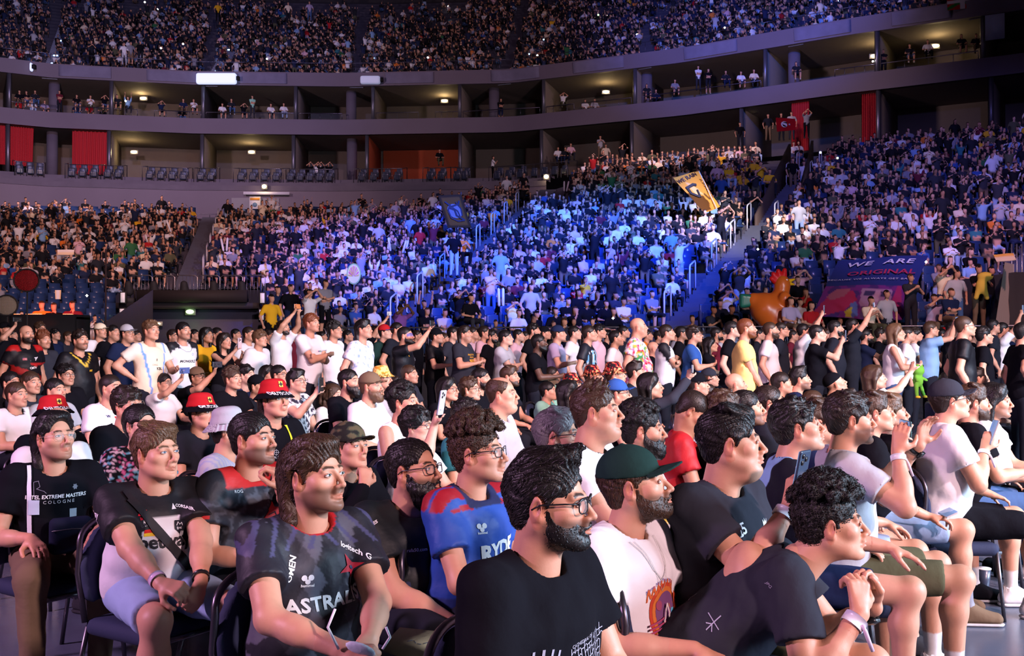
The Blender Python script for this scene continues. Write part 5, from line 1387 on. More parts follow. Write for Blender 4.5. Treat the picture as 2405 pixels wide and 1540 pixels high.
    A['smile'] = P('smiling in navy tee and glasses', 1908, 940, 102, pants='ljean', shorts=.75, legs='bare', hair='side', hc='b', st=0, gl='rect', shirt='navy', fat=.4, pitch=8, yaw=-6, depth=5.3, mouth=1)
    A['film'] = P('with dark beard in pale tee, both hands raised framing a phone', 1985, 925, 116, hair='messy', hc='d', st=.9, shirt='lgrey', fat=.3, pitch=3, yaw=-4, L=('px', (2160, 1045, 4.75), (-.6, .1, -1), (.1, .2, 1), (.8, .5, .2), .3), Rr=('px', (2108, 1062, 4.5), (.6, .1, -1), (-.1, .2, 1), (-.8, .5, .2), .4), depth=4.7, pants='olive', shorts=.85, legs='sock', shoe='white')
    A['n18'] = P('with glasses in black V-neck between the filming man and blond man', 2040, 922, 90, hair='side', hc='b', gl='wire', shirt='black', collar='v', yaw=-6, depth=5.9, shorts=.85, pants='ljean', legs='greysock', shoe='khaki', foot=.5, Rr=('px', (2178, 1212, 5.6), (.6, -.6, -.6), (.1, 1, -.1), (0, -.2, -1), .5))
    A['n19'] = P('blond and clean-shaven seated before the brown-bobbed woman', 2078, 927, 82, hair='side', hc='l', shirt='black', yaw=-4, depth=6.4, Rr=('px', (2193, 1052, 6.2), (.6, 0, -1), (.05, .1, 1), (-.8, .5, .2), .8), shorts=.85, pants='olive', legs='sock', shoe='black', foot=.48)
    A['capw'] = P('in slate cap and glasses wearing a white oversized tee and black shorts', 2215, 895, 88, hair='short', hc='d', hat=('cap', 'char', 'char'), gl='rect', shirt='white', fat=.4, pitch=10, yaw=-2, Rr=('px', (2312, 1056, 5.9), (.6, -.1, -1), (.0, .3, .9), (-.8, .5, .2), .8), L='lap', depth=6.0, shorts=.85, pants='black', legs='sock', shoe='white', st=0)
    A['brd'] = P('with brown beard in black tee beside the slate cap', 2278, 903, 78, hair='side', hc='b', beard=.5, st=.9, shirt='black', yaw=-4, pitch=2, depth=6.7, pants='denim', shoe='white', legs='sock', Rr='cup')
    A['lng'] = P('with long dark hair and goatee in white tee at the right', 2330, 900, 76, hair='long', hc='k', st=.7, shirt='white', yaw=-30, pitch=0, depth=7.0, shorts=.85, pants='black', legs='sock', shoe='white')
    A['red'] = P('bowing his head in a bright red jersey', 1650, 925, 84, hair='buzz', hc='d', shirt='red', pitch=-38, yaw=-8, lean=14, depth=6.2, sk='m', kw='jersey', Rr='clasp', L='clasp')
    A['bwl'] = P('with brown bowl cut behind the man in the 25 tee', 1690, 920, 80, hair='bowl', hc='b', st=0, shirt='black', yaw=-8, depth=6.2)
    A['n25'] = P('with short black hair and moustache in dark red-trimmed jersey', 1742, 917, 76, hair='short', hc='k', st=.9, shirt='black', yaw=-8, depth=6.5)
    A['n26'] = P('with glasses and short hair in maroon-black jersey', 1797, 906, 70, hair='short', hc='d', gl='rect', shirt='dark', yaw=-10, depth=7.0)
    A['hat'] = P('in white denim bucket hat and pale striped shirt with black strap', 530, 962, 98, hair='short', hc='d', hat=('bucket', 'lgrey', 'lgrey'), shirt='lgrey', pat='stripe', sl=.95, st=.4, yaw=-2, pitch=6, depth=5.7, fat=.3)
    A['wom'] = P('woman in black floral dress with dark hair in a bun', 322, 952, 92, hair='bun', hc='k', gl='wire', shirt='black', pat='floral', female=True, yaw=-34, depth=6.0, sk='l', fat=.3)
    A['gb'] = P('with tousled dark hair and glasses in black tee behind the floral dress', 292, 910, 84, hair='bowl', hc='d', gl='wire', shirt='black', yaw=-28, depth=6.7, st=0)
    A['de1'] = P('in red bucket hat with black brim behind the moustached man', 122, 934, 84, hair='short', hc='d', hat=('bucket', 'red', 'black'), shirt='black', yaw=-38, depth=6.8, st=0, lean=0)
    A['pl'] = P('in white jersey with printed sleeve half hidden behind the event tee', 140, 1046, 60, hair='bald', shirt='white', depth=6.3, yaw=-30, fat=.7, pitch=-10, wide=1.15)
    A['de2'] = P('in red bucket hat tilted back and charcoal tee', 470, 928, 78, hair='short', hc='d', hat=('bucket', 'red', 'black'), shirt='dark', yaw=-30, pitch=4, depth=7.0, st=0)
    A['de3'] = P('with red hat, long brown hair and yellow lanyard over black tee', 640, 896, 84, hair='mullet', hc='d', hat=('bucket', 'red', 'black'), shirt='black', yaw=-42, pitch=6, depth=6.6, st=0, mouth=.6)
    A['tank'] = P('in white tank top with curly black hair', 940, 905, 80, hair='curly', hc='k', shirt='white', sl=0, yaw=-22, depth=7.0, st=.1)
    A['bowl'] = P('with black bowl cut and glasses lifting a phone high', 970, 958, 82, hair='bowl', hc='k', gl='rect', shirt='white', yaw=-22, depth=6.4, Rr=('px', (1020, 1000, 6.1), (.5, .1, -1), (0, .15, 1), (-.4, .8, .1), .6), sk='l', st=0)
    A['bl2'] = P('with black fringe in slate blue tee behind the blue jersey', 1090, 940, 74, hair='bowl', hc='k', shirt='teal', yaw=-20, depth=6.9, st=0)
    A['gs'] = P('balding large man in grey sweatshirt', 1172, 885, 76, hair='short', thin=1.1, hc='b', shirt='lgrey', sl=.95, fat=.8, yaw=-14, pitch=4, depth=7.0, wide=1.12, st=.1)
    return A
MID = '''35,897,62,-24|short|b|white|collar=black|with short brown hair in white jersey at the left edge
70,872,56,-30|short|b|char||young in grey tee behind the left-edge white jersey
22,872,56,-24|short|k|black||dark-haired behind the left edge in black
126,888,60,-26|short|k|lgrey|fat=.5|round-faced with black hair above the red bucket hat
152,856,52,-36|wavy|k|black|gl=rect|with wavy black hair and glasses in black tee
256,879,66,-24|buzz|d|white|st=.4,kw=jersey|with buzz cut in white jersey with small logos
300,858,40,-24|short|d|black||partly hidden behind the wide grey phone
382,877,48,-30|bun|k|white|female,gl=wire,Rr=phonehigh,sk=p|woman with dark bun and glasses photographing
460,863,46,-30|short|d|black|hat=cap:khaki:khaki,Rr=phonehigh,gl=rect|in khaki cap and red glasses raising hands
543,865,52,-32|curly|b|black||boy with tousled fair curls in black tee
575,858,48,-24|messy|k|navy|sk=l|with black hair in navy jacket near the curls
600,882,50,-22|short|k|dark|hat=cap:black:black|in black cap before the red fan hat
625,858,44,-30|long|k|black|female|woman with straight black hair left of the glasses man
652,857,48,-24|short|k|maroon|gl=rect|with square glasses in dark red top
692,868,56,-28|side|k|white|pat=splotch,gl=rect,Rr=phone2,sk=l|in splotched white tee filming with raised phone
778,902,54,-26|curlylong|b|white|female,sk=l|woman with long brown curls in white tee
815,867,60,-24|slick|k|black|beard=1.5,st=1|with large black beard behind the curly-haired woman
866,876,64,-24|short|l|white|beard=1.2,st=1,hat=cap:khaki:khaki|in tan cap with bushy ginger beard and white tee
893,862,54,-26|short|b|lgrey|hat=bucket:lemon:green:9|in yellow banana-patterned bucket hat
922,885,48,-24|messy|d|black||dark-haired behind the tan cap
958,857,46,-24|short|b|char|st=.5|with cropped hair before the lettered black jersey
1046,886,58,-26|long|k|black|female,gl=rect|woman with glasses and long black hair
1098,887,56,-22|messy|b|black|gl=rect,Rr=phone,sk=l|holding a light blue phone in front of glasses
1125,864,52,-20|short|k|black|beard=.7,st=1|with trimmed beard in black beside blue phone
1192,860,50,-20|side|b|dark|beard=.3|with swept brown fringe behind the large grey man
1293,861,42,-20|short|d|mint|gl=rect|with thin glasses in pale mint jersey
1283,896,46,-18|short|k|mint|collar=green|young man in mint jersey behind the raised arm
1330,893,62,-12|long|k|black|female|woman with long straight black hair in black
1338,879,50,-14|short|d|black|hat=bucket:red:camo_red:7|in patterned red bucket hat, lowest of three
1388,860,48,-14|short|b|navy|hat=bucket:red:camo_red:7|in patterned red bucket hat, middle of three
1438,853,54,-12|short|b|navy|hat=bucket:red:camo_red:7,st=0|in patterned red bucket hat, highest of three
1444,893,64,-12|short|d|black|hat=cap:blue:blue,gl=rect|in blue cap and glasses behind the spiky-haired man
1488,849,54,-14|side|d|dark|st=0|with neat brown hair in dark tee above the black-haired woman
1520,876,62,-8|long|k|char|female,Rr=phonehigh,sk=l,sl=.95|woman with long black hair photographing, grey sleeve
1632,876,56,-14|short|d|white|hat=cap:black:black,st=.5|in black cap and white shirt
1662,866,44,-12|short|b|grey|hat=cap:char:char|in grey cap behind the black cap
1660,902,44,-8|short|d|black||with low dark crop before the bald man
1722,876,54,-10|bald|d|lgrey||bald in pale shirt below the yellow polo
1830,874,54,-8|short|d|black||with brown crop wincing in black tee
1872,864,54,-12|quiff|k|navy|st=.9|with dark quiff and moustache in navy tee
1905,917,60,-8|short|b|navy|gl=rect|with brown crop and glasses peering over the smirking man
1948,878,52,-6|bald|d|black|hat=beanie:black:black,pitch=24|in black bandana looking steeply up
2046,858,58,-10|mid|b|white|female,gl=wire,Rr=phonehigh,sk=l|woman with brown bob and raised phone hand
2224,876,46,-8|messy|k|dark||with tousled dark hair behind the slate cap
2290,864,48,-8|side|d|black||with swept dark hair near the right edge
60,764,44,-34|bald|d|black|stand,pat=faze,beard=.6,st=1,fat=.35|standing bald and bearded in black jersey with red shapes
100,779,42,-32|curly|r|char|stand,st=.5|standing red-haired with moustache in grey tee
93,757,34,-34|wavy|b|black|stand,gl=rect|standing with glasses behind the red-haired man
10,757,34,-30|short|k|black|stand,hat=cap:black:black,Rr=phonehigh|standing at the left edge photographing in black cap
186,776,48,-34|messy|d|black|stand,pat=goldv,collar=v,st=.8,fat=.3|standing in black jersey with yellow V trim and clasped hands
234,760,36,-26|short|l|white|stand,hat=cap:cream:cream|standing in cream cap and white polo
264,763,36,-26|short|k|black|stand,fat=.5|standing wide-faced with black hair behind the cream cap
296,763,40,-24|short|d|navy|stand,hat=cap:lgrey:lgrey,fat=.5,gl=rect|standing in light grey cap and navy tee
352,753,48,-34|messy|l|cream|stand,pat=spirit,Rr=hip,L=cup,st=0|standing in cream jersey with dark hem and hand on hip
404,773,34,-26|short|d|white|stand,gl=rect,st=.6|standing with glasses in white between two jerseys
428,756,44,-34|short|k|white|stand,pat=momo,st=.5|standing in white jersey with black shoulders and scrawled lettering
482,769,38,-28|long|k|yellow|stand,female,gl=wire,sk=m|standing woman with long black hair in yellow jersey
508,769,34,-28|short|k|dark|stand,gl=rect|standing with glasses right of the yellow jersey
524,782,40,-30|long|d|black|stand,female,Rr=phone2,L=clap,sk=l,sl=0|standing woman with long brown hair in sleeveless black top
582,767,36,-24|short|d|white|stand,fat=.4|standing in white polo behind the fair-haired boy
607,776,40,-24|bowl|l|white|stand,st=0|standing fair-haired boy in plain white tee
662,752,36,-26|short|d|white|stand,pat=fade,Rr=phoneup,L=phoneup,beard=.5|standing with both arms up holding a phone overhead
728,738,44,-26|messy|r|white|stand,Rr=cross,L=cross,fat=.2,st=.4|standing fair-bearded in white tee with arms folded
783,757,40,-24|curly|k|white|stand,gl=wire|standing with black curls and glasses in white printed tee
850,751,46,-22|mullet|k|white|stand,pat=blueflor|standing with shoulder-length dark hair in white floral shirt
878,765,32,-22|short|k|black|stand,Rr=phoneup|standing with one bare arm raised behind the floral shirt
901,763,36,-22|short|k|dgreen|stand,hat=cap:red:blue,pat=open,sl=.95,sk=l|standing in red cap and dark green jacket
948,767,44,-16|buzz|k|black|stand,beard=1,st=1,pat=eagles,kw=jersey,Rr=phonehigh,paint|standing in black lettered jersey with blue face paint
930,757,36,-20|short|k|dark|stand,fat=.5|standing balding in dark polo behind the red cap
1022,772,36,-18|short|k|black|stand,hat=cap:black:black,kw=jersey,Rr=cup|standing in black cap and black jersey holding drinks
1042,782,30,-18|buzz|b|navy|stand,st=.6|standing balding with goatee right of the black cap
1062,767,34,-18|short|k|char|stand,sk=l|standing dark-haired above the goateed man
1088,766,38,-22|mullet|d|char|stand,fat=.5,st=.5,Rr=hold,L=hold|standing in dark tee with orange block lettering
1108,768,30,-18|short|d|pink|stand|standing cropped-haired right of the orange lettering
1135,766,32,-18|bun|d|pink|stand,female|standing woman with tied hair in pale pink
1152,775,32,-20|messy|k|black|stand,gl=rect,beard=.4|standing with glasses and beard in black tee with round logo
1184,775,38,-18|short|k|lgrey|stand,Rr=cross,L=cross,sk=l,fat=.4,st=0|standing in pale grey polo with arms folded
1215,773,30,-18|short|k|pink|stand,sk=l|standing with moustache in pale shirt
1250,760,34,-16|messy|k|black|stand,beard=.4|standing open-mouthed behind the long black tee
1262,785,42,-14|short|k|black|stand,sk=b,beard=.6,st=1,Rr=cup|standing dark-skinned with beard in long black tee
1276,767,32,-16|short|d|black|stand,hat=capback:black:black|standing in backwards black cap
1308,765,38,-14|short|d|lilac|stand,hat=cap:navy:navy,Rr=hold|standing in navy cap and lilac-grey tee
1346,765,34,-16|short|k|white|stand,sk=l|standing in plain white tee right of the navy cap
1380,764,40,-12|short|d|black|stand,pat=arg,L=down,Rr=down|standing in black and sky-blue striped football shirt
1404,762,34,-14|messy|k|pink|stand|standing in pale pink shirt behind the striped football shirt
1443,776,38,-12|short|k|white|stand,thin=1,st=.4|standing balding in white tee
1462,765,30,-12|short|k|dark|stand|standing dark-haired between white tee and fruit-print shirt
1495,746,44,-12|bald|d|white|stand,pat=hawaii,fat=.8|standing bald large man in bright fruit-print shirt
1532,802,34,-10|bald|d|black|stand|standing right of the fruit-print shirt in dark polo
1562,762,40,-10|short|d|white|stand,pat=momo,Rr=cross,L=cross|standing in white and black jersey with folded arms
1598,766,34,-10|short|k|black|stand,sk=t|standing dark-skinned behind the blue open shirt
1626,766,40,-12|wavy|d|blue|stand,pat=open,gl=rect,Rr=hold,L=down|standing in open blue shirt over white top
1664,792,36,-14|long|k|black|stand,female,sk=m,Rr=cup|standing woman with black hair right of the blue shirt
1680,769,32,-10|short|k|maroon|stand,sk=m,beard=.4|standing with arm behind head behind the woman
1716,754,40,-14|short|k|black|stand,sk=l|standing in black tee left of the yellow polo
1748,748,48,-14|short|r|lemon|stand,pat=polo,beard=.6,st=1,gl=wire,Rr=clasplow,L=clasplow,fat=.3|standing ginger-bearded in pale yellow polo
1806,756,40,-14|buzz|b|white|stand,beard=.8,st=1,gl=wire|standing bearded in plain white tee right of yellow polo
1832,757,36,-12|short|d|dark|stand,gl=rect|standing with glasses behind the white tee
1884,760,36,-10|short|k|white|stand,Rr=phoneup,L=phoneup|standing in white with both arms raised filming
1915,763,42,-14|short|k|black|stand,Rr=phone2,L=phone2,sk=l,st=0|standing slim in black tee filming with both hands
1958,752,38,-12|short|k|dark|stand,fat=.5,beard=.3|standing broad in slate tee behind the slim filmer
2000,748,36,-12|short|k|dark|stand,Rr=phoneup,beard=.4|standing with right arm raised high holding a phone
2030,773,34,-12|short|k|navy|stand,beard=.7,gl=rect,st=1,Rr=phone|standing bearded in navy patterned shirt with glasses
2098,760,44,-14|long|l|white|stand,female,L=hold,Rr=hold,sl=0,pants=denim,gl=wire|standing blonde woman in white top hugging a plush frog
2128,768,36,-12|short|d|white|stand|standing in white tee behind the blonde woman
2146,769,34,-12|bowl|d|white|stand,female,Rr=hold|standing woman with brown fringe holding a clapper
2182,756,36,-10|short|b|sky|stand,gl=rect,Rr=phonehigh,L=phonehigh|standing in light blue shirt photographing with both hands
2235,757,34,-10|messy|k|dark|stand,Rr=ear|standing with hand by ear before the tall black jersey
2260,742,50,-10|buzz|b|black|stand,gl=rect,kw=jersey,L=down,Rr=down|standing tall in black jersey with badge and glasses
2306,768,42,-8|messy|k|black|stand|standing with black hair seen beside the tall jersey
2330,750,34,-8|short|k|dark|stand,gl=rect|standing with glasses by the vomitory rail
2352,757,34,-8|short|k|white|stand,Rr=phoneup|standing with arm raised at the right rail
2400,757,50,-4|short|k|black|stand,fat=.2,L=down,Rr=hip,kn=0|standing at the right edge in black tee with pale strap
28,774,28,-18|short|d|black|stand|far back in black, standing behind the left-edge photographer
128,772,28,-18|messy|k|navy|stand|far back in navy, standing between the red-haired and the yellow V trim
158,778,26,-18|short|b|char|stand|far back in charcoal, standing just left of the yellow V trim
318,775,28,-18|short|d|white|stand|far back in white, standing right of the light grey cap
455,773,27,-18|short|k|dark|stand|far back in dark grey, standing between white jersey and yellow jersey
552,772,28,-18|short|k|black|stand|far back in black, standing between the sleeveless woman and white polo
630,775,27,-18|messy|d|black|stand|far back in black, standing left of the raised phone
695,772,28,-18|curly|r|maroon|stand|far back in maroon, standing between raised arms and folded arms
755,778,26,-18|short|k|char|stand|far back in charcoal, standing between the folded arms and black curls
815,775,28,-18|short|k|dark|stand|far back in dark grey, standing left of the floral shirt
978,775,27,-18|short|d|black|stand|far back in black, standing right of the blue face paint
1120,775,26,-18|short|b|maroon|stand|far back in maroon, standing right of the orange lettering
1232,778,26,-18|short|d|white|stand|far back in white, standing left of the long black tee
1425,776,26,-18|short|k|black|stand|far back in black, standing between football shirt and balding white tee
1518,774,27,-18|short|d|orange|stand|far back in orange, standing right of the fruit-print shirt
1545,778,26,-18|messy|k|navy|stand|far back in navy, standing left of the white and black jersey
1588,772,27,-18|short|b|grey|stand|far back in grey, standing left of the blue open shirt
1695,775,27,-18|short|d|lgrey|stand|far back in pale grey, standing left of the black tee near yellow polo
1780,772,28,-18|short|k|dark|stand|far back in dark grey, standing between yellow polo and bearded white tee
1860,775,27,-18|short|d|maroon|stand|far back in maroon, standing left of the raised filming arms
1940,772,28,-18|short|b|char|stand|far back in charcoal, standing between the slim filmer and slate tee
1975,778,26,-18|short|k|white|stand|far back in white, standing right of the slate tee
2065,772,28,-18|messy|d|black|stand|far back in black, standing left of the blonde woman
2210,772,28,-18|short|k|navy|stand|far back in navy, standing left of the hand-by-ear person
2285,775,28,-18|short|b|black|stand|far back in black, standing right of the tall black jersey
2375,770,30,-18|short|d|navy|stand|far back in navy, standing left of the right-edge black tee'''
def mid_people():
    out = {}
    for ln in MID.split('\n'):
        a, hair, hc, shirt, ex, lab = ln.split('|'); px, y, h, yaw = map(float, a.split(','))
        k = dict(hair=hair if hair != 'slick' else 'short', hc=hc, shirt=shirt, yaw=yaw, pants='dark', sk='p')
        for e in ex.split(','):
            e = e.strip()
            if not e: continue
            if e == 'stand': k['pose'] = 'stand'; k.setdefault('Rr', 'down'); k.setdefault('L', 'down'); continue
            if e == 'female': k['female'] = True; continue
            if e == 'paint': k['paint'] = (.03, .08, .4); continue
            a_, b_ = e.split('=')
            if a_ == 'hat': q = b_.split(':'); k['hat'] = tuple(q[:3]) + ((int(q[3]),) if len(q) > 3 else ())
            elif a_ in ('gl', 'L', 'Rr', 'sk', 'pat', 'kw', 'pants', 'collar'): k[a_] = b_
            else: k[a_] = float(b_)
        if k.get('pose') == 'stand':
            k.setdefault('lean', 1)
        k.setdefault('fat', .2); k.setdefault('pitch', 6)
        try: out[lab] = P(lab, px, y, h, **k)
        except Exception as e_: print('PERSON FAIL', lab, repr(e_)); raise
    return out
# ------------------------------------------------------------------ things in the arena beyond the floor crowd
def flat_cloth(name, corners, n, fn, label, cat, wave=.05, m=None, back=True):
    """a waving sheet: corners are four world points (tl, tr, br, bl); fn(u, v) gives the printed colour"""
    tl, tr, br, bl = [np.array(c, float) for c in corners]; V = []; C = []; F = []
    nx, ny = n; nn = np.cross(tr - tl, bl - tl); nn /= np.linalg.norm(nn); W = np.linalg.norm(tr - tl)
    for j in range(ny + 1):
        for i in range(nx + 1):
            u, v = i / nx, j / ny; p = (tl * (1 - u) + tr * u) * (1 - v) + (bl * (1 - u) + br * u) * v
            V.append(p + nn * wave * W * (math.sin(u * 7 + v * 3) + .5 * math.sin(v * 9 - u * 4))); C.append(fn(u, v))
    for j in range(ny):
        for i in range(nx): a = j * (nx + 1) + i; F.append((a, a + 1, a + nx + 2, a + nx + 1))
    V = np.array(V); k = len(V); o = mk(name, np.concatenate([V, V + nn * .012]), F + [[i + k for i in f[::-1]] for f in F], m or M_CLOTH, None, np.array(C + C)); 
    c = V.mean(0); o.data.transform(Matrix.Translation(-Vector(c))); o.location = c; tag(o, label, cat); return o
def in_poly(u, v, poly):
    c = False; j = len(poly) - 1
    for i in range(len(poly)):
        if (poly[i][1] > v) != (poly[j][1] > v) and u < (poly[j][0] - poly[i][0]) * (v - poly[i][1]) / (poly[j][1] - poly[i][1]) + poly[i][0]: c = not c
        j = i
    return c
def on_sheet(o, polys, corners, u0, v0, s, col, wave, rot=0, name='print', parent=None, off=.03):
    """lays printed shapes on a waving sheet (u right, v down, s = metres per unit)"""
    tl, tr, br, bl = [np.array(c, float) for c in corners]; nn = np.cross(tr - tl, bl - tl); nn /= np.linalg.norm(nn); W = np.linalg.norm(tr - tl); H = np.linalg.norm(bl - tl)
    if nn @ (np.array((0, 0, CAMH)) - tl) < 0: off = -off
    V = []; F = []; C = []; cr, sr = math.cos(R(rot)), math.sin(R(rot))
    for pl in polys:
        c = col
        if isinstance(pl, tuple): pl, c = pl
        b = len(V)
        for x, y in pl:
            x, y = x * cr - y * sr, x * sr + y * cr
            u, v = u0 + x * s / W, v0 - y * s / H; p = (tl * (1 - u) + tr * u) * (1 - v) + (bl * (1 - u) + br * u) * v
            V.append(p + nn * (wave * W * (math.sin(u * 7 + v * 3) + .5 * math.sin(v * 9 - u * 4)) + off)); C.append(c)
        F.append(list(range(b, len(V))))
    q = mk(name, np.array(V) - np.array(o.location), F, M_PRINT, o, np.array(C)); return q
def arena_things():
    rnd = random.Random(5)
    # crowd barriers on the stand front
    for k, t in enumerate(np.arange(-.2, 4.6, .155)):
        P0 = sp(t, 0) + (0, -.9, -1.0 + 1.0); P1 = sp(t + .145, 0) + (0, -.9, 0)
        if 255 < proj(P0)[0] < 610: continue
        rt = empty('crowd_barrier', P0); d = P1 - P0; L = float(np.linalg.norm(d)); rt.rotation_euler = (0, 0, math.atan2(d[1], d[0]))
        m_ = MB(); r_ = .12
        pts = [(0, 0, 0), (0, 0, 1.0 - r_), (r_ * .3, 0, 1.0 - r_ * .3), (r_, 0, 1.0), (L - r_, 0, 1.0), (L - r_ * .3, 0, 1 - r_ * .3), (L, 0, 1 - r_), (L, 0, 0)]
        m_.tube(pts, .022, (.3, .3, .34), 6); m_.tube([(0, 0, .2), (L, 0, .2)], .018, (.3, .3, .34), 5); m_.build('frame', M_METAL, rt)
        m_ = MB()
        for j in range(1, int(L / .14)): m_.tube([(j * .14, 0, .2), (j * .14, 0, .99)], .009, (.3, .3, .34), 4)
        m_.build('bars', M_METAL, rt); tag(rt, 'grey steel crowd barrier along the front edge of the lower stand', 'barrier', 'steel barriers in front of the lower stand')
    A_ = np.array([sp(t, 0) + (0, -1.6, 0) for t in np.arange(-.6, 5.01, .2)]); B_ = np.array([sp(t, 0) for t in np.arange(-.6, 5.01, .2)])
    strip('floor_stand_ledge', A_, B_, M_CONCD); C_ = A_.copy(); C_[:, 2] = 0; strip('wall_stand_ledge', C_, A_, M_DARK)
    # white hand rails beside the aisles
    for a, s_, lab in ((1.0, 1, 'leftmost aisle'), (2.0, -1, 'aisle below the dark brown flag'), (3.0, -1, 'aisle left of the inflatable rooster'), (3.0, 1, 'upper part of the rooster aisle')):
        for j in range(9):
            v = .10 + j * .095
            P = sp(a, v); X, Y = proj(P)
            if blocked(a, v) or (262 < X < 622 and P[2] < 3.9) or (s_ > 0 and a == 3.0 and j < 4): continue
            B = sp(a, v + .035); u = (B - P)[:2]; u /= np.linalg.norm(u); q = np.array((u[1], -u[0])) * .56 * s_
            rt_ = MB(); p0 = (0, 0, 0); p1 = (u[0] * .7, u[1] * .7, .22)
            rt_.tube([p0, (0, 0, 1.0), (u[0] * .06, u[1] * .06, 1.08), (p1[0] - u[0] * .06, p1[1] - u[1] * .06, 1.27), (p1[0], p1[1], 1.2), p1], .03, (.62, .62, .68), 6)
            o = rt_.build('stair_rail', M_PLAS, None, True); o.location = (P[0] + q[0], P[1] + q[1], P[2]); tag(o, 'white hooped hand rail on the %s' % lab, 'rail', 'white rails on the ' + lab)
    # tunnel, platform and its lamps on the left
    d0 = 37.5
    a = at(268, 757, d0); b = at(618, 757, d0)
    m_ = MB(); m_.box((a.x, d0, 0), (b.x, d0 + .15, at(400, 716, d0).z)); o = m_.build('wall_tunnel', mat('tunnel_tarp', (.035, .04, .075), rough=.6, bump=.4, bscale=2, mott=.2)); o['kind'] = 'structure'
    z1 = at(400, 690, d0).z; m_ = MB(); m_.box((a.x, d0 - .6, z1 - .55), (b.x, d0 + 4.6, z1 - .35)); o = m_.build('floor_platform', M_DARK); o['kind'] = 'structure'
    for s_, pa in ((-1, 266), (1, 619)):
        q0, q1 = at(pa, 800, 30.5), at(pa, 800, d0 + 3.5); m_ = MB(); V = []
        for q, zz in ((q0, 1.5), (q1, z1 - .4)):
            for w_ in (-.05, .05): V += [(q.x + w_, q.y, 0), (q.x + w_, q.y, zz)]
        m_.add(V, [(0, 1, 5, 4), (2, 6, 7, 3), (1, 3, 7, 5), (0, 4, 6, 2), (0, 2, 3, 1), (4, 5, 7, 6)]); o = m_.build('wall_tunnel_side', M_CONCD); o['kind'] = 'structure'
    p = at(320, 709, d0 - .8); q = at(579, 681, d0 - .8); rt = empty('led_banner', p); m_ = MB(); m_.box((0, 0, 0), (q.x - p.x, .22, q.z - p.z), (.014, .011, .012)); m_.build('panel', M_DULL, rt)
    m_ = MB(); m_.box((0, .22, -.05), (q.x - p.x, .3, 0), (.08, .08, .09)); m_.build('bracket', M_DULL, rt); tag(rt, 'long switched-off black display board hung on the platform front', 'display')
    for k in range(6):
        p = at(306 + k * 53, 688, d0 - .2); rt = empty('crowd_barrier', (p.x, d0 - .2, z1 - .35)); m_ = MB(); L = .80
        m_.tube([(0, 0, 0), (0, 0, .95), (.1, 0, 1.02), (L - .1, 0, 1.02), (L, 0, .95), (L, 0, 0)], .02, (.35, .33, .36), 6); m_.build('frame', M_METAL, rt); m_ = MB()
        for j in range(1, 6): m_.tube([(j * .133, 0, .1), (j * .133, 0, 1.0)], .008, (.35, .33, .36), 4)
        m_.build('bars', M_METAL, rt); tag(rt, 'short steel barrier on the platform behind the black display board', 'barrier', 'barriers on the platform')
    for k, px in enumerate((292, 352, 424, 494, 561)):
        p = at(px, 668, d0 - .9); rt = empty('stage_lamp', (p.x, d0 - .45, z1 - .35)); m_ = MB(); m_.box((-.2, -.15, 0), (.2, .15, .18), (.02, .02, .022)); m_.build('base', M_DULL, rt)
        g = Grid((-.3, -.3, .1), (.3, .3, .95), .05); g.cap((0, 0, .42), (0, -.06, .68), .17, .13, k=.05); V, F, I = g.mesh(); mk('lamp_head', V, F, M_DULL, rt, (.015, .015, .018))
        m_ = MB(); m_.tube([(-.21, 0, .15), (-.21, 0, .5), ], .03, (.02, .02, .02), 5); m_.build('yoke', M_DULL, rt)
        m_ = MB(); m_.tube([(.21, 0, .15), (.21, 0, .5), ], .03, (.02, .02, .02), 5); m_.build('yoke', M_DULL, rt)
        tag(rt, 'black moving-head stage lamp, %s from the left above the display board' % ('first', 'second', 'third', 'fourth', 'fifth')[k], 'stage lamp', 'moving-head lamps on the platform')
    for px, y0, y1, w_, lab in ((283, 687, 710, 10, 'upper white light panel left of the display board'), (281, 725, 748, 10, 'lower grey-white light panel left of the display board'), (611, 688, 711, 10, 'upper white light panel right of the display board'), (609, 727, 751, 10, 'lower white light panel right of the display board')):
        p = at(px, y1, d0 - 1); q = at(px + w_, y0, d0 - 1); rt = empty('light_panel', p); m_ = MB(); m_.box((-.04, .02, -.04), (q.x - p.x + .04, .12, q.z - p.z + .04), (.02, .02, .02)); m_.build('housing', M_DULL, rt)
        m_ = MB(); m_.box((0, 0, 0), (q.x - p.x, .02, q.z - p.z)); m_.build('diffuser', mat('panel_glow', (.5, .45, .5), emit=(1, .85, .9), estr=.35), rt); tag(rt, lab, 'light')
    lamp(447, 732, 'e', 'green-yellow glowing exit sign on the tunnel wall', 'sign', depth=d0 - .2, w_=.30, h_=.16, pt=8, col=(.5, 1, .3))
    lamp(372, 760, 'e', 'small white lamp low on the tunnel wall', 'lamp', depth=d0 - .2, w_=.2, h_=.08, m=M_LWARM)
    # control booth with red desk lamps
    d1 = 27
    p = at(30, 800, d1); q = at(209, 738, d1); rt = empty('control_booth', (p.x - 3, d1, 0)); W_ = q.x - p.x + 2.62
    m_ = MB(); m_.box((0, 0, 0), (W_, .12, q.z), (.006, .005, .006)); m_.build('front_panel', M_DULL, rt)
    m_ = MB(); m_.box((0, .12, q.z - .12), (W_, 1.0, q.z - .06), (.02, .018, .02)); m_.build('desk', M_DULL, rt)
    m_ = MB(); m_.box((W_ - .12, .12, 0), (W_, 1.0, q.z), (.006, .005, .006)); m_.build('side_panel', M_DULL, rt); tag(rt, 'black control booth with red desk lights at the left', 'booth')
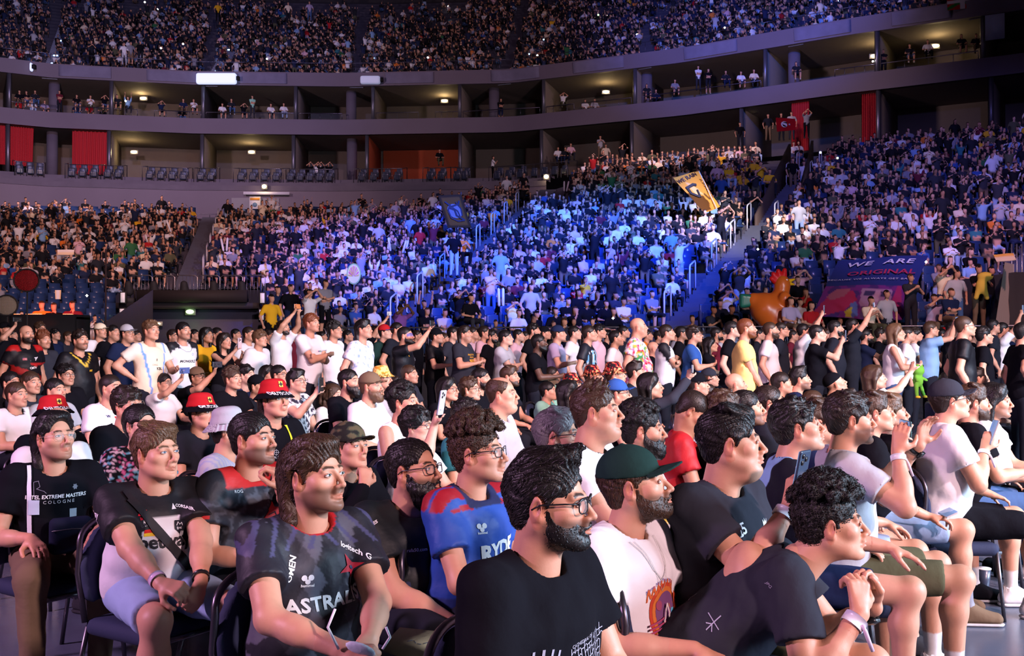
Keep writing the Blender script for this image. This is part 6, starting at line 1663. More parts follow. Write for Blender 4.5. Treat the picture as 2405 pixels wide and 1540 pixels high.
    for px, ww in ((80, 36), (160, 22), (40, 12)):
        a_ = at(px, 734, d1 + .35); m_ = MB(); m_.box((-ww * .0055, -.05, -.02), (ww * .0055, .05, .02)); o = m_.build('desk_lamp', M_LRED); o.location = (a_.x, d1 + .35, q.z + .0); tag(o, 'glowing red desk lamp strip on the black booth, %s' % {80: 'under the orange-red operator', 160: 'before the headset operator', 40: 'nearest the beige disc'}[px], 'lamp')
        l = bpy.data.lights.new('desk_light', 'POINT'); l.energy = 26; l.color = (1, .1, .03); l.shadow_soft_size = .1; lo = bpy.data.objects.new('desk_light', l); COL.objects.link(lo); lo.location = (a_.x, d1 + .42, q.z + .1)
    for k, (px, py, c, kd, lab) in enumerate(((100, 706, 'orange', 'lap', 'booth operator hunched in an orange-lit top'), (128, 710, 'black', 'lap', 'booth operator with cap in black beside the orange-lit one'), (172, 706, 'maroon', 'lap', 'booth operator with headphones bathed in red light'))):
        mini_person(px, py, d1 + 1.1, kd, c, lab, 'b', h=.03, yaw=-70, seed=k)
    o = None
    for cx_, cy_, rx, dd, c1, lab, nm in ((62, 658, 30, 25.5, (.45, .015, .02), 'round red mesh light diffuser on a stand at the left', 'x'), (15, 717, 27, 24.5, (.62, .50, .36), 'round beige mesh light diffuser at the left edge', 'y')):
        c_ = at(cx_, cy_, dd); r_ = rx * dd / FPX; rt = empty('mesh_diffuser', (c_.x, c_.y, 0)); m_ = MB(); m_.tube([(r_ * math.cos(a_), 0, c_.z + r_ * .88 * math.sin(a_)) for a_ in np.linspace(0, 2 * math.pi, 33)[:-1]], .02, (.02, .015, .015), 6, True); m_.build('rim', M_DULL, rt, True)
        m_ = MB(); n_ = 30; V = [(0, .02, c_.z)] + [(r_ * math.cos(a_), .02, c_.z + r_ * .88 * math.sin(a_)) for a_ in np.linspace(0, 2 * math.pi, n_ + 1)[:-1]]; m_.add(V, [(0, i, i % n_ + 1) for i in range(1, n_ + 1)], c1); m_.build('disc', M_DULL, rt)
        m_ = MB()
        for k in range(-8, 9):
            t_ = k / 9 * r_; h_ = math.sqrt(max(r_ * r_ - t_ * t_, 0)) 
            m_.tube([(t_, -.0, c_.z - h_ * .88), (t_, -.0, c_.z + h_ * .88)], .006, np.array(c1) * .35, 3); m_.tube([(-h_, -.0, c_.z + t_ * .88), (h_, -.0, c_.z + t_ * .88)], .006, np.array(c1) * .35, 3)
        m_.build('mesh_grille', M_DULL, rt); m_ = MB(); m_.tube([(0, .05, 0), (0, .05, c_.z - r_ * .86)], .02, (.02, .02, .02), 6); m_.build('pole', M_DULL, rt); tag(rt, lab, 'light')
    m_ = MB(); p = at(249, 585, 30); m_.tube([(p.x, 30, 0), (p.x, 30, p.z)], .028, (.02, .012, .014), 6); o = m_.build('thin_pole', M_DULL); tag(o, 'thin dark vertical pole rising beside the left stand', 'pole')
    # metal sheet barrier at the tunnel mouth
    p = at(215, 800, 30); 
    V = []; F = []
    for i in range(22):
        u = i / 21; x, y = at(222 + 54 * u, 760, 31).x, 31 + .05 * (i % 2) + u * 3; z = at(250, 790 - 0 * u, 31).z; zt = 1.57 + (805 - (770 - 90 * u)) / 2400 * y
        V += [(x, y, 0), (x, y, zt)]
    for i in range(21): F.append((2 * i, 2 * i + 2, 2 * i + 3, 2 * i + 1))
    o = mk('rail_panel', V, F, M_METAL, None, (.28, .26, .28), smooth=False); tag(o, 'ribbed grey metal panel rail at the tunnel mouth', 'railing')
    # flags
    d_ = 44
    cs = [at(1029, 459, d_), at(1083, 456, d_ + .3), at(1107, 534, d_ + .3), at(1052, 535, d_)]
    o = flat_cloth('flag', cs, (14, 20), lambda u, v: (.05, .025, .008) if min(u, 1 - u) < .14 or min(v, 1 - v) < .09 else (.15, .065, .012), 'dark brown flag with a pointed swirl emblem in the left stand', 'flag', .012)
    sw = line([(-.30, .42), (-.1, .2), (.25, .3), (.30, .42)], .07) + line([(-.12, .3), (-.28, .05), (-.25, -.3), (0, -.45), (.30, -.42)], .06) + line([(-.2, .15), (0, .05), (.02, -.2), (.3, -.4)], .08) + line([(.15, .38), (.3, .1), (.27, -.2)], .05) + line([(-.05, .15), (.12, .0), (.16, -.25)], .05)
    on_sheet(o, [[(x * .92, y * .92) for x, y in ring(.42, .5, 20)[i]] for i in range(0)] + [(disc(.32, 18), (.16, .15, .14))] , cs, .5, .5, 1.0, (.16, .15, .14), .012); on_sheet(o, sw, cs, .5, .5, 1.0, (.012, .008, .012), .012, off=.05)
    m_ = MB(); f_ = at(1072, 600, d_); m_.tube([f_, cs[1] + Vector((0, .05, .1))], .02, (.1, .08, .06), 5); o2 = m_.build('pole', M_DULL, o); o2.data.transform(Matrix.Translation(-o.location))
    d_ = 41
    cs = [at(1581, 417, d_), at(1642, 401, d_ + .5), at(1690, 486, d_ + .5), at(1657, 500, d_)]
    o = flat_cloth('flag', cs, (16, 24), lambda u, v: (.10, .035, .006) if in_poly(u, v, [(.0, .42), (.5, .62), (.62, .8), (.4, 1), (0, 1)]) else (.70, .36, .12) if in_poly(u, v, [(.25, .2), (.36, .2), (.62, .6), (.3, .55)]) else (.62, .24, .03), 'bright orange flag with black strokes waved beside the aisle', 'flag', .03)
    on_sheet(o, text_polys('WE RAIN', .25, .02), cs, .42, .10, 1.0, (.06, .02, .01), .03, rot=8); on_sheet(o, line([(-.25, .2), (-.3, -.1), (-.1, -.35)], .12) + line([(-.25, .2), (.1, .25), (.2, .2)], .12) + line([(.1, -.05), (-.05, -.4)], .08) + line([(.35, -.3), (.5, -.6)], .06), cs, .36, .42, 1.0, (.015, .01, .01), .03, off=.05)
    on_sheet(o, sum([line([(x, 1 - 1.4 * i / 6), (x + .12, .93 - 1.4 * i / 6), (x + .02, .85 - 1.4 * i / 6)], .05) for i, x in enumerate((.55, .6, .63, .68, .72, .75))], []), cs, .5, .6, .75, (.20, .07, .01), .03)
    m_ = MB(); m_.tube([at(1694, 512, d_ + .2), cs[1] + Vector((0, .05, .0))], .018, (.5, .5, .5), 5); o2 = m_.build('pole', M_DULL, o); o2.data.transform(Matrix.Translation(-o.location))
    d_ = 51.5
    cs = [at(1822, 276, d_), at(1868, 279, d_), at(1869, 305, d_), at(1825, 309, d_)]
    o = flat_cloth('flag', cs, (10, 8), lambda u, v: (.50, .008, .015), 'red flag with white crescent and star held over the suite rail', 'flag', .02)
    cr = [(.17 * math.cos(a_), .17 * math.sin(a_)) for a_ in np.linspace(.55, 2 * math.pi - .55, 18)] + [(.045 + .135 * math.cos(a_), .135 * math.sin(a_)) for a_ in np.linspace(2 * math.pi - .75, .75, 18)]
    on_sheet(o, [cr, star(5, .07, .03, .3, .27, 0)], cs, .4, .5, 1.0, (.8, .75, .78), .02)
    d_ = sl_(2260, -.3)[1]; cs = [at(2224, -12, d_), at(2294, -20, d_), at(2296, 16, d_), at(2226, 25, d_)]
    o = flat_cloth('flag', cs, (30, 16), lambda u, v: (.6, .6, .62) if abs(u - .5) < .07 or abs(v - .5) < .09 else (.02, .18, .03) if abs(abs(u - .5) * .8 - abs(v - .5)) < .11 else (.40, .01, .02), 'red, green and white crossed flag hanging on the upper parapet', 'flag', .01)
    d_ = 57.5; cs = [at(1326, 424, d_), at(1392, 420, d_), at(1394, 459, d_), at(1326, 462, d_)]
    o = flat_cloth('banner', cs, (10, 6), lambda u, v: (.016, .012, .02), 'black cloth banner with a white horned crest on the stand rail', 'banner', .01)
    hd = [(-.22, .42), (-.14, .2), (-.08, .42), (-.02, .24), (.02, .24), (.08, .42), (.14, .2), (.22, .42), (.25, .1), (.2, -.2), (.06, -.4), (-.06, -.4), (-.2, -.2), (-.25, .1)]
    on_sheet(o, [hd], cs, .5, .5, .95, (.38, .36, .44), .01); on_sheet(o, [star(3, .06, .03, 0, -.1, 0), star(3, .06, .03, 0, .1, 0), [(-.1, -.2), (.1, -.2), (.05, -.28), (-.05, -.28)]], cs, .5, .5, .95, (.03, .02, .04), .01, off=.05)
    # big fan banner
    dA, dB = 31.5, 27.6
    cs = [at(1968, 612, dA), at(2180, 598, dA), at(2120, 752, dB), at(1905, 742, dB)]
    def fan(u, v):
        x, y = u, v
        if v < .50: return (.022, .035, .15)
        n_ = math.sin(x * 23 + y * 9) * math.sin(x * 7 - y * 17 + 1)
        c = (.16, .03, .20) if n_ > -.2 else (.07, .03, .16)
        if in_poly(x, y, [(.0, .9), (.1, .62), (.33, .58), (.42, .75), (.33, .9), (.1, 1)]): c = (.38, .03, .10)
        if in_poly(x, y, [(.06, .68), (.14, .55), (.3, .56), (.26, .68), (.14, .74)]): c = (.34, .10, .16)
        if in_poly(x, y, [(.42, .56), (.75, .54), (.80, .78), (.62, .98), (.46, .8)]): c = (.34, .20, .36)
        if in_poly(x, y, [(.46, .60), (.58, .59), (.57, .67), (.47, .67)]) or in_poly(x, y, [(.64, .59), (.75, .58), (.74, .66), (.65, .67)]): c = (.05, .04, .12)
        if in_poly(x, y, [(.585, .58), (.63, .58), (.65, .76), (.57, .76)]): c = (.50, .32, .45)
        if in_poly(x, y, [(.5, .84), (.72, .82), (.74, .98), (.52, 1)]): c = (.10, .06, .16)
        if in_poly(x, y, [(.36, .80), (.42, .76), (.5, .96), (.44, 1)]): c = (.10, .15, .42)
        if in_poly(x, y, [(.34, .92), (.40, .84), (.43, .98), (.38, 1)]): c = (.45, .40, .05)
        if in_poly(x, y, [(.80, .5), (.84, .5), (.95, .9), (.80, .9)]): c = (.34, .03, .14)
        return c
    o = flat_cloth('fan_banner', cs, (70, 50), fan, 'big blue and magenta fan banner with lettering and painted faces draped over seats', 'banner', .008)
    on_sheet(o, text_polys('WE  ARE', .50, .02, .15, 1.1), cs, .5, .13, 1.0, (.62, .62, .72), .008, off=.06); on_sheet(o, text_polys('ORIGINAL', .46, .02, 0, 1.0), cs, .56, .30, 1.0, (.40, .03, .09), .008, off=.06)
    on_sheet(o, text_polys('BECAUSE WE ALWAYS GET BACK', .165, .01, 0, 1.1), cs, .48, .41, 1.0, (.5, .5, .6), .008, off=.06)
    # inflatable rooster
    d_ = 27.2; c_ = at(1812, 715, d_); K = d_ / FPX
    rt = empty('inflatable_rooster', (c_.x, d_, 1.0)); tag(rt, 'giant orange inflatable rooster with red comb and green tail', 'inflatable')
    def L_(px, py, y=0): return np.array(((px - 1812) * K, y, (CAMH + (805 - py) * K) - 1.0))
    g = Grid(L_(1735, 830, -.75), L_(1875, 640, .75), .04)
    g.cap(L_(1800, 728), L_(1832, 735), .42, .40, k=.1); g.ell(L_(1825, 760), (.44, .45, .40), k=.15); g.cap(L_(1790, 712), L_(1770, 705), .28, .20, k=.15); g.cap(L_(1832, 712), L_(1836, 676), .24, .20, k=.18); g.ell(L_(1837, 668), (.21, .21, .26), k=.08)
    g.ell(L_(1836, 704, -.3), (.17, .14, .22), k=.03); g.ell(L_(1836, 704, .3), (.17, .14, .22), k=.03)
    X, Y, Z = g.pts(); g.D += .012 * np.cos(Z * 26) * (Z < 1.0)
    V, F, I = g.mesh(); mk('body', V, F, M_PLAS, rt, (.60, .13, .015))
    g = Grid(L_(1720, 740, -.4), L_(1790, 675, .4), .03)
    for i in range(4): g.cap(L_(1774, 700 + i * 3.5), L_(1742, 696 + i * 7), .10, .075, k=.02, flat=((0, 1, 0), 1.6))
    V, F, I = g.mesh(); mk('tail', V, F, M_PLAS, rt, (.015, .16, .10))
    g = Grid(L_(1795, 672, -.2), L_(1862, 622, .2), .025); 
    for a_, b_ in (((1824, 662), (1812, 654)), ((1826, 656), (1816, 643)), ((1832, 652), (1828, 636)), ((1840, 650), (1843, 634))): g.cap(L_(*a_), L_(*b_), .10, .06, k=.03)
    V, F, I = g.mesh(); mk('comb', V, F, M_PLAS, rt, (.60, .01, .012))
    for (a_, b_), nm in ((((1850, 661), (1867, 655)), 'upper_beak'), (((1850, 665), (1866, 668)), 'lower_beak')):
        g = Grid(L_(1840, 678, -.2), L_(1880, 645, .2), .02); g.cap(L_(*a_), L_(*b_), .075, .02, k=0); V, F, I = g.mesh(); mk(nm, V, F, M_PLAS, rt, (.75, .42, .01))
    for s_ in (-1, 1):
        g = Grid(L_(1838, 668, -.3), L_(1852, 648, .3), .015); g.ell(L_(1844, 658, s_ * .155), (.035, .02, .035)); V, F, I = g.mesh(); mk('eye', V, F, M_PLAS, rt, (.75, .7, .7))
    g = Grid(L_(1825, 700, -.4), L_(1860, 670, .4), .02); g.cap(L_(1836, 683, -.2), L_(1834, 690, -.24), .03, .02); V, F, I = g.mesh(); mk('wattle', V, F, M_PLAS, rt, (.7, .35, .2))
    # peacock-like disc
    d_ = 37; c_ = at(831, 643, d_); rt = empty('peacock_disc', (c_.x, c_.y, c_.z)); K = d_ / FPX; m_ = MB()
    def disc3(rx, rz, y, c, n_=24, cz=0): m_.add([(0, y, cz)] + [(rx * math.cos(a_), y, cz + rz * math.sin(a_)) for a_ in np.linspace(0, 2 * math.pi, n_ + 1)[:-1]], [(0, i, i % n_ + 1) for i in range(1, n_ + 1)], c)
    disc3(17 * K, 25 * K, 0, (.25, .45, .15)); disc3(14.5 * K, 22 * K, -.015, (.65, .65, .45)); m_.build('panel', M_DULL, rt); m_ = MB()
    for k in range(11):
        a_ = math.pi * (k + .5) / 11; c0 = (.6, .12, .2) if k % 2 else (.6, .45, .1)
        m_.add([(.02 * math.cos(a_), -.03, -6 * K), (12 * K * math.cos(a_ - .09), -.03, -6 * K + 24 * K * math.sin(a_ - .09)), (13 * K * math.cos(a_), -.03, -6 * K + 25 * K * math.sin(a_)), (12 * K * math.cos(a_ + .09), -.03, -6 * K + 24 * K * math.sin(a_ + .09))], [(0, 1, 2, 3)], c0)
    m_.build('feather_print', M_DULL, rt); m_ = MB(); m_.tube([(0, .04, -25 * K), (0, .04, -60 * K)], .03, (.1, .1, .1)); m_.build('handle', M_DULL, rt); tag(rt, 'oval peacock-feather disc standing in the left lower stand', 'sign')
    # yellow steward and other standing people
    mp = mini_person
    mp(637, 690, 27.5, 'standdown', 'yellow', 'steward in yellow bib standing by the tunnel corner', 'k', pants='black', h=.03)
    mp(652, 671, 29, 'standdown', 'navy', 'person in navy jacket standing behind the yellow steward', 'k', h=.032)
    mp(682, 667, 29, 'standdown', 'black', 'person in black jersey, hand on hip, near the yellow steward', 'd', h=.032, seed=2)
    mp(727, 675, 28.5, 'standphone', 'white', 'person in open white jacket standing right of the steward', 'd', h=.032, pants='denim')
    mp(763, 656, 29.5, 'standcross', 'grey', 'person in grey tie-dye tee standing by the aisle', 'd', h=.032, seed=3)
    mp(940, 712, 27.5, 'standphone', 'purple', 'dark-skinned person in purple-printed tee photographing at the barrier', 'k', h=.03, skin='b')
    mp(1102, 690, 29.5, 'lap', 'black', 'large person in black slumped in the front rows', 'k', h=.03)
    mp(1066, 542, 37, 'standdown', 'black', 'person in black standing below the dark brown flag', 'k', h=.028)
    mp(1084, 547, 37.5, 'clap', 'orange', 'person in orange-printed tee below the dark brown flag', 'd', h=.028)
    mp(1703, 483, 40.5, 'standphone', 'black', 'flag waver in black standing on the aisle', 'd', h=.032)
    mp(1772, 446, 43, 'standclap', 'black', 'camera operator in black on the aisle above the flag waver', 'k', h=.032)
    mp(1786, 378, 48, 'standclap', 'yellow', 'standing fan in yellow-green football shirt', 'd', h=.028); mp(1711, 385, 47, 'cross', 'yellow', 'seated fan in yellow shirt left of the standing one', 'k', h=.028); mp(1806, 397, 47, 'lap', 'yellow', 'seated fan in yellow shirt with white stick', 'k', h=.028)
    mp(1684, 381, 47.5, 'standdown', 'pink', 'person in pale shirt climbing the aisle', 'k', h=.028); mp(1862, 370, 49, 'standdown', 'black', 'steward in black in the passage between brown walls', 'k', h=.028); mp(1888, 377, 49.5, 'standdown', 'white', 'person in white shirt in the passage between brown walls', 'k', h=.028)
    for px, py, d_, kd, c, lab in ((2040, 695, 26.6, 'clap', 'cream', 'woman in cream top leaning at the banner foot'), (2082, 680, 27, 'standdown', 'lgrey', 'bearded man in grey shirt at the banner foot'), (2138, 642, 27.4, 'standclap', 'char', 'man in grey tee standing over the banner corner'), (2188, 690, 26.2, 'phone', 'lilac', 'person in lilac top filming near the right vomitory'), (2215, 622, 27, 'standphone', 'cream', 'man in pale shirt photographing with lifted arms by the vomitory'), (2245, 632, 26.8, 'standdown', 'lgrey', 'bearded man in light grey tee by the vomitory'), (2228, 676, 25.6, 'cross', 'navy', 'man in navy football shirt with white print at the barrier'),
                                   (2298, 622, 26.6, 'standclap', 'black', 'man in black jersey cradling a yellow plush'), (2328, 625, 27, 'standdown', 'black', 'dark-capped man behind the yellow plush'), (1905, 706, 27, 'lap', 'red', 'person in red leaning forward right of the rooster'), (1855, 696, 26.6, 'lap', 'lilac', 'person in pale lilac behind the raised arms'), (1325, 745, 27.5, 'lap', 'char', 'fan with red hair band near the barrier')):
        mp(px, py, d_, kd, c, lab, 'kdb'[px % 3], h=.032, seed=px % 4)
    # people in the suites
    S = [(45, 212, 2, 'black'), (62, 213, 3, 'black'), (82, 212, 2, 'dark'), (46, 232, 2, 'red'), (75, 232, 2, 'white'), (105, 235, 2, 'lilac'), (140, 212, 9, 'maroon'), (180, 222, 2, 'black'), (212, 224, 0, 'white'), (245, 223, 4, 'black'), (180, 242, 2, 'navy'), (210, 242, 2, 'red'), (240, 242, 2, 'olive'), (275, 222, 2, 'dark'), (300, 227, 8, 'sky'), (378, 236, 4, 'navy'), (430, 232, 2, 'navy'), (455, 232, 0, 'white'), (427, 252, 2, 'black'), (522, 242, 2, 'white'), (543, 232, 2, 'dark'), (572, 242, 4, 'black'), (593, 224, 9, 'mint'), (636, 243, 2, 'white'), (666, 242, 2, 'white'), (1176, 231, 9, 'black'), (1322, 217, 4, 'white'), (1374, 233, 2, 'white'), (1396, 232, 2, 'lgrey'), (1519, 197, 2, 'dark'), (1540, 210, 2, 'navy'), (1585, 186, 2, 'grey'),
         (1640, 154, 9, 'white'), (1663, 161, 9, 'black'), (1704, 166, 2, 'dark'), (1740, 167, 2, 'white'), (1770, 163, 2, 'cream'), (1870, 145, 2, 'dark'), (2075, 116, 9, 'dark'), (2136, 103, 2, 'dark'), (2178, 94, 2, 'white'), (2258, 80, 2, 'dark'), (2292, 80, 2, 'dark')]
    words = {2: 'seated', 3: 'seated', 0: 'leaning', 4: 'photographing', 8: 'with raised arms', 9: 'standing'}; kd = {2: 'lap', 3: 'cross', 0: 'clap', 4: 'phone', 8: 'up', 9: 'standcross'}
    for i, (px, py, k, c) in enumerate(S):
        q = sl_(px, 1.0 if k != 9 else 1.2); mp(px, py, q[1], kd[k], c, 'upper suite guest in %s, %s, number' % (COLN.get(c, c), words[k]), 'kdb'[i % 3], h=.05, seed=i % 4); o = COL.objects[-1] if False else None
    return S
ORDW = 'first second third fourth fifth sixth seventh eighth ninth tenth eleventh twelfth'.split()
def fix_suite_labels():
    sg = [o for o in COL.objects if str(o.get('label', '')).startswith('upper suite guest')]
    sg.sort(key=lambda o: o.location.x)
    for o in sg:
        px = proj(o.location)[0]; b = o['label'].replace(', number', '')
        near = 'left of the lamp' if px < 330 else 'between lamp and white box' if px < 470 else 'under the white box' if px < 700 else 'in the middle suites' if px < 1450 else 'above the stand' if px < 1850 else 'in the far right suites'
        o['label'] = b + ' ' + near; o['group'] = 'guests in the upper suites'
    seen = {}
    for o in sg: seen.setdefault(o['label'], []).append(o)
    for l, os_ in seen.items():
        if len(os_) > 1:
            for k, o in enumerate(os_): o['label'] = l + ', %s from left' % ORDW[k]
def suite_fittings():
    proto = make_seat((.035, .045, .085)); proto2 = None
    blocks = [(24, 106, 2, 3), (162, 244, 2, 3), (252, 303, 2, 2), (352, 458, 2, 4), (474, 522, 2, 2), (568, 678, 2, 4), (686, 800, 2, 5), (850, 962, 2, 4), (1012, 1066, 2, 2), (1082, 1120, 2, 2), (1176, 1262, 2, 3), (1270, 1370, 1, 4)]
    n = 0
    for a, b, rows, c in blocks:
        for r in range(rows):
            for i in range(c):
                px = a + (b - a) * (i + .5) / c; P = sl_(px, -1.9 - .85 * (1 - r), Z_F1 - .35 * (1 - r)); nn = normal(px)
                place(proto, P, math.atan2(nn[1], nn[0]) + math.pi / 2, 'dark folding seat, tipped up, on the lower suite balcony', 'dark tip-up seats on the lower suite balconies'); n += 1
        # rail around the block
        P0, P1 = sl_(a, -3.3, Z_F1 - .35), sl_(b, -3.3, Z_F1 - .35); Q0, Q1 = sl_(a, -1.2, Z_F1), sl_(b, -1.2, Z_F1); m_ = MB(); up = np.array((0, 0, 1.0))
        m_.tube([P0, P0 + up * .95, P1 + up * .95, P1], .03, (.2, .19, .22), 4); m_.tube([P0 + up * .95, Q0 + up * 1.0, Q0], .03, (.2, .19, .22), 4); m_.tube([P1 + up * .95, Q1 + up * 1.0, Q1], .03, (.2, .19, .22), 4)
        for k in range(1, 5): q = P0 + (P1 - P0) * k / 5; m_.tube([q, q + up * .95], .015, (.2, .19, .22), 4)
        o = m_.build('balcony_rail', M_METAL); tag(o, 'thin steel rail around a block of tipped-up balcony seats', 'railing', 'rails around the balcony seat blocks')
    # upper suite parapet rails
    for k, (a, b) in enumerate(((22, 130), (165, 256), (262, 318), (358, 468), (480, 690), (696, 800), (880, 980), (1020, 1075), (1085, 1265), (1280, 1345), (1362, 1480), (1510, 1785), (1960, 2055), (2070, 2300))):
        P0, P1 = sl_(a, .35, Z_F2), sl_(b, .35, Z_F2); up = np.array((0, 0, .55)); m_ = MB(); m_.tube([P0, P0 + up, P1 + up, P1], .035, (.16, .15, .2), 4)
        for j in range(1, 4): q = P0 + (P1 - P0) * j / 4; m_.tube([q, q + up], .02, (.16, .15, .2), 4)
        tag(m_.build('balcony_rail', M_METAL), 'low steel rail on the upper suite parapet', 'railing', 'rails on the upper suite parapet')
    # rail on top of the upper parapet and along the walkway behind the lower stand
    for k in range(12):
        a, b = -20 + k * 205, -20 + (k + 1) * 205 - 4; n_ = 6; m_ = MB(); pts = [sl_(a + (b - a) * i / n_, .1, 21.9) for i in range(n_ + 1)]
        m_.tube(pts, .025, (.16, .16, .24), 4)
        for q in pts: m_.tube([q, q - (0, 0, .8)], .018, (.16, .16, .24), 4)
        tag(m_.build('parapet_rail', M_METAL), 'long thin rail above the upper stand parapet', 'railing', 'rails above the upper parapet')
    for a, b in ((122, 300), (305, 560), (700, 880), (885, 1000)):
        n_ = 8; m_ = MB()
        for hh in (.45, .95):
            m_.tube([sl_(a + (b - a) * i / n_, -5.6, 9.2 + hh) for i in range(n_ + 1)], .022, (.12, .11, .14), 4)
        for i in range(n_ + 1): q = sl_(a + (b - a) * i / n_, -5.6, 9.1); m_.tube([q, q + (0, 0, 1.0)], .018, (.12, .11, .14), 4)
        tag(m_.build('walkway_rail', M_METAL), 'dark rail on the walkway behind the left stand', 'railing', 'walkway rails behind the left stand')
    # vomitory with brown walls on the right, ribbed vomitory panel at the right edge
    for a, b, nm in (((1772, 505), (1852, 338), 'wall_passage_left'), ((1868, 500), (1905, 330), 'wall_passage_right')):
        A_ = np.array(at(a[0], a[1], 42)); B_ = np.array(at(b[0], b[1], 52)); m_ = MB(); w_ = .12
        m_.add([(A_[0], A_[1], A_[2] - 1.6), (B_[0], B_[1], B_[2] - 1.8), (B_[0], B_[1], B_[2]), (A_[0], A_[1], A_[2])] + [(A_[0] + w_, A_[1], A_[2] - 1.6), (B_[0] + w_, B_[1], B_[2] - 1.8), (B_[0] + w_, B_[1], B_[2]), (A_[0] + w_, A_[1], A_[2])], [(0, 1, 2, 3), (7, 6, 5, 4), (3, 2, 6, 7), (0, 3, 7, 4), (1, 5, 6, 2)])
        o = m_.build(nm, mat('brown_panel', (.07, .042, .035), rough=.7)); o['kind'] = 'structure'
    V = []; F = []; n_ = 16
    for i in range(n_ + 1):
        u = i / n_; b_ = at(2322 + 58 * u, 752, 25.5 + u * .6); t_ = at(2360 + 22 * u, 615 + 5 * u, 25.8 + u * .6); off = .05 * (i % 2); V += [(b_.x, b_.y + off, 1.0), (t_.x, t_.y + off, t_.z)]
    for i in range(n_): F.append((2 * i, 2 * i + 2, 2 * i + 3, 2 * i + 1))
    o = mk('wall_passage_panel', V, F, mat('ribbed_beige', (.30, .24, .21), rough=.7), smooth=False); o['kind'] = 'structure'
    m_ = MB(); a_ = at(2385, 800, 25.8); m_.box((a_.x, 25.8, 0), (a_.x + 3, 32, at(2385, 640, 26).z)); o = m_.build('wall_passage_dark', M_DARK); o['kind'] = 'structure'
    for k, px in enumerate((2376, 2388, 2400)):
        a_ = at(px, 600, 26.4); m_ = MB(); m_.tube([(0, 0, -1.3), (0, 0, .3)], .022, (.4, .38, .4), 5); o = m_.build('passage_post', M_METAL); o.location = a_; tag(o, 'upright steel post on the right passage rail', 'post', 'posts on the right passage rail')
    cs = [at(2333, 598, 25.3), at(2380, 594, 25.3), at(2387, 610, 24.9), at(2341, 614, 24.9)]
    o = flat_cloth('hand_sign', cs, (6, 4), lambda u, v: (.8, .42, .12) if v < .4 else (.8, .66, .6), 'orange and white striped card held up over the beige wall', 'sign', .01)
    o = flat_cloth('hand_sign', [at(135, 586, 39), at(174, 586, 39), at(173, 598, 38.9), at(135, 598, 38.9)], (6, 3), lambda u, v: (.8, .6, .4) if v > .6 else (.8, .72, .68), 'white and tan card held overhead in the left stand', 'sign', .01)
    o = flat_cloth('hand_sign', [at(129, 681, 30), at(143, 681, 30), at(142, 702, 29.9), at(130, 702, 29.9)], (3, 4), lambda u, v: (.75, .5, .2) if u < .25 or u > .8 else (.72, .7, .7), 'upright white and yellow card on a seat beside the red disc', 'sign', .01)
    # inflatable clapper sticks in the crowd
    rnd = random.Random(8)
    spots = [(1255, 640), (1165, 660), (1172, 720), (1240, 690), (1345, 560), (1420, 560), (1325, 505), (1500, 590), (1095, 620), (1545, 570), (910, 590), (945, 595), (1600, 480), (1630, 470), (2095, 540), (2135, 500), (2025, 500), (2050, 510), (2100, 545), (2180, 570), (2252, 560), (2285, 450), (2140, 690), (1325, 450), (395, 545), (525, 590), (1070, 530), (1130, 525), (1710, 660), (1840, 405)]
    for k, (px, py) in enumerate(spots):
        dd = 30 + (750 - py) / 300 * 26; P = at(px, py, dd)
        for s_ in (0, 1):
            m_ = MB(); ln = .6; m_.tube([(0, 0, 0), (0, 0, .05), (0, 0, ln - .05), (0, 0, ln)], [.02, .05, .05, .02], (.70, .68, .72) if s_ or k % 3 else (.7, .45, .3), 7); o = m_.build('clapper_stick', M_PLAS, None, True)
            o.location = P + Vector((s_ * .13, 0, 0)); o.rotation_euler = (rnd.uniform(-.2, .2), rnd.uniform(-.35, .35) , 0)
            tag(o, 'white inflatable clapper stick held up in the lower stand', 'clapper', 'clapper sticks in the lower stand')
    # phone torches
    for k, (px, py, dd) in enumerate(((430, 103, 78), (378, 113, 77), (627, 138, 76), (1053, 15, 92), (1005, 135, 76), (1405, 35, 82), (1424, 36, 82), (1262, 130, 73), (1702, 65, 70), (1496, 81, 76), (295, 237, 73), (640, 263, 75), (1188, 470, 55), (1283, 505, 50), (1395, 466, 56), (1967, 371, 45), (1886, 549, 37), (204, 694, 31), (1440, 747, 28.5), (1927, 358, 46), (2050, 144, 61), (340, 5, 88), (370, 22, 88), (2175, 615, 27), (1780, 585, 35))):
        g = Grid((-.14, -.14, -.14), (.14, .14, .14), .035); r_ = .025 + dd * .0006; g.ell((0, 0, 0), (r_,) * 3); V, F, I = g.mesh(); o = mk('phone_torch', V, F, M_LWHITE if k not in (5, 15) else M_LGREEN); o.location = at(px, py, dd)
        tag(o, 'tiny bright phone light glowing among the spectators', 'phone light', 'phone lights in the stands')
    mini_person(292, 100, sl_(292, .8)[1], 'standdown', 'white', 'person in white tee and shorts standing at the upper parapet', 'd', h=.05, pants='lgrey'); mini_person(307, 98, sl_(307, .9)[1], 'standdown', 'grey', 'person in grey beside the white-clad one at the upper parapet', 'd', h=.05, seed=1)
    mini_person(215, 95, sl_(215, .8)[1], 'standclap', 'dark', 'dark-clad person standing at the upper parapet left of the white pair', 'd', h=.05); mini_person(330, 96, sl_(330, .9)[1], 'standdown', 'black', 'person in black right of the white pair on the upper parapet', 'd', h=.05, seed=2)
    mini_person(512, 5, sl_(512, 12)[1], 'standdown', 'yellow', 'person in yellow standing high in the upper stand', 'd', h=.05); mini_person(677, 5, sl_(677, 11)[1], 'standdown', 'cream', 'pale figure standing on the upper walkway', 'd', h=.05); mini_person(727, 3, sl_(727, 11)[1], 'standdown', 'lilac', 'pale striding figure on the upper walkway', 'd', h=.05, seed=2)
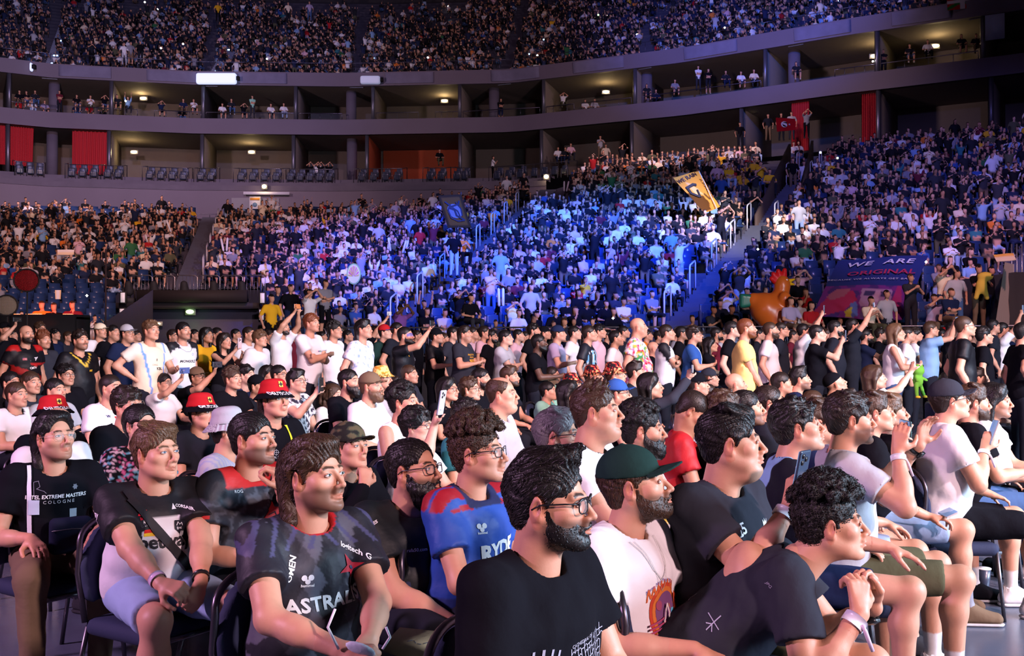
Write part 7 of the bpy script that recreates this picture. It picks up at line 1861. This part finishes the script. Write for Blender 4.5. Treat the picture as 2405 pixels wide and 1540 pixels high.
    mini_person(1157, 341, sl_(1157, -1.4)[1], 'standclap', 'white', 'person in white tee and black shorts walking the lower balcony', 'k', h=.04, pants='black', z=Z_F1, yaw=0)
    for px, py, c in ((727, 355, 'black'), (745, 360, 'white'), (752, 356, 'black'), (772, 357, 'black')): mini_person(px, py, sl_(px, -1.2)[1], 'standphone', c, 'person in %s filming on the lower balcony, %s' % (c, {727: 'leftmost of four', 745: 'the only white top', 752: 'behind the white top', 772: 'rightmost of four'}[px]), 'k', h=.04, z=Z_F1 - .3)
    for px, py, c, k in ((1032, 350, 'black', 'lap'), (1410, 318, 'lgrey', 'standclap'), (1423, 338, 'cream', 'standdown'), (1310, 345, 'white', 'lap'), (1327, 345, 'dark', 'lap'), (1340, 336, 'pink', 'lap'), (1738, 287, 'black', 'standdown'), (1804, 267, 'dark', 'standdown'), (1835, 265, 'black', 'standdown'), (1859, 262, 'lgrey', 'standdown'), (1894, 257, 'grey', 'standphone')):
        mini_person(px, py, sl_(px, -1.0 if px < 1500 else -3)[1], k, c, 'lower suite guest in %s at the rail, %s' % (COLN.get(c, c), {1032: 'alone by the orange room', 1410: 'taller of the pair', 1423: 'shorter of the pair', 1310: 'left of three seated', 1327: 'middle of three seated', 1340: 'right of three seated', 1738: 'dark by the lamp', 1804: 'first behind the red flag', 1835: 'second behind the red flag', 1859: 'third behind the red flag', 1894: 'pointing, right of the flag'}[px]), 'kdb'[px % 3], h=.04)
# ------------------------------------------------------------------ prints, straps and objects of the nearest people
W_ = (.72, .72, .75)
def hat_text(info, txt, size, z=.0, rot=0, dx=0, col=W_):
    hat = [c for c in info['root'].children if c.name.startswith('bucket_hat')][0]
    zt = (info['HC'][2] + z - info['pel'][2]) / info['tsc']
    text_on(info, txt, size, (dx, zt), bold=.02, col=col, target=hat, parent=hat, name='lettering', off=.004, rot=rot)
    decal(info, [star(4, .016, .008, .0), ], (dx, zt + .055), target=hat, parent=hat, name='crest', col=(.02, .015, .01), off=.005)
    decal(info, [rect(-.014, -.018, .014, .018)], (dx, zt + .055), target=hat, parent=hat, name='crest_patch', col=(.65, .45, .08), off=.004)
def prints(A, B):
    i = A['iem']
    text_on(i, 'INTEL EXTREME MASTERS', .0235, (.0, .355), bold=.02, shear=.12); text_on(i, 'COLOGNE', .022, (.01, .325), sp=1.5, col=(.6, .6, .64))
    decal(i, line([(-.02, .03), (0, .035), (.005, .01), (-.01, 0), (.02, -.01), (.03, -.02)], .002) + line([(-.02, .03), (-.022, -.03), (-.01, -.05)], .002), (-.075, .40), col=(.2, .2, .25), name='line_drawing'); decal(i, [star(6, .014, .009)], (.085, .40), col=(.18, .18, .22), name='small_crest')
    decal(i, line([(-.02, .22), (-.025, .05), (-.022, -.12)], .018), (-.09, .29), col=(.62, .64, .72), name='lanyard', off=.006); decal(i, [rect(-.022, -.035, .022, .035)], (-.095, .30), col=(.5, .6, .75), name='badge', off=.010); decal(i, [rect(-.016, -.02, .016, .02)], (.075, .255), col=(.35, .42, .5), name='patch')
    i = A['big']
    text_on(i, 'betway', .074, (.005, .262), bold=.03, col=(.012, .012, .016)); text_on(i, 'OMEN', .020, (-.075, .352), bold=.02, col=(.02, .02, .03)); decal(i, ring(.007, .003), (-.035, .338), col=(.1, .1, .3), name='round_mark')
    decal(i, [(rect(-.022, .008, .022, .022), (.01, .01, .01)), (rect(-.022, -.006, .022, .008), (.5, .01, .01)), (rect(-.022, -.020, .022, -.006), (.75, .5, .03))], (-.062, .318), name='tricolour_patch')
    decal(i, [[(-.02, .028), (.02, .028), (.02, -.008), (0, -.03), (-.02, -.008)]], (.062, .325), col=(.012, .012, .02), name='shield_crest', off=.003); text_on(i, 'BIG', .016, (.062, .318), bold=.03, col=(.7, .7, .72), off=.005); decal(i, line([(-.012, .0), (-.006, .014), (0, .004), (.006, .014), (.012, 0)], .003), (.062, .334), col=(.7, .7, .72), name='crest_crown', off=.005)
    decal(i, [(disc(.014), (.8, .5, .04)), (star(5, .022, .011, .4), (.55, .01, .03)), ([(-.03, -.004), (-.01, .012), (.012, .008), (.02, -.006), (.0, -.012)], (.6, .01, .03))], (-.085, .405), name='bull_mark', off=.003); text_on(i, 'RedBull', .015, (-.082, .383), bold=.02, col=(.55, .01, .04)); text_on(i, 'CORSAIR', .015, (.085, .415), bold=.02, rot=-12); decal(i, [[(-.01, -.01), (0, .012), (.01, -.01)]], (.045, .42), col=W_, name='sail_mark')
    text_on(i, 'betway', .034, (-.165, .40), side='D', bold=.02); text_on(i, 'FUCHS', .020, (-.185, .36), side='D', bold=.02); decal(i, ring(.014, .003, 4), (-.13, .36), side='D', col=W_, name='square_mark'); decal(i, line([(-.06, 0), (.06, .0)], .003), (-.16, .325), side='D', col=(.6, .6, .62), name='piping')
    st_ = decal(i, [[(a, b) for a, b in ((-.165, .16), (-.13, .17), (.13, -.16), (.10, -.18))]], (-.0, .30), col=(.008, .008, .012), name='shoulder_strap', off=.009, cut=.02)
    wristband(i, 1, (.62, .45, .62), .022); wristband(i, -1, (.01, .01, .012), .02, 'watch')
    i = A['ast']
    text_on(i, 'ASTRALIS', .058, (.0, .255), bold=.035, rot=3, sp=1.08); decal(i, [star(4, .042, .014, .35)], (.078, .36), col=(.62, .02, .04), name='red_star', off=.003); decal(i, [disc(.006)], (.078, .36), col=(.05, .06, .12), name='star_dot', off=.005)
    text_on(i, 'OMEN', .027, (-.115, .375), bold=.03, rot=68); text_on(i, 'logitech G', .021, (.10, .41), bold=.03, rot=-28); decal(i, [disc(.009, 10, -.010, .008), disc(.009, 10, .010, .008), disc(.008, 10, 0, -.004)], (-.068, .335), col=W_, name='bee_mark'); text_on(i, 'hummel', .012, (-.068, .318), bold=.03)
    m_ = MB(); p = l2w(i, i['arm'][1][2]) + Vector((.06, -.03, .01))
    o = empty('face_mask', p); c_ = Vector((0, 0, 0)); m_.tube([(-.06, 0, .0), (-.09, .0, .06), (-.07, 0, .11)], .004, (.75, .78, .82), 5); m_.build('ear_loop', M_PLAS, o, True); m_ = MB(); m_.tube([(.06, 0, .0), (.08, .01, .03), (.07, 0, .06)], .004, (.75, .78, .82), 5); m_.build('ear_loop', M_PLAS, o, True)
    g = Grid((-.1, -.06, -.05), (.1, .06, .05), .006); g.ell((0, 0, 0), (.045, .010, .022), R=rotm(R(30), R(20))); V, F, I = g.mesh(); mk('cloth', V, F, M_CLOTH, o, (.62, .68, .75)); tag(o, 'crumpled white cloth mask held by the person with the red star jersey', 'mask')
    i = A['tyl']
    text_on(i, 'TYLOO', .050, (.045, .20), bold=.05, shear=.15); decal(i, [star(7, .055, .026, .2), [(-.05, .0), (-.02, .06), (.03, .055), (.055, .02), (.04, -.04), (-.04, -.05)], [(.04, .05), (.085, .06), (.05, .02)], [(-.03, .05), (-.01, .085), (.01, .05)]], (.045, .285), col=(.55, .03, .03), name='dragon_head', off=.003)
    decal(i, line([(-.03, .02), (.0, .03), (.01, .01), (.03, .018)], .004) + line([(-.02, -.005), (.02, .002), (.03, -.015)], .004), (.05, .295), col=(.03, .02, .03), name='dragon_lines', off=.005); text_on(i, 'ROG', .016, (-.10, .43), bold=.02)
    for z in (.41, .38, .35): decal(i, [star(3, .012, .005, z * 20)], (-.19, z), side='D', col=W_, name='sleeve_mark')
    decal(i, line([(-.08, 0), (.06, 0)], .014), (-.16, .33), side='D', col=(.5, .02, .02), name='red_band')
    i = A['eag']
    text_on(i, 'rafa50.com', .024, (-.17, .345), side='D', bold=.01); text_on(i, 'rafa50.com', .018, (-.055, .335), bold=.01); text_on(i, 'gfa50.com', .020, (.075, .435), bold=.01, rot=-6); text_on(i, 'EAGLES', .019, (.085, .325), bold=.03, rot=3); text_on(i, 'BAD NEWS', .009, (.08, .342), bold=.02)
    decal(i, [[(-.012, 0), (0, .016), (.012, 0), (0, -.016)]], (.035, .328), col=(.5, .01, .05), name='red_mark'); decal(i, [[(0, .09), (.03, .03), (.02, -.07), (-.01, .0)], [(.03, .01), (.05, -.03), (.05, -.12), (.015, -.06)], [(.015, -.03), (.03, -.06), (.02, -.12), (.0, -.08)]], (.05, .25), col=(.62, .03, .07), name='red_shards', off=.003)
    decal(i, [[(-.02, .008), (0, -.002), (.02, .008), (.0, -.012)], [(-.006, -.004), (0, -.018), (.006, -.004)]], (-.13, .455), side='D', col=W_, name='wing_mark'); text_on(i, 'EAGLES', .016, (-.10, .455), side='D', bold=.03, rot=30)
    p = at(995, 1512, 3.35); o = empty('paper_card', p, R(-20)); m_ = MB(); M = np.array(Matrix.Rotation(R(12), 4, 'X')); m_.box((-.13, -.09, -.001), (.13, .09, .001), (.42, .55, .40), M=M); m_.build('sheet', M_CLOTH, o); m_ = MB()
    for a in range(6): m_.tube([M[:3, :3] @ np.array((-.06 + .02 * a, .01 * math.sin(a * 2), .003)), M[:3, :3] @ np.array((-.045 + .02 * a, .012 * math.cos(a * 2), .003))], .0012, (.05, .12, .25), 3)
    m_.build('handwriting', M_PRINT, o); tag(o, 'pale green handwritten card on the lap of the bearded man in glasses', 'paper')
    i = A['blue']
    text_on(i, 'RYDE', .085, (.02, .275), bold=.045, rot=4); decal(i, [disc(.010, 10, -.011, .008), disc(.010, 10, .011, .008), disc(.009, 10, 0, -.005)], (-.075, .375), col=W_, name='bee_mark'); text_on(i, 'hummel', .012, (-.075, .357), bold=.03)
    i = A['tee']; rnd = random.Random(4); L = []
    for a in range(13):
        for b in range(8):
            x, y = -.08 + a * .0135, -.05 + b * .0145 + a * .002; k = rnd.random()
            if k < .45: L += line([(x, y), (x + .0135, y + .002)], .0022)
            if k > .25: L += line([(x, y), (x, y + .0145)], .0022)
            if k > .7: L += line([(x, y), (x + .008, y + .007), (x + .0135, y + .004)], .0018)
    decal(i, L, (.05, .245), col=(.38, .38, .46), name='maze_print', cut=.02); text_on(i, 'CATHEDRAL OF', .013, (.02, .322), bold=.01, col=(.38, .38, .45), rot=6)
    decal(i, sum([line([(x, -.06), (x * 1.25, -.02), (x * 1.5, .02 + .03 * math.cos(x * 25)), (x * 1.7, .05 + .035 * math.cos(x * 25))], .007) for x in (-.03, -.015, 0, .015, .03)], []), (-.12, .24), col=(.34, .34, .42), name='skeleton_hand_print', cut=.02); decal(i, [disc(.028, 12, 0, -.07)], (-.12, .24), col=(.28, .28, .36), name='skeleton_palm')
    i = A['cap']; r = []
    for a, c in ((.092, (.45, .05, .02)), (.080, (.55, .16, .03)), (.066, (.16, .06, .16))): r.append((disc(a, 26), c))
    r += [(disc(.026, 14, .045, -.02), (.10, .38, .55)), (disc(.016, 12, -.045, .03), (.3, .06, .12)), ([(-.09, -.10), (.09, -.12), (.10, -.04), (.02, -.02), (-.07, -.05)], (.70, .38, .04)), ([(.02, -.05), (.11, -.10), (.12, .03), (.085, .05)], (.50, .06, .02))]
    for k in range(5): r.append(([(-.10, -.02 - .012 * k), (-.03, -.005 - .012 * k), (-.03, -.010 - .012 * k), (-.10, -.026 - .012 * k)], (.35, .05, .12)))
    for k, c in enumerate(((.5, .02, .02), (.75, .3, .02), (.7, .6, .05), (.08, .4, .12), (.06, .15, .5))): r += [([(.0 + (.06 - .006 * k) * math.cos(a), -.13 + (.06 - .006 * k) * math.sin(a)), (.0 + (.06 - .006 * k) * math.cos(b), -.13 + (.06 - .006 * k) * math.sin(b)), (.0 + (.055 - .006 * k) * math.cos(b), -.13 + (.055 - .006 * k) * math.sin(b)), (.0 + (.055 - .006 * k) * math.cos(a), -.13 + (.055 - .006 * k) * math.sin(a))], c) for a, b in ((math.pi * q / 10, math.pi * (q + 1) / 10) for q in range(10))]
    for k, (pl, c) in enumerate(r): pass
    base = 0
    for k, it in enumerate(r): decal(i, [it], (.02, .215), name='poster_print', off=.002 + .0007 * min(k, 9), cut=.02) if k < 7 else None
    decal(i, r[7:], (.02, .215), name='poster_print', off=.011, cut=.02); text_on(i, 'Mana Mana Many Words', .017, (.01, .335), col=(.22, .16, .42), bend=-4, name='lettering'); decal(i, sum([line([(-.09 + .022 * k, .0), (-.08 + .022 * k, .028), (-.072 + .022 * k, .0)], .007) for k in range(8)], []), (.015, .300), col=(.55, .12, .03), bend=-3, name='wavy_lettering'); decal(i, line([(-.012, .01), (0, .03), (.008, .0), (-.008, -.03), (.01, -.04)], .006) + line([(-.012, .01), (-.03, -.02)], .005), (.01, .215), col=(.6, .55, .5), name='skeleton_print', off=.013)
    m_ = MB(); nb = i['Nb']
    for dx in (-1, 1): pass
    decal(i, line([(-.075, .03), (-.04, -.05), (0, -.085), (.045, -.05), (.07, .03)], .0025) + line([(-.06, .03), (-.02, -.09), (0, -.12), (.03, -.09), (.055, .03)], .0018), (0, .44), col=(.4, .38, .36), name='necklace', off=.004)
    i = A['t25']; text_on(i, '25', .05, (-.075, .385), bold=.02, rot=12); wolf = [[(-.018, -.02), (-.02, .02), (-.008, .008), (0, .022), (.008, .008), (.022, .018), (.016, -.006), (.0, -.024)]]; decal(i, wolf, (.075, .385), col=W_, name='wolf_head_mark'); wristband(i, 1, (.72, .72, .76), .03, r=.034)
    i = A['curl']; decal(i, line([(0, .03), (0, -.03)], .003) + line([(-.025, .005), (.02, .0)], .003) + line([(-.012, -.018), (0, -.006), (.012, -.02)], .003), (-.02, .17), side='B', col=(.38, .4, .5), name='compass_print'); decal(i, line([(0, .03), (0, -.03)], .003) + line([(-.025, .005), (.02, .0)], .003) + line([(-.012, -.018), (0, -.006), (.012, -.02)], .003), (-.06, .20), side='S', col=(.38, .4, .5), name='compass_print'); text_on(i, 'JPG', .012, (-.05, .40), side='S', col=(.35, .35, .42)); decal(i, wolf, (.03, .33), col=W_, name='wolf_head_mark', off=.003); wristband(i, 1, (.70, .70, .78), .032, tag_=True, r=.033); wristband(i, -1, (.01, .01, .012), .022, 'watch')
    i = A['coin']; text_on(i, 'coinbase', .04, (.02, .33), bold=.02, col=(.05, .22, .4)); decal(i, ring(.018, .003) , (.09, .40), col=(.02, .03, .08), name='crest')
    i = A['spk']; decal(i, [star(5, .012, .006)], (-.09, .415), col=(.6, .02, .04), name='red_mark'); text_on(i, 'OMEN', .02, (-.09, .35), bold=.02, col=(.05, .05, .08))
    i = A['gry']; text_on(i, 'OKEN', .018, (-.08, .36), bold=.02, col=(.05, .05, .08)); decal(i, ring(.016, .004), (.08, .37), col=(.02, .02, .05), name='crest')
    i = A['red']; decal(i, [[(-.014, -.004), (.0, .008), (.014, .002), (.0, -.004)]], (-.07, .42), col=W_, name='cat_mark'); text_on(i, 'T', .06, (.03, .33), bold=.04)
    i = A['film']; wristband(i, 1, (.72, .72, .76), .028, tag_=True); wristband(i, -1, (.01, .01, .012), .02, 'watch'); i = A['capw']; wristband(i, 1, (.72, .72, .76), .028, tag_=True); text_on(i, '*', .06, (-.05, .36), col=(.4, .1, .1))
    i = A['brd']; text_on(i, 'PIXR', .03, (-.03, .33), bold=.02, col=(.3, .3, .33)); i = A['pl']; text_on(i, 'SIGN', .035, (.03, .33), side='S', bold=.01, col=(.04, .05, .2))
    i = A['camo']; decal(i, [disc(.014)], (-.03, .40), col=(.3, .4, .5), name='small_print')
    i = A['de3']; decal(i, line([(.02, .12), (.03, -.05), (.03, -.22)], .018), (.05, .36), col=(.55, .60, .03), name='yellow_lanyard', off=.006); text_on(i, 'GLOBAL STRIKE', .020, (-.05, .30), bold=.01, col=(.45, .45, .5)); decal(i, ring(.016, .002) + line([(-.02, 0), (.02, 0)], .002) + line([(0, -.02), (0, .02)], .002), (-.05, .33), col=(.4, .4, .45), name='crosshair_print'); hat_text(i, 'DEUTSCHLAND', .024, .050)
    hat_text(A['de1'], 'DEUTSCHLAND', .024, .050); hat_text(A['de2'], 'DEUTSCHLAND', .022, .050)
    i = A['wom']; 
    def b(k): return [v for q, v in B.items() if k in q][0]
    text_on(b('scrawled lettering'), 'MONGOLZ', .045, (0, .29), bold=.03, shear=.2, col=(.01, .01, .01)); decal(b('scrawled lettering'), ring(.016, .004), (.07, .37), col=(.1, .2, .5), name='crest')
    decal(b('scrawled lettering'), line([(-.10, .05), (-.03, .0), (.03, .0), (.10, .05)], .004), (0, .40), col=(.05, .05, .2), name='collar_line')
    text_on(b('light grey cap and navy'), 'JACK', .034, (.02, .34), bold=.02); text_on(b('orange block lettering'), "I'M JUST HERE", .032, (0, .36), bold=.03, col=(.7, .32, .03)); text_on(b('orange block lettering'), "FOR THE", .028, (0, .325), bold=.03, col=(.7, .32, .03)); text_on(b('orange block lettering'), 'BEER', .062, (0, .275), bold=.04, col=(.7, .32, .03))
    text_on(b('blue face paint'), 'coinbase', .052, (.02, .26), bold=.03); decal(b('blue face paint'), ring(.016, .004), (.08, .36), col=W_, name='crest'); decal(b('blue face paint'), [star(5, .014, .008)], (-.08, .40), col=(.7, .3, .03), name='mark')
    i = b('black jersey with red shapes'); text_on(i, 'CMT4', .036, (.02, .245), bold=.05, rot=6); decal(i, [(rect(-.025, -.015, .025, .015), (.45, .1, .12)), (rect(-.025, 0, -.003, .015), (.06, .08, .3)), (rect(-.003, .003, .025, .006), (.6, .6, .6)), (rect(-.025, -.009, .025, -.005), (.6, .6, .6))], (-.08, .35), name='flag_patch'); decal(i, [[(-.03, .02), (.03, .026), (.026, .014), (.0, .010), (.018, .004), (.0, -.002), (-.006, -.024), (-.016, -.02), (-.014, .006), (-.026, .01)]], (.07, .35), col=W_, name='emblem')
    text_on(b('red shapes'), 'II', .02, (-.01, .33), col=(.3, .3, .3)); text_on(b('dark hem and hand on hip'), 'KBL', .045, (.03, .235), bold=.03, col=(.02, .02, .02)); text_on(b('dark hem and hand on hip'), 'ONG', .032, (-.02, .275), col=(.3, .25, .2)); decal(b('dark hem and hand on hip'), [[(0, .02), (.008, 0), (0, -.02), (-.008, 0)]], (0, .33), col=(.15, .12, .1), name='flame_mark')
    decal(b('yellow V trim'), [rect(-.022, -.012, .022, .012)], (.07, .30), col=(.6, .42, .03), name='yellow_patch'); decal(b('straight black hair in yellow') if False else b('in yellow jersey'), line([(-.04, .04), (.0, -.01), (-.02, -.05)], .012) + line([(.04, .04), (0, -.01)], .01), (.0, .27), col=(.02, .02, .01), name='black_glyph')
    i = b('fair-bearded in white tee'); decal(i, [(disc(.009, 10, -.03, 0), (.3, .05, .3)), (disc(.009, 10, -.012, 0), (.05, .2, .5)), (disc(.010, 10, .006, .002), (.1, .4, .1)), (rect(.018, -.006, .05, .006), (.3, .35, .5))], (.04, .33), name='colour_print')
    decal(b('tall in black jersey with badge'), [rect(-.03, -.014, .03, .014)], (-.03, .41), col=(.3, .5, .55), name='name_badge', off=.004); decal(b('tall in black jersey with badge'), [star(6, .022, .014)], (.08, .35), col=W_, name='crest'); decal(b('round logo'), ring(.035, .01), (.04, .33), col=(.55, .55, .55), name='round_logo')
    i = b('swept') if False else b('slim in black tee'); 
    for k, e in (('buzz cut in white jersey', 'PUMA'),): text_on(b(k), 'W', .03, (-.09, .42), bold=.03, col=(.02, .02, .1)); decal(b(k), [star(5, .014, .007)], (-.03, .41), col=(.6, .03, .03), name='mark')
    # things in hands
    phone(A['t25'], 1, 'dark blue phone held up by the person in the 25 tee', col=(.03, .05, .09), off=(.0, .045, .115), tilt=-12)
    phone(A['bowl'], 1, 'white-cased phone held high by the person with black bowl cut', col=(.6, .6, .62), off=(.0, .05, .14), tilt=-10)
    phone(A['film'], 1, 'phone framed between the raised hands of the bearded man in pale tee', horiz=True, col=(.05, .12, .12), off=(-.08, .06, .10))
    phone(A['capw'], 1, 'slim phone held by the person in slate cap and white tee', col=(.3, .28, .26), off=(-.01, .05, .10), tilt=-20)
    phone(A['n19'], 1, 'large dark phone raised in front of the slate cap', col=(.02, .02, .025), off=(.0, .05, .12), tilt=-8, rzz=A['n19']['rz'] + .6); phone(A['n18'], 1, 'white phone with three lenses resting on a bare knee', horiz=True, col=(.62, .6, .62), off=(.0, .11, .02), tilt=-65)
    pl = [('dark bun and glasses', 1, 1, 'blue marbled phone held by the woman with the dark bun', (.08, .12, .3)), ('splotched white tee', 1, 0, 'black phone held up by the person in splotched tee', (.02, .02, .02)), ('light blue phone', 1, 0, 'light blue phone held before a glasses wearer', (.12, .35, .6)), ('photographing, grey sleeve', 1, 1, 'cream phone held by the long-haired woman with grey sleeve', (.65, .6, .5)), ('both arms up holding', 1, 1, 'orange-cased phone held overhead by the person in white fading tee', (.6, .22, .08)), ('one bare arm raised', 1, 1, 'white phone raised by a bare arm behind the floral shirt', (.65, .65, .7)),
          ('sleeveless black top', 1, 0, 'pink-white phone held by the woman in sleeveless black', (.65, .5, .52)), ('blue face paint', 1, 1, 'black phone held before the face-painted person', (.02, .02, .02)), ('long black tee', 1, 0, 'tall black phone held beside the long black tee', (.02, .02, .025)), ('filming with both hands', 1, 0, 'blue-grey phone held by the slim person in black tee', (.06, .1, .16)), ('both arms raised filming', 1, 0, 'dark phone in lifted hands right of the rooster', (.03, .03, .04)), ('right arm raised high', 1, 1, 'white phone raised near the fan banner', (.6, .6, .62)),
          ('light blue shirt photographing', 1, 1, 'white phone held by the person in light blue shirt', (.65, .65, .68)), ('left edge photographing', 1, 1, 'black phone at the left edge', (.02, .02, .02)), ('bearded in navy patterned', 1, 0, 'black phone held by the bearded person in navy pattern', (.02, .02, .02)), ('partly hidden behind the wide grey phone', 1, 1, 'wide dark grey phone with large camera at the left', (.05, .055, .065)), ('arm raised at the right rail', 1, 0, 'phone held up at the right rail', (.03, .03, .03)), ('khaki cap', 1, 1, 'phone in the raised hand of the khaki cap wearer', (.04, .04, .05))]
    for k, sd, hz, lab, c in pl: phone(b(k), sd, lab, bool(hz), c, off=None)
    # cups, bags, sticks on the floor
    i = A['brd']; cup(l2w(i, i['arm'][1][2]) + Vector((.10, .0, .0)), 'dark printed beer cup held by the bearded man beside the slate cap')
    cup(Vector((*at_z(2310, 1385, .02)[:2], 0)), 'dark printed beer cup standing on the floor by white shoes'); cup(Vector((*at_z(2240, 1530, .02)[:2], 0)), 'clear plastic cup on the floor by pale trainers', (.4, .45, .5)); cup(Vector((*at_z(2247, 1500, .02)[:2], 0)), 'dark brown cup behind the clear plastic cup', (.06, .03, .03)); cup(Vector((*at_z(2380, 1290, .02)[:2], 0)), 'clear cup with dark remains standing near the black bag', (.35, .3, .32))
    p = at_z(2365, 1330, .03); V, F = rbox(.30, .16, .07, .025, 0, .012); rt = empty('pouch_bag', (p.x, p.y, 0), R(-35)); mk('bag_body', V + (0, 0, .036), F, M_CLOTH, rt, (.012, .012, .016)); m_ = MB(); m_.tube([(-.15, 0, .04), (-.24, .05, .05), (-.27, .12, .01), (-.18, .16, .01)], .005, (.02, .02, .02), 5); m_.build('strap', M_CLOTH, rt, True); m_ = MB(); m_.box((.06, -.03, .0725), (.11, -.015, .0745), (.6, .6, .62)); m_.build('label_patch', M_DULL, rt); tag(rt, 'black pouch bag lying on the floor near white trainers', 'bag')
    i = A['iem']; V, F = rbox(.19, .07, .17, .025, 0, .012); p = l2w(i, (-.05, .24, .66)); rt = empty('crossbody_bag', p, i['rz']); mk('bag_body', V, F, M_CLOTH, rt, (.010, .012, .03)); m_ = MB(); m_.tube([(-.088, .036, .03), (0, .038, .035), (.088, .036, .03)], .003, (.03, .03, .04), 5); m_.build('zip', M_PLAS, rt, True); tag(rt, 'black crossbody bag resting on the lap of the moustached man', 'bag')
    for k, (x, y, c, t) in enumerate(((1560, 1232, (.62, .45, .08), 'yellow printed clapper stick under the pointed beard'), (1590, 1262, (.65, .65, .68), 'white printed clapper stick beside the yellow one'), (1575, 1190, (.62, .62, .66), 'white rolled clapper resting near the blue chair back'))):
        p = at(x, y, 4.4 + .1 * k); m_ = MB(); m_.tube([(-.24, -.10, .06), (-.22, -.09, .055), (.22, .09, -.05), (.24, .10, -.055)], [.012, .030, .030, .012], c, 12); rt = empty('clapper_stick', p); m_.build('tube', M_PLAS, rt, True)
        m_ = MB(); 
        for q in (-.1, 0, .1): m_.tube([(q, q * .4, .0 - q * .24), (q + .04, q * .4 + .016, -.0096 - q * .24)], .0306, (.02, .03, .08) if q else (.7, .7, .7), 12)
        m_.build('printed_bands', M_PLAS, rt, True); tag(rt, t, 'clapper')
    i = A['lng']; p = l2w(i, (0, .42, .66)); rt = empty('hand_sign', p, i['rz'] + .5); m_ = MB(); M = np.array(Matrix.Rotation(R(25), 4, 'X')); m_.box((-.2, -.13, -.002), (.2, .13, .002), (.62, .60, .62), M=M); m_.build('card', M_CLOTH, rt); m_ = MB()
    for x in (-.05, .0, .05): m_.box((x - .01, -.06, .003), (x + .01, .0, .004), (.02, .02, .03), M=M)
    m_.build('marker_letters', M_PRINT, rt); tag(rt, 'white card with black letters on the lap at the right edge', 'sign')
    # plush frog
    i = b('hugging a plush frog'); p = l2w(i, (.08, .30, 1.16)); rt = empty('plush_frog', p, i['rz'] - .6); G_ = (.13, .36, .04); g = Grid((-.2, -.15, -.32), (.2, .15, .18), .014); g.ell((0, 0, .06), (.09, .075, .065), k=.02); g.ell((0, 0, -.06), (.07, .06, .09), k=.03)
    for s_ in (-1, 1): g.cap((s_ * .05, 0, -.11), (s_ * .09, .03, -.25), .028, .022, k=.02); g.cap((s_ * .06, .0, -.02), (s_ * .12, .05, -.06), .022, .018, k=.02); g.ell((s_ * .05, .02, .115), (.03, .03, .03), k=.01)
    V, F, I = g.mesh(); mk('body', V, F, M_CLOTH, rt, G_); 
    for s_ in (-1, 1):
        g = Grid((s_ * .05 - .03, .0, .09), (s_ * .05 + .03, .08, .15), .008); g.ell((s_ * .05, .045, .122), (.014, .010, .014)); V, F, I = g.mesh(); mk('eye', V, F, M_PLAS, rt, (.01, .01, .01))
        g = Grid((s_ * .09 - .05, .0, -.31), (s_ * .09 + .05, .09, -.22), .01); g.ell((s_ * .09, .045, -.265), (.03, .035, .018)); V, F, I = g.mesh(); mk('foot', V, F, M_CLOTH, rt, (.7, .5, .05))
    tag(rt, 'green plush frog with yellow feet held by the blonde woman', 'plush toy')
    # yellow plush
    p = at(2305, 672, 26.2); rt = empty('yellow_plush', p); g = Grid((-.4, -.3, -.4), (.4, .3, .45), .035); g.ell((.1, 0, .25), (.2, .14, .12), k=.05); g.ell((0, 0, 0), (.14, .12, .2), k=.08)
    for s_ in (-1, 1): g.cap((s_ * .08, 0, -.1), (s_ * .14, 0, -.3), .07, .06, k=.04)
    V, F, I = g.mesh(); mk('body', V, F, M_CLOTH, rt, (.65, .45, .07)); g = Grid((.15, -.25, .2), (.35, -.05, .35), .02); g.ell((.22, -.13, .28), (.03, .02, .03)); V, F, I = g.mesh(); mk('eye', V, F, M_CLOTH, rt, (.02, .02, .02)); tag(rt, 'yellow plush toy held up by a man in black at the right', 'plush toy')
# ------------------------------------------------------------------ build everything, largest first
build_terrace(); build_suites(); suite_things()
NEAR = near_people(); MIDP = mid_people()
chairs()
prints(NEAR, MIDP)
arena_things(); suite_fittings(); fix_suite_labels()
build_crowd()
PEOPLE.clear(); NEAR.clear(); MIDP.clear()
import gc; gc.collect()
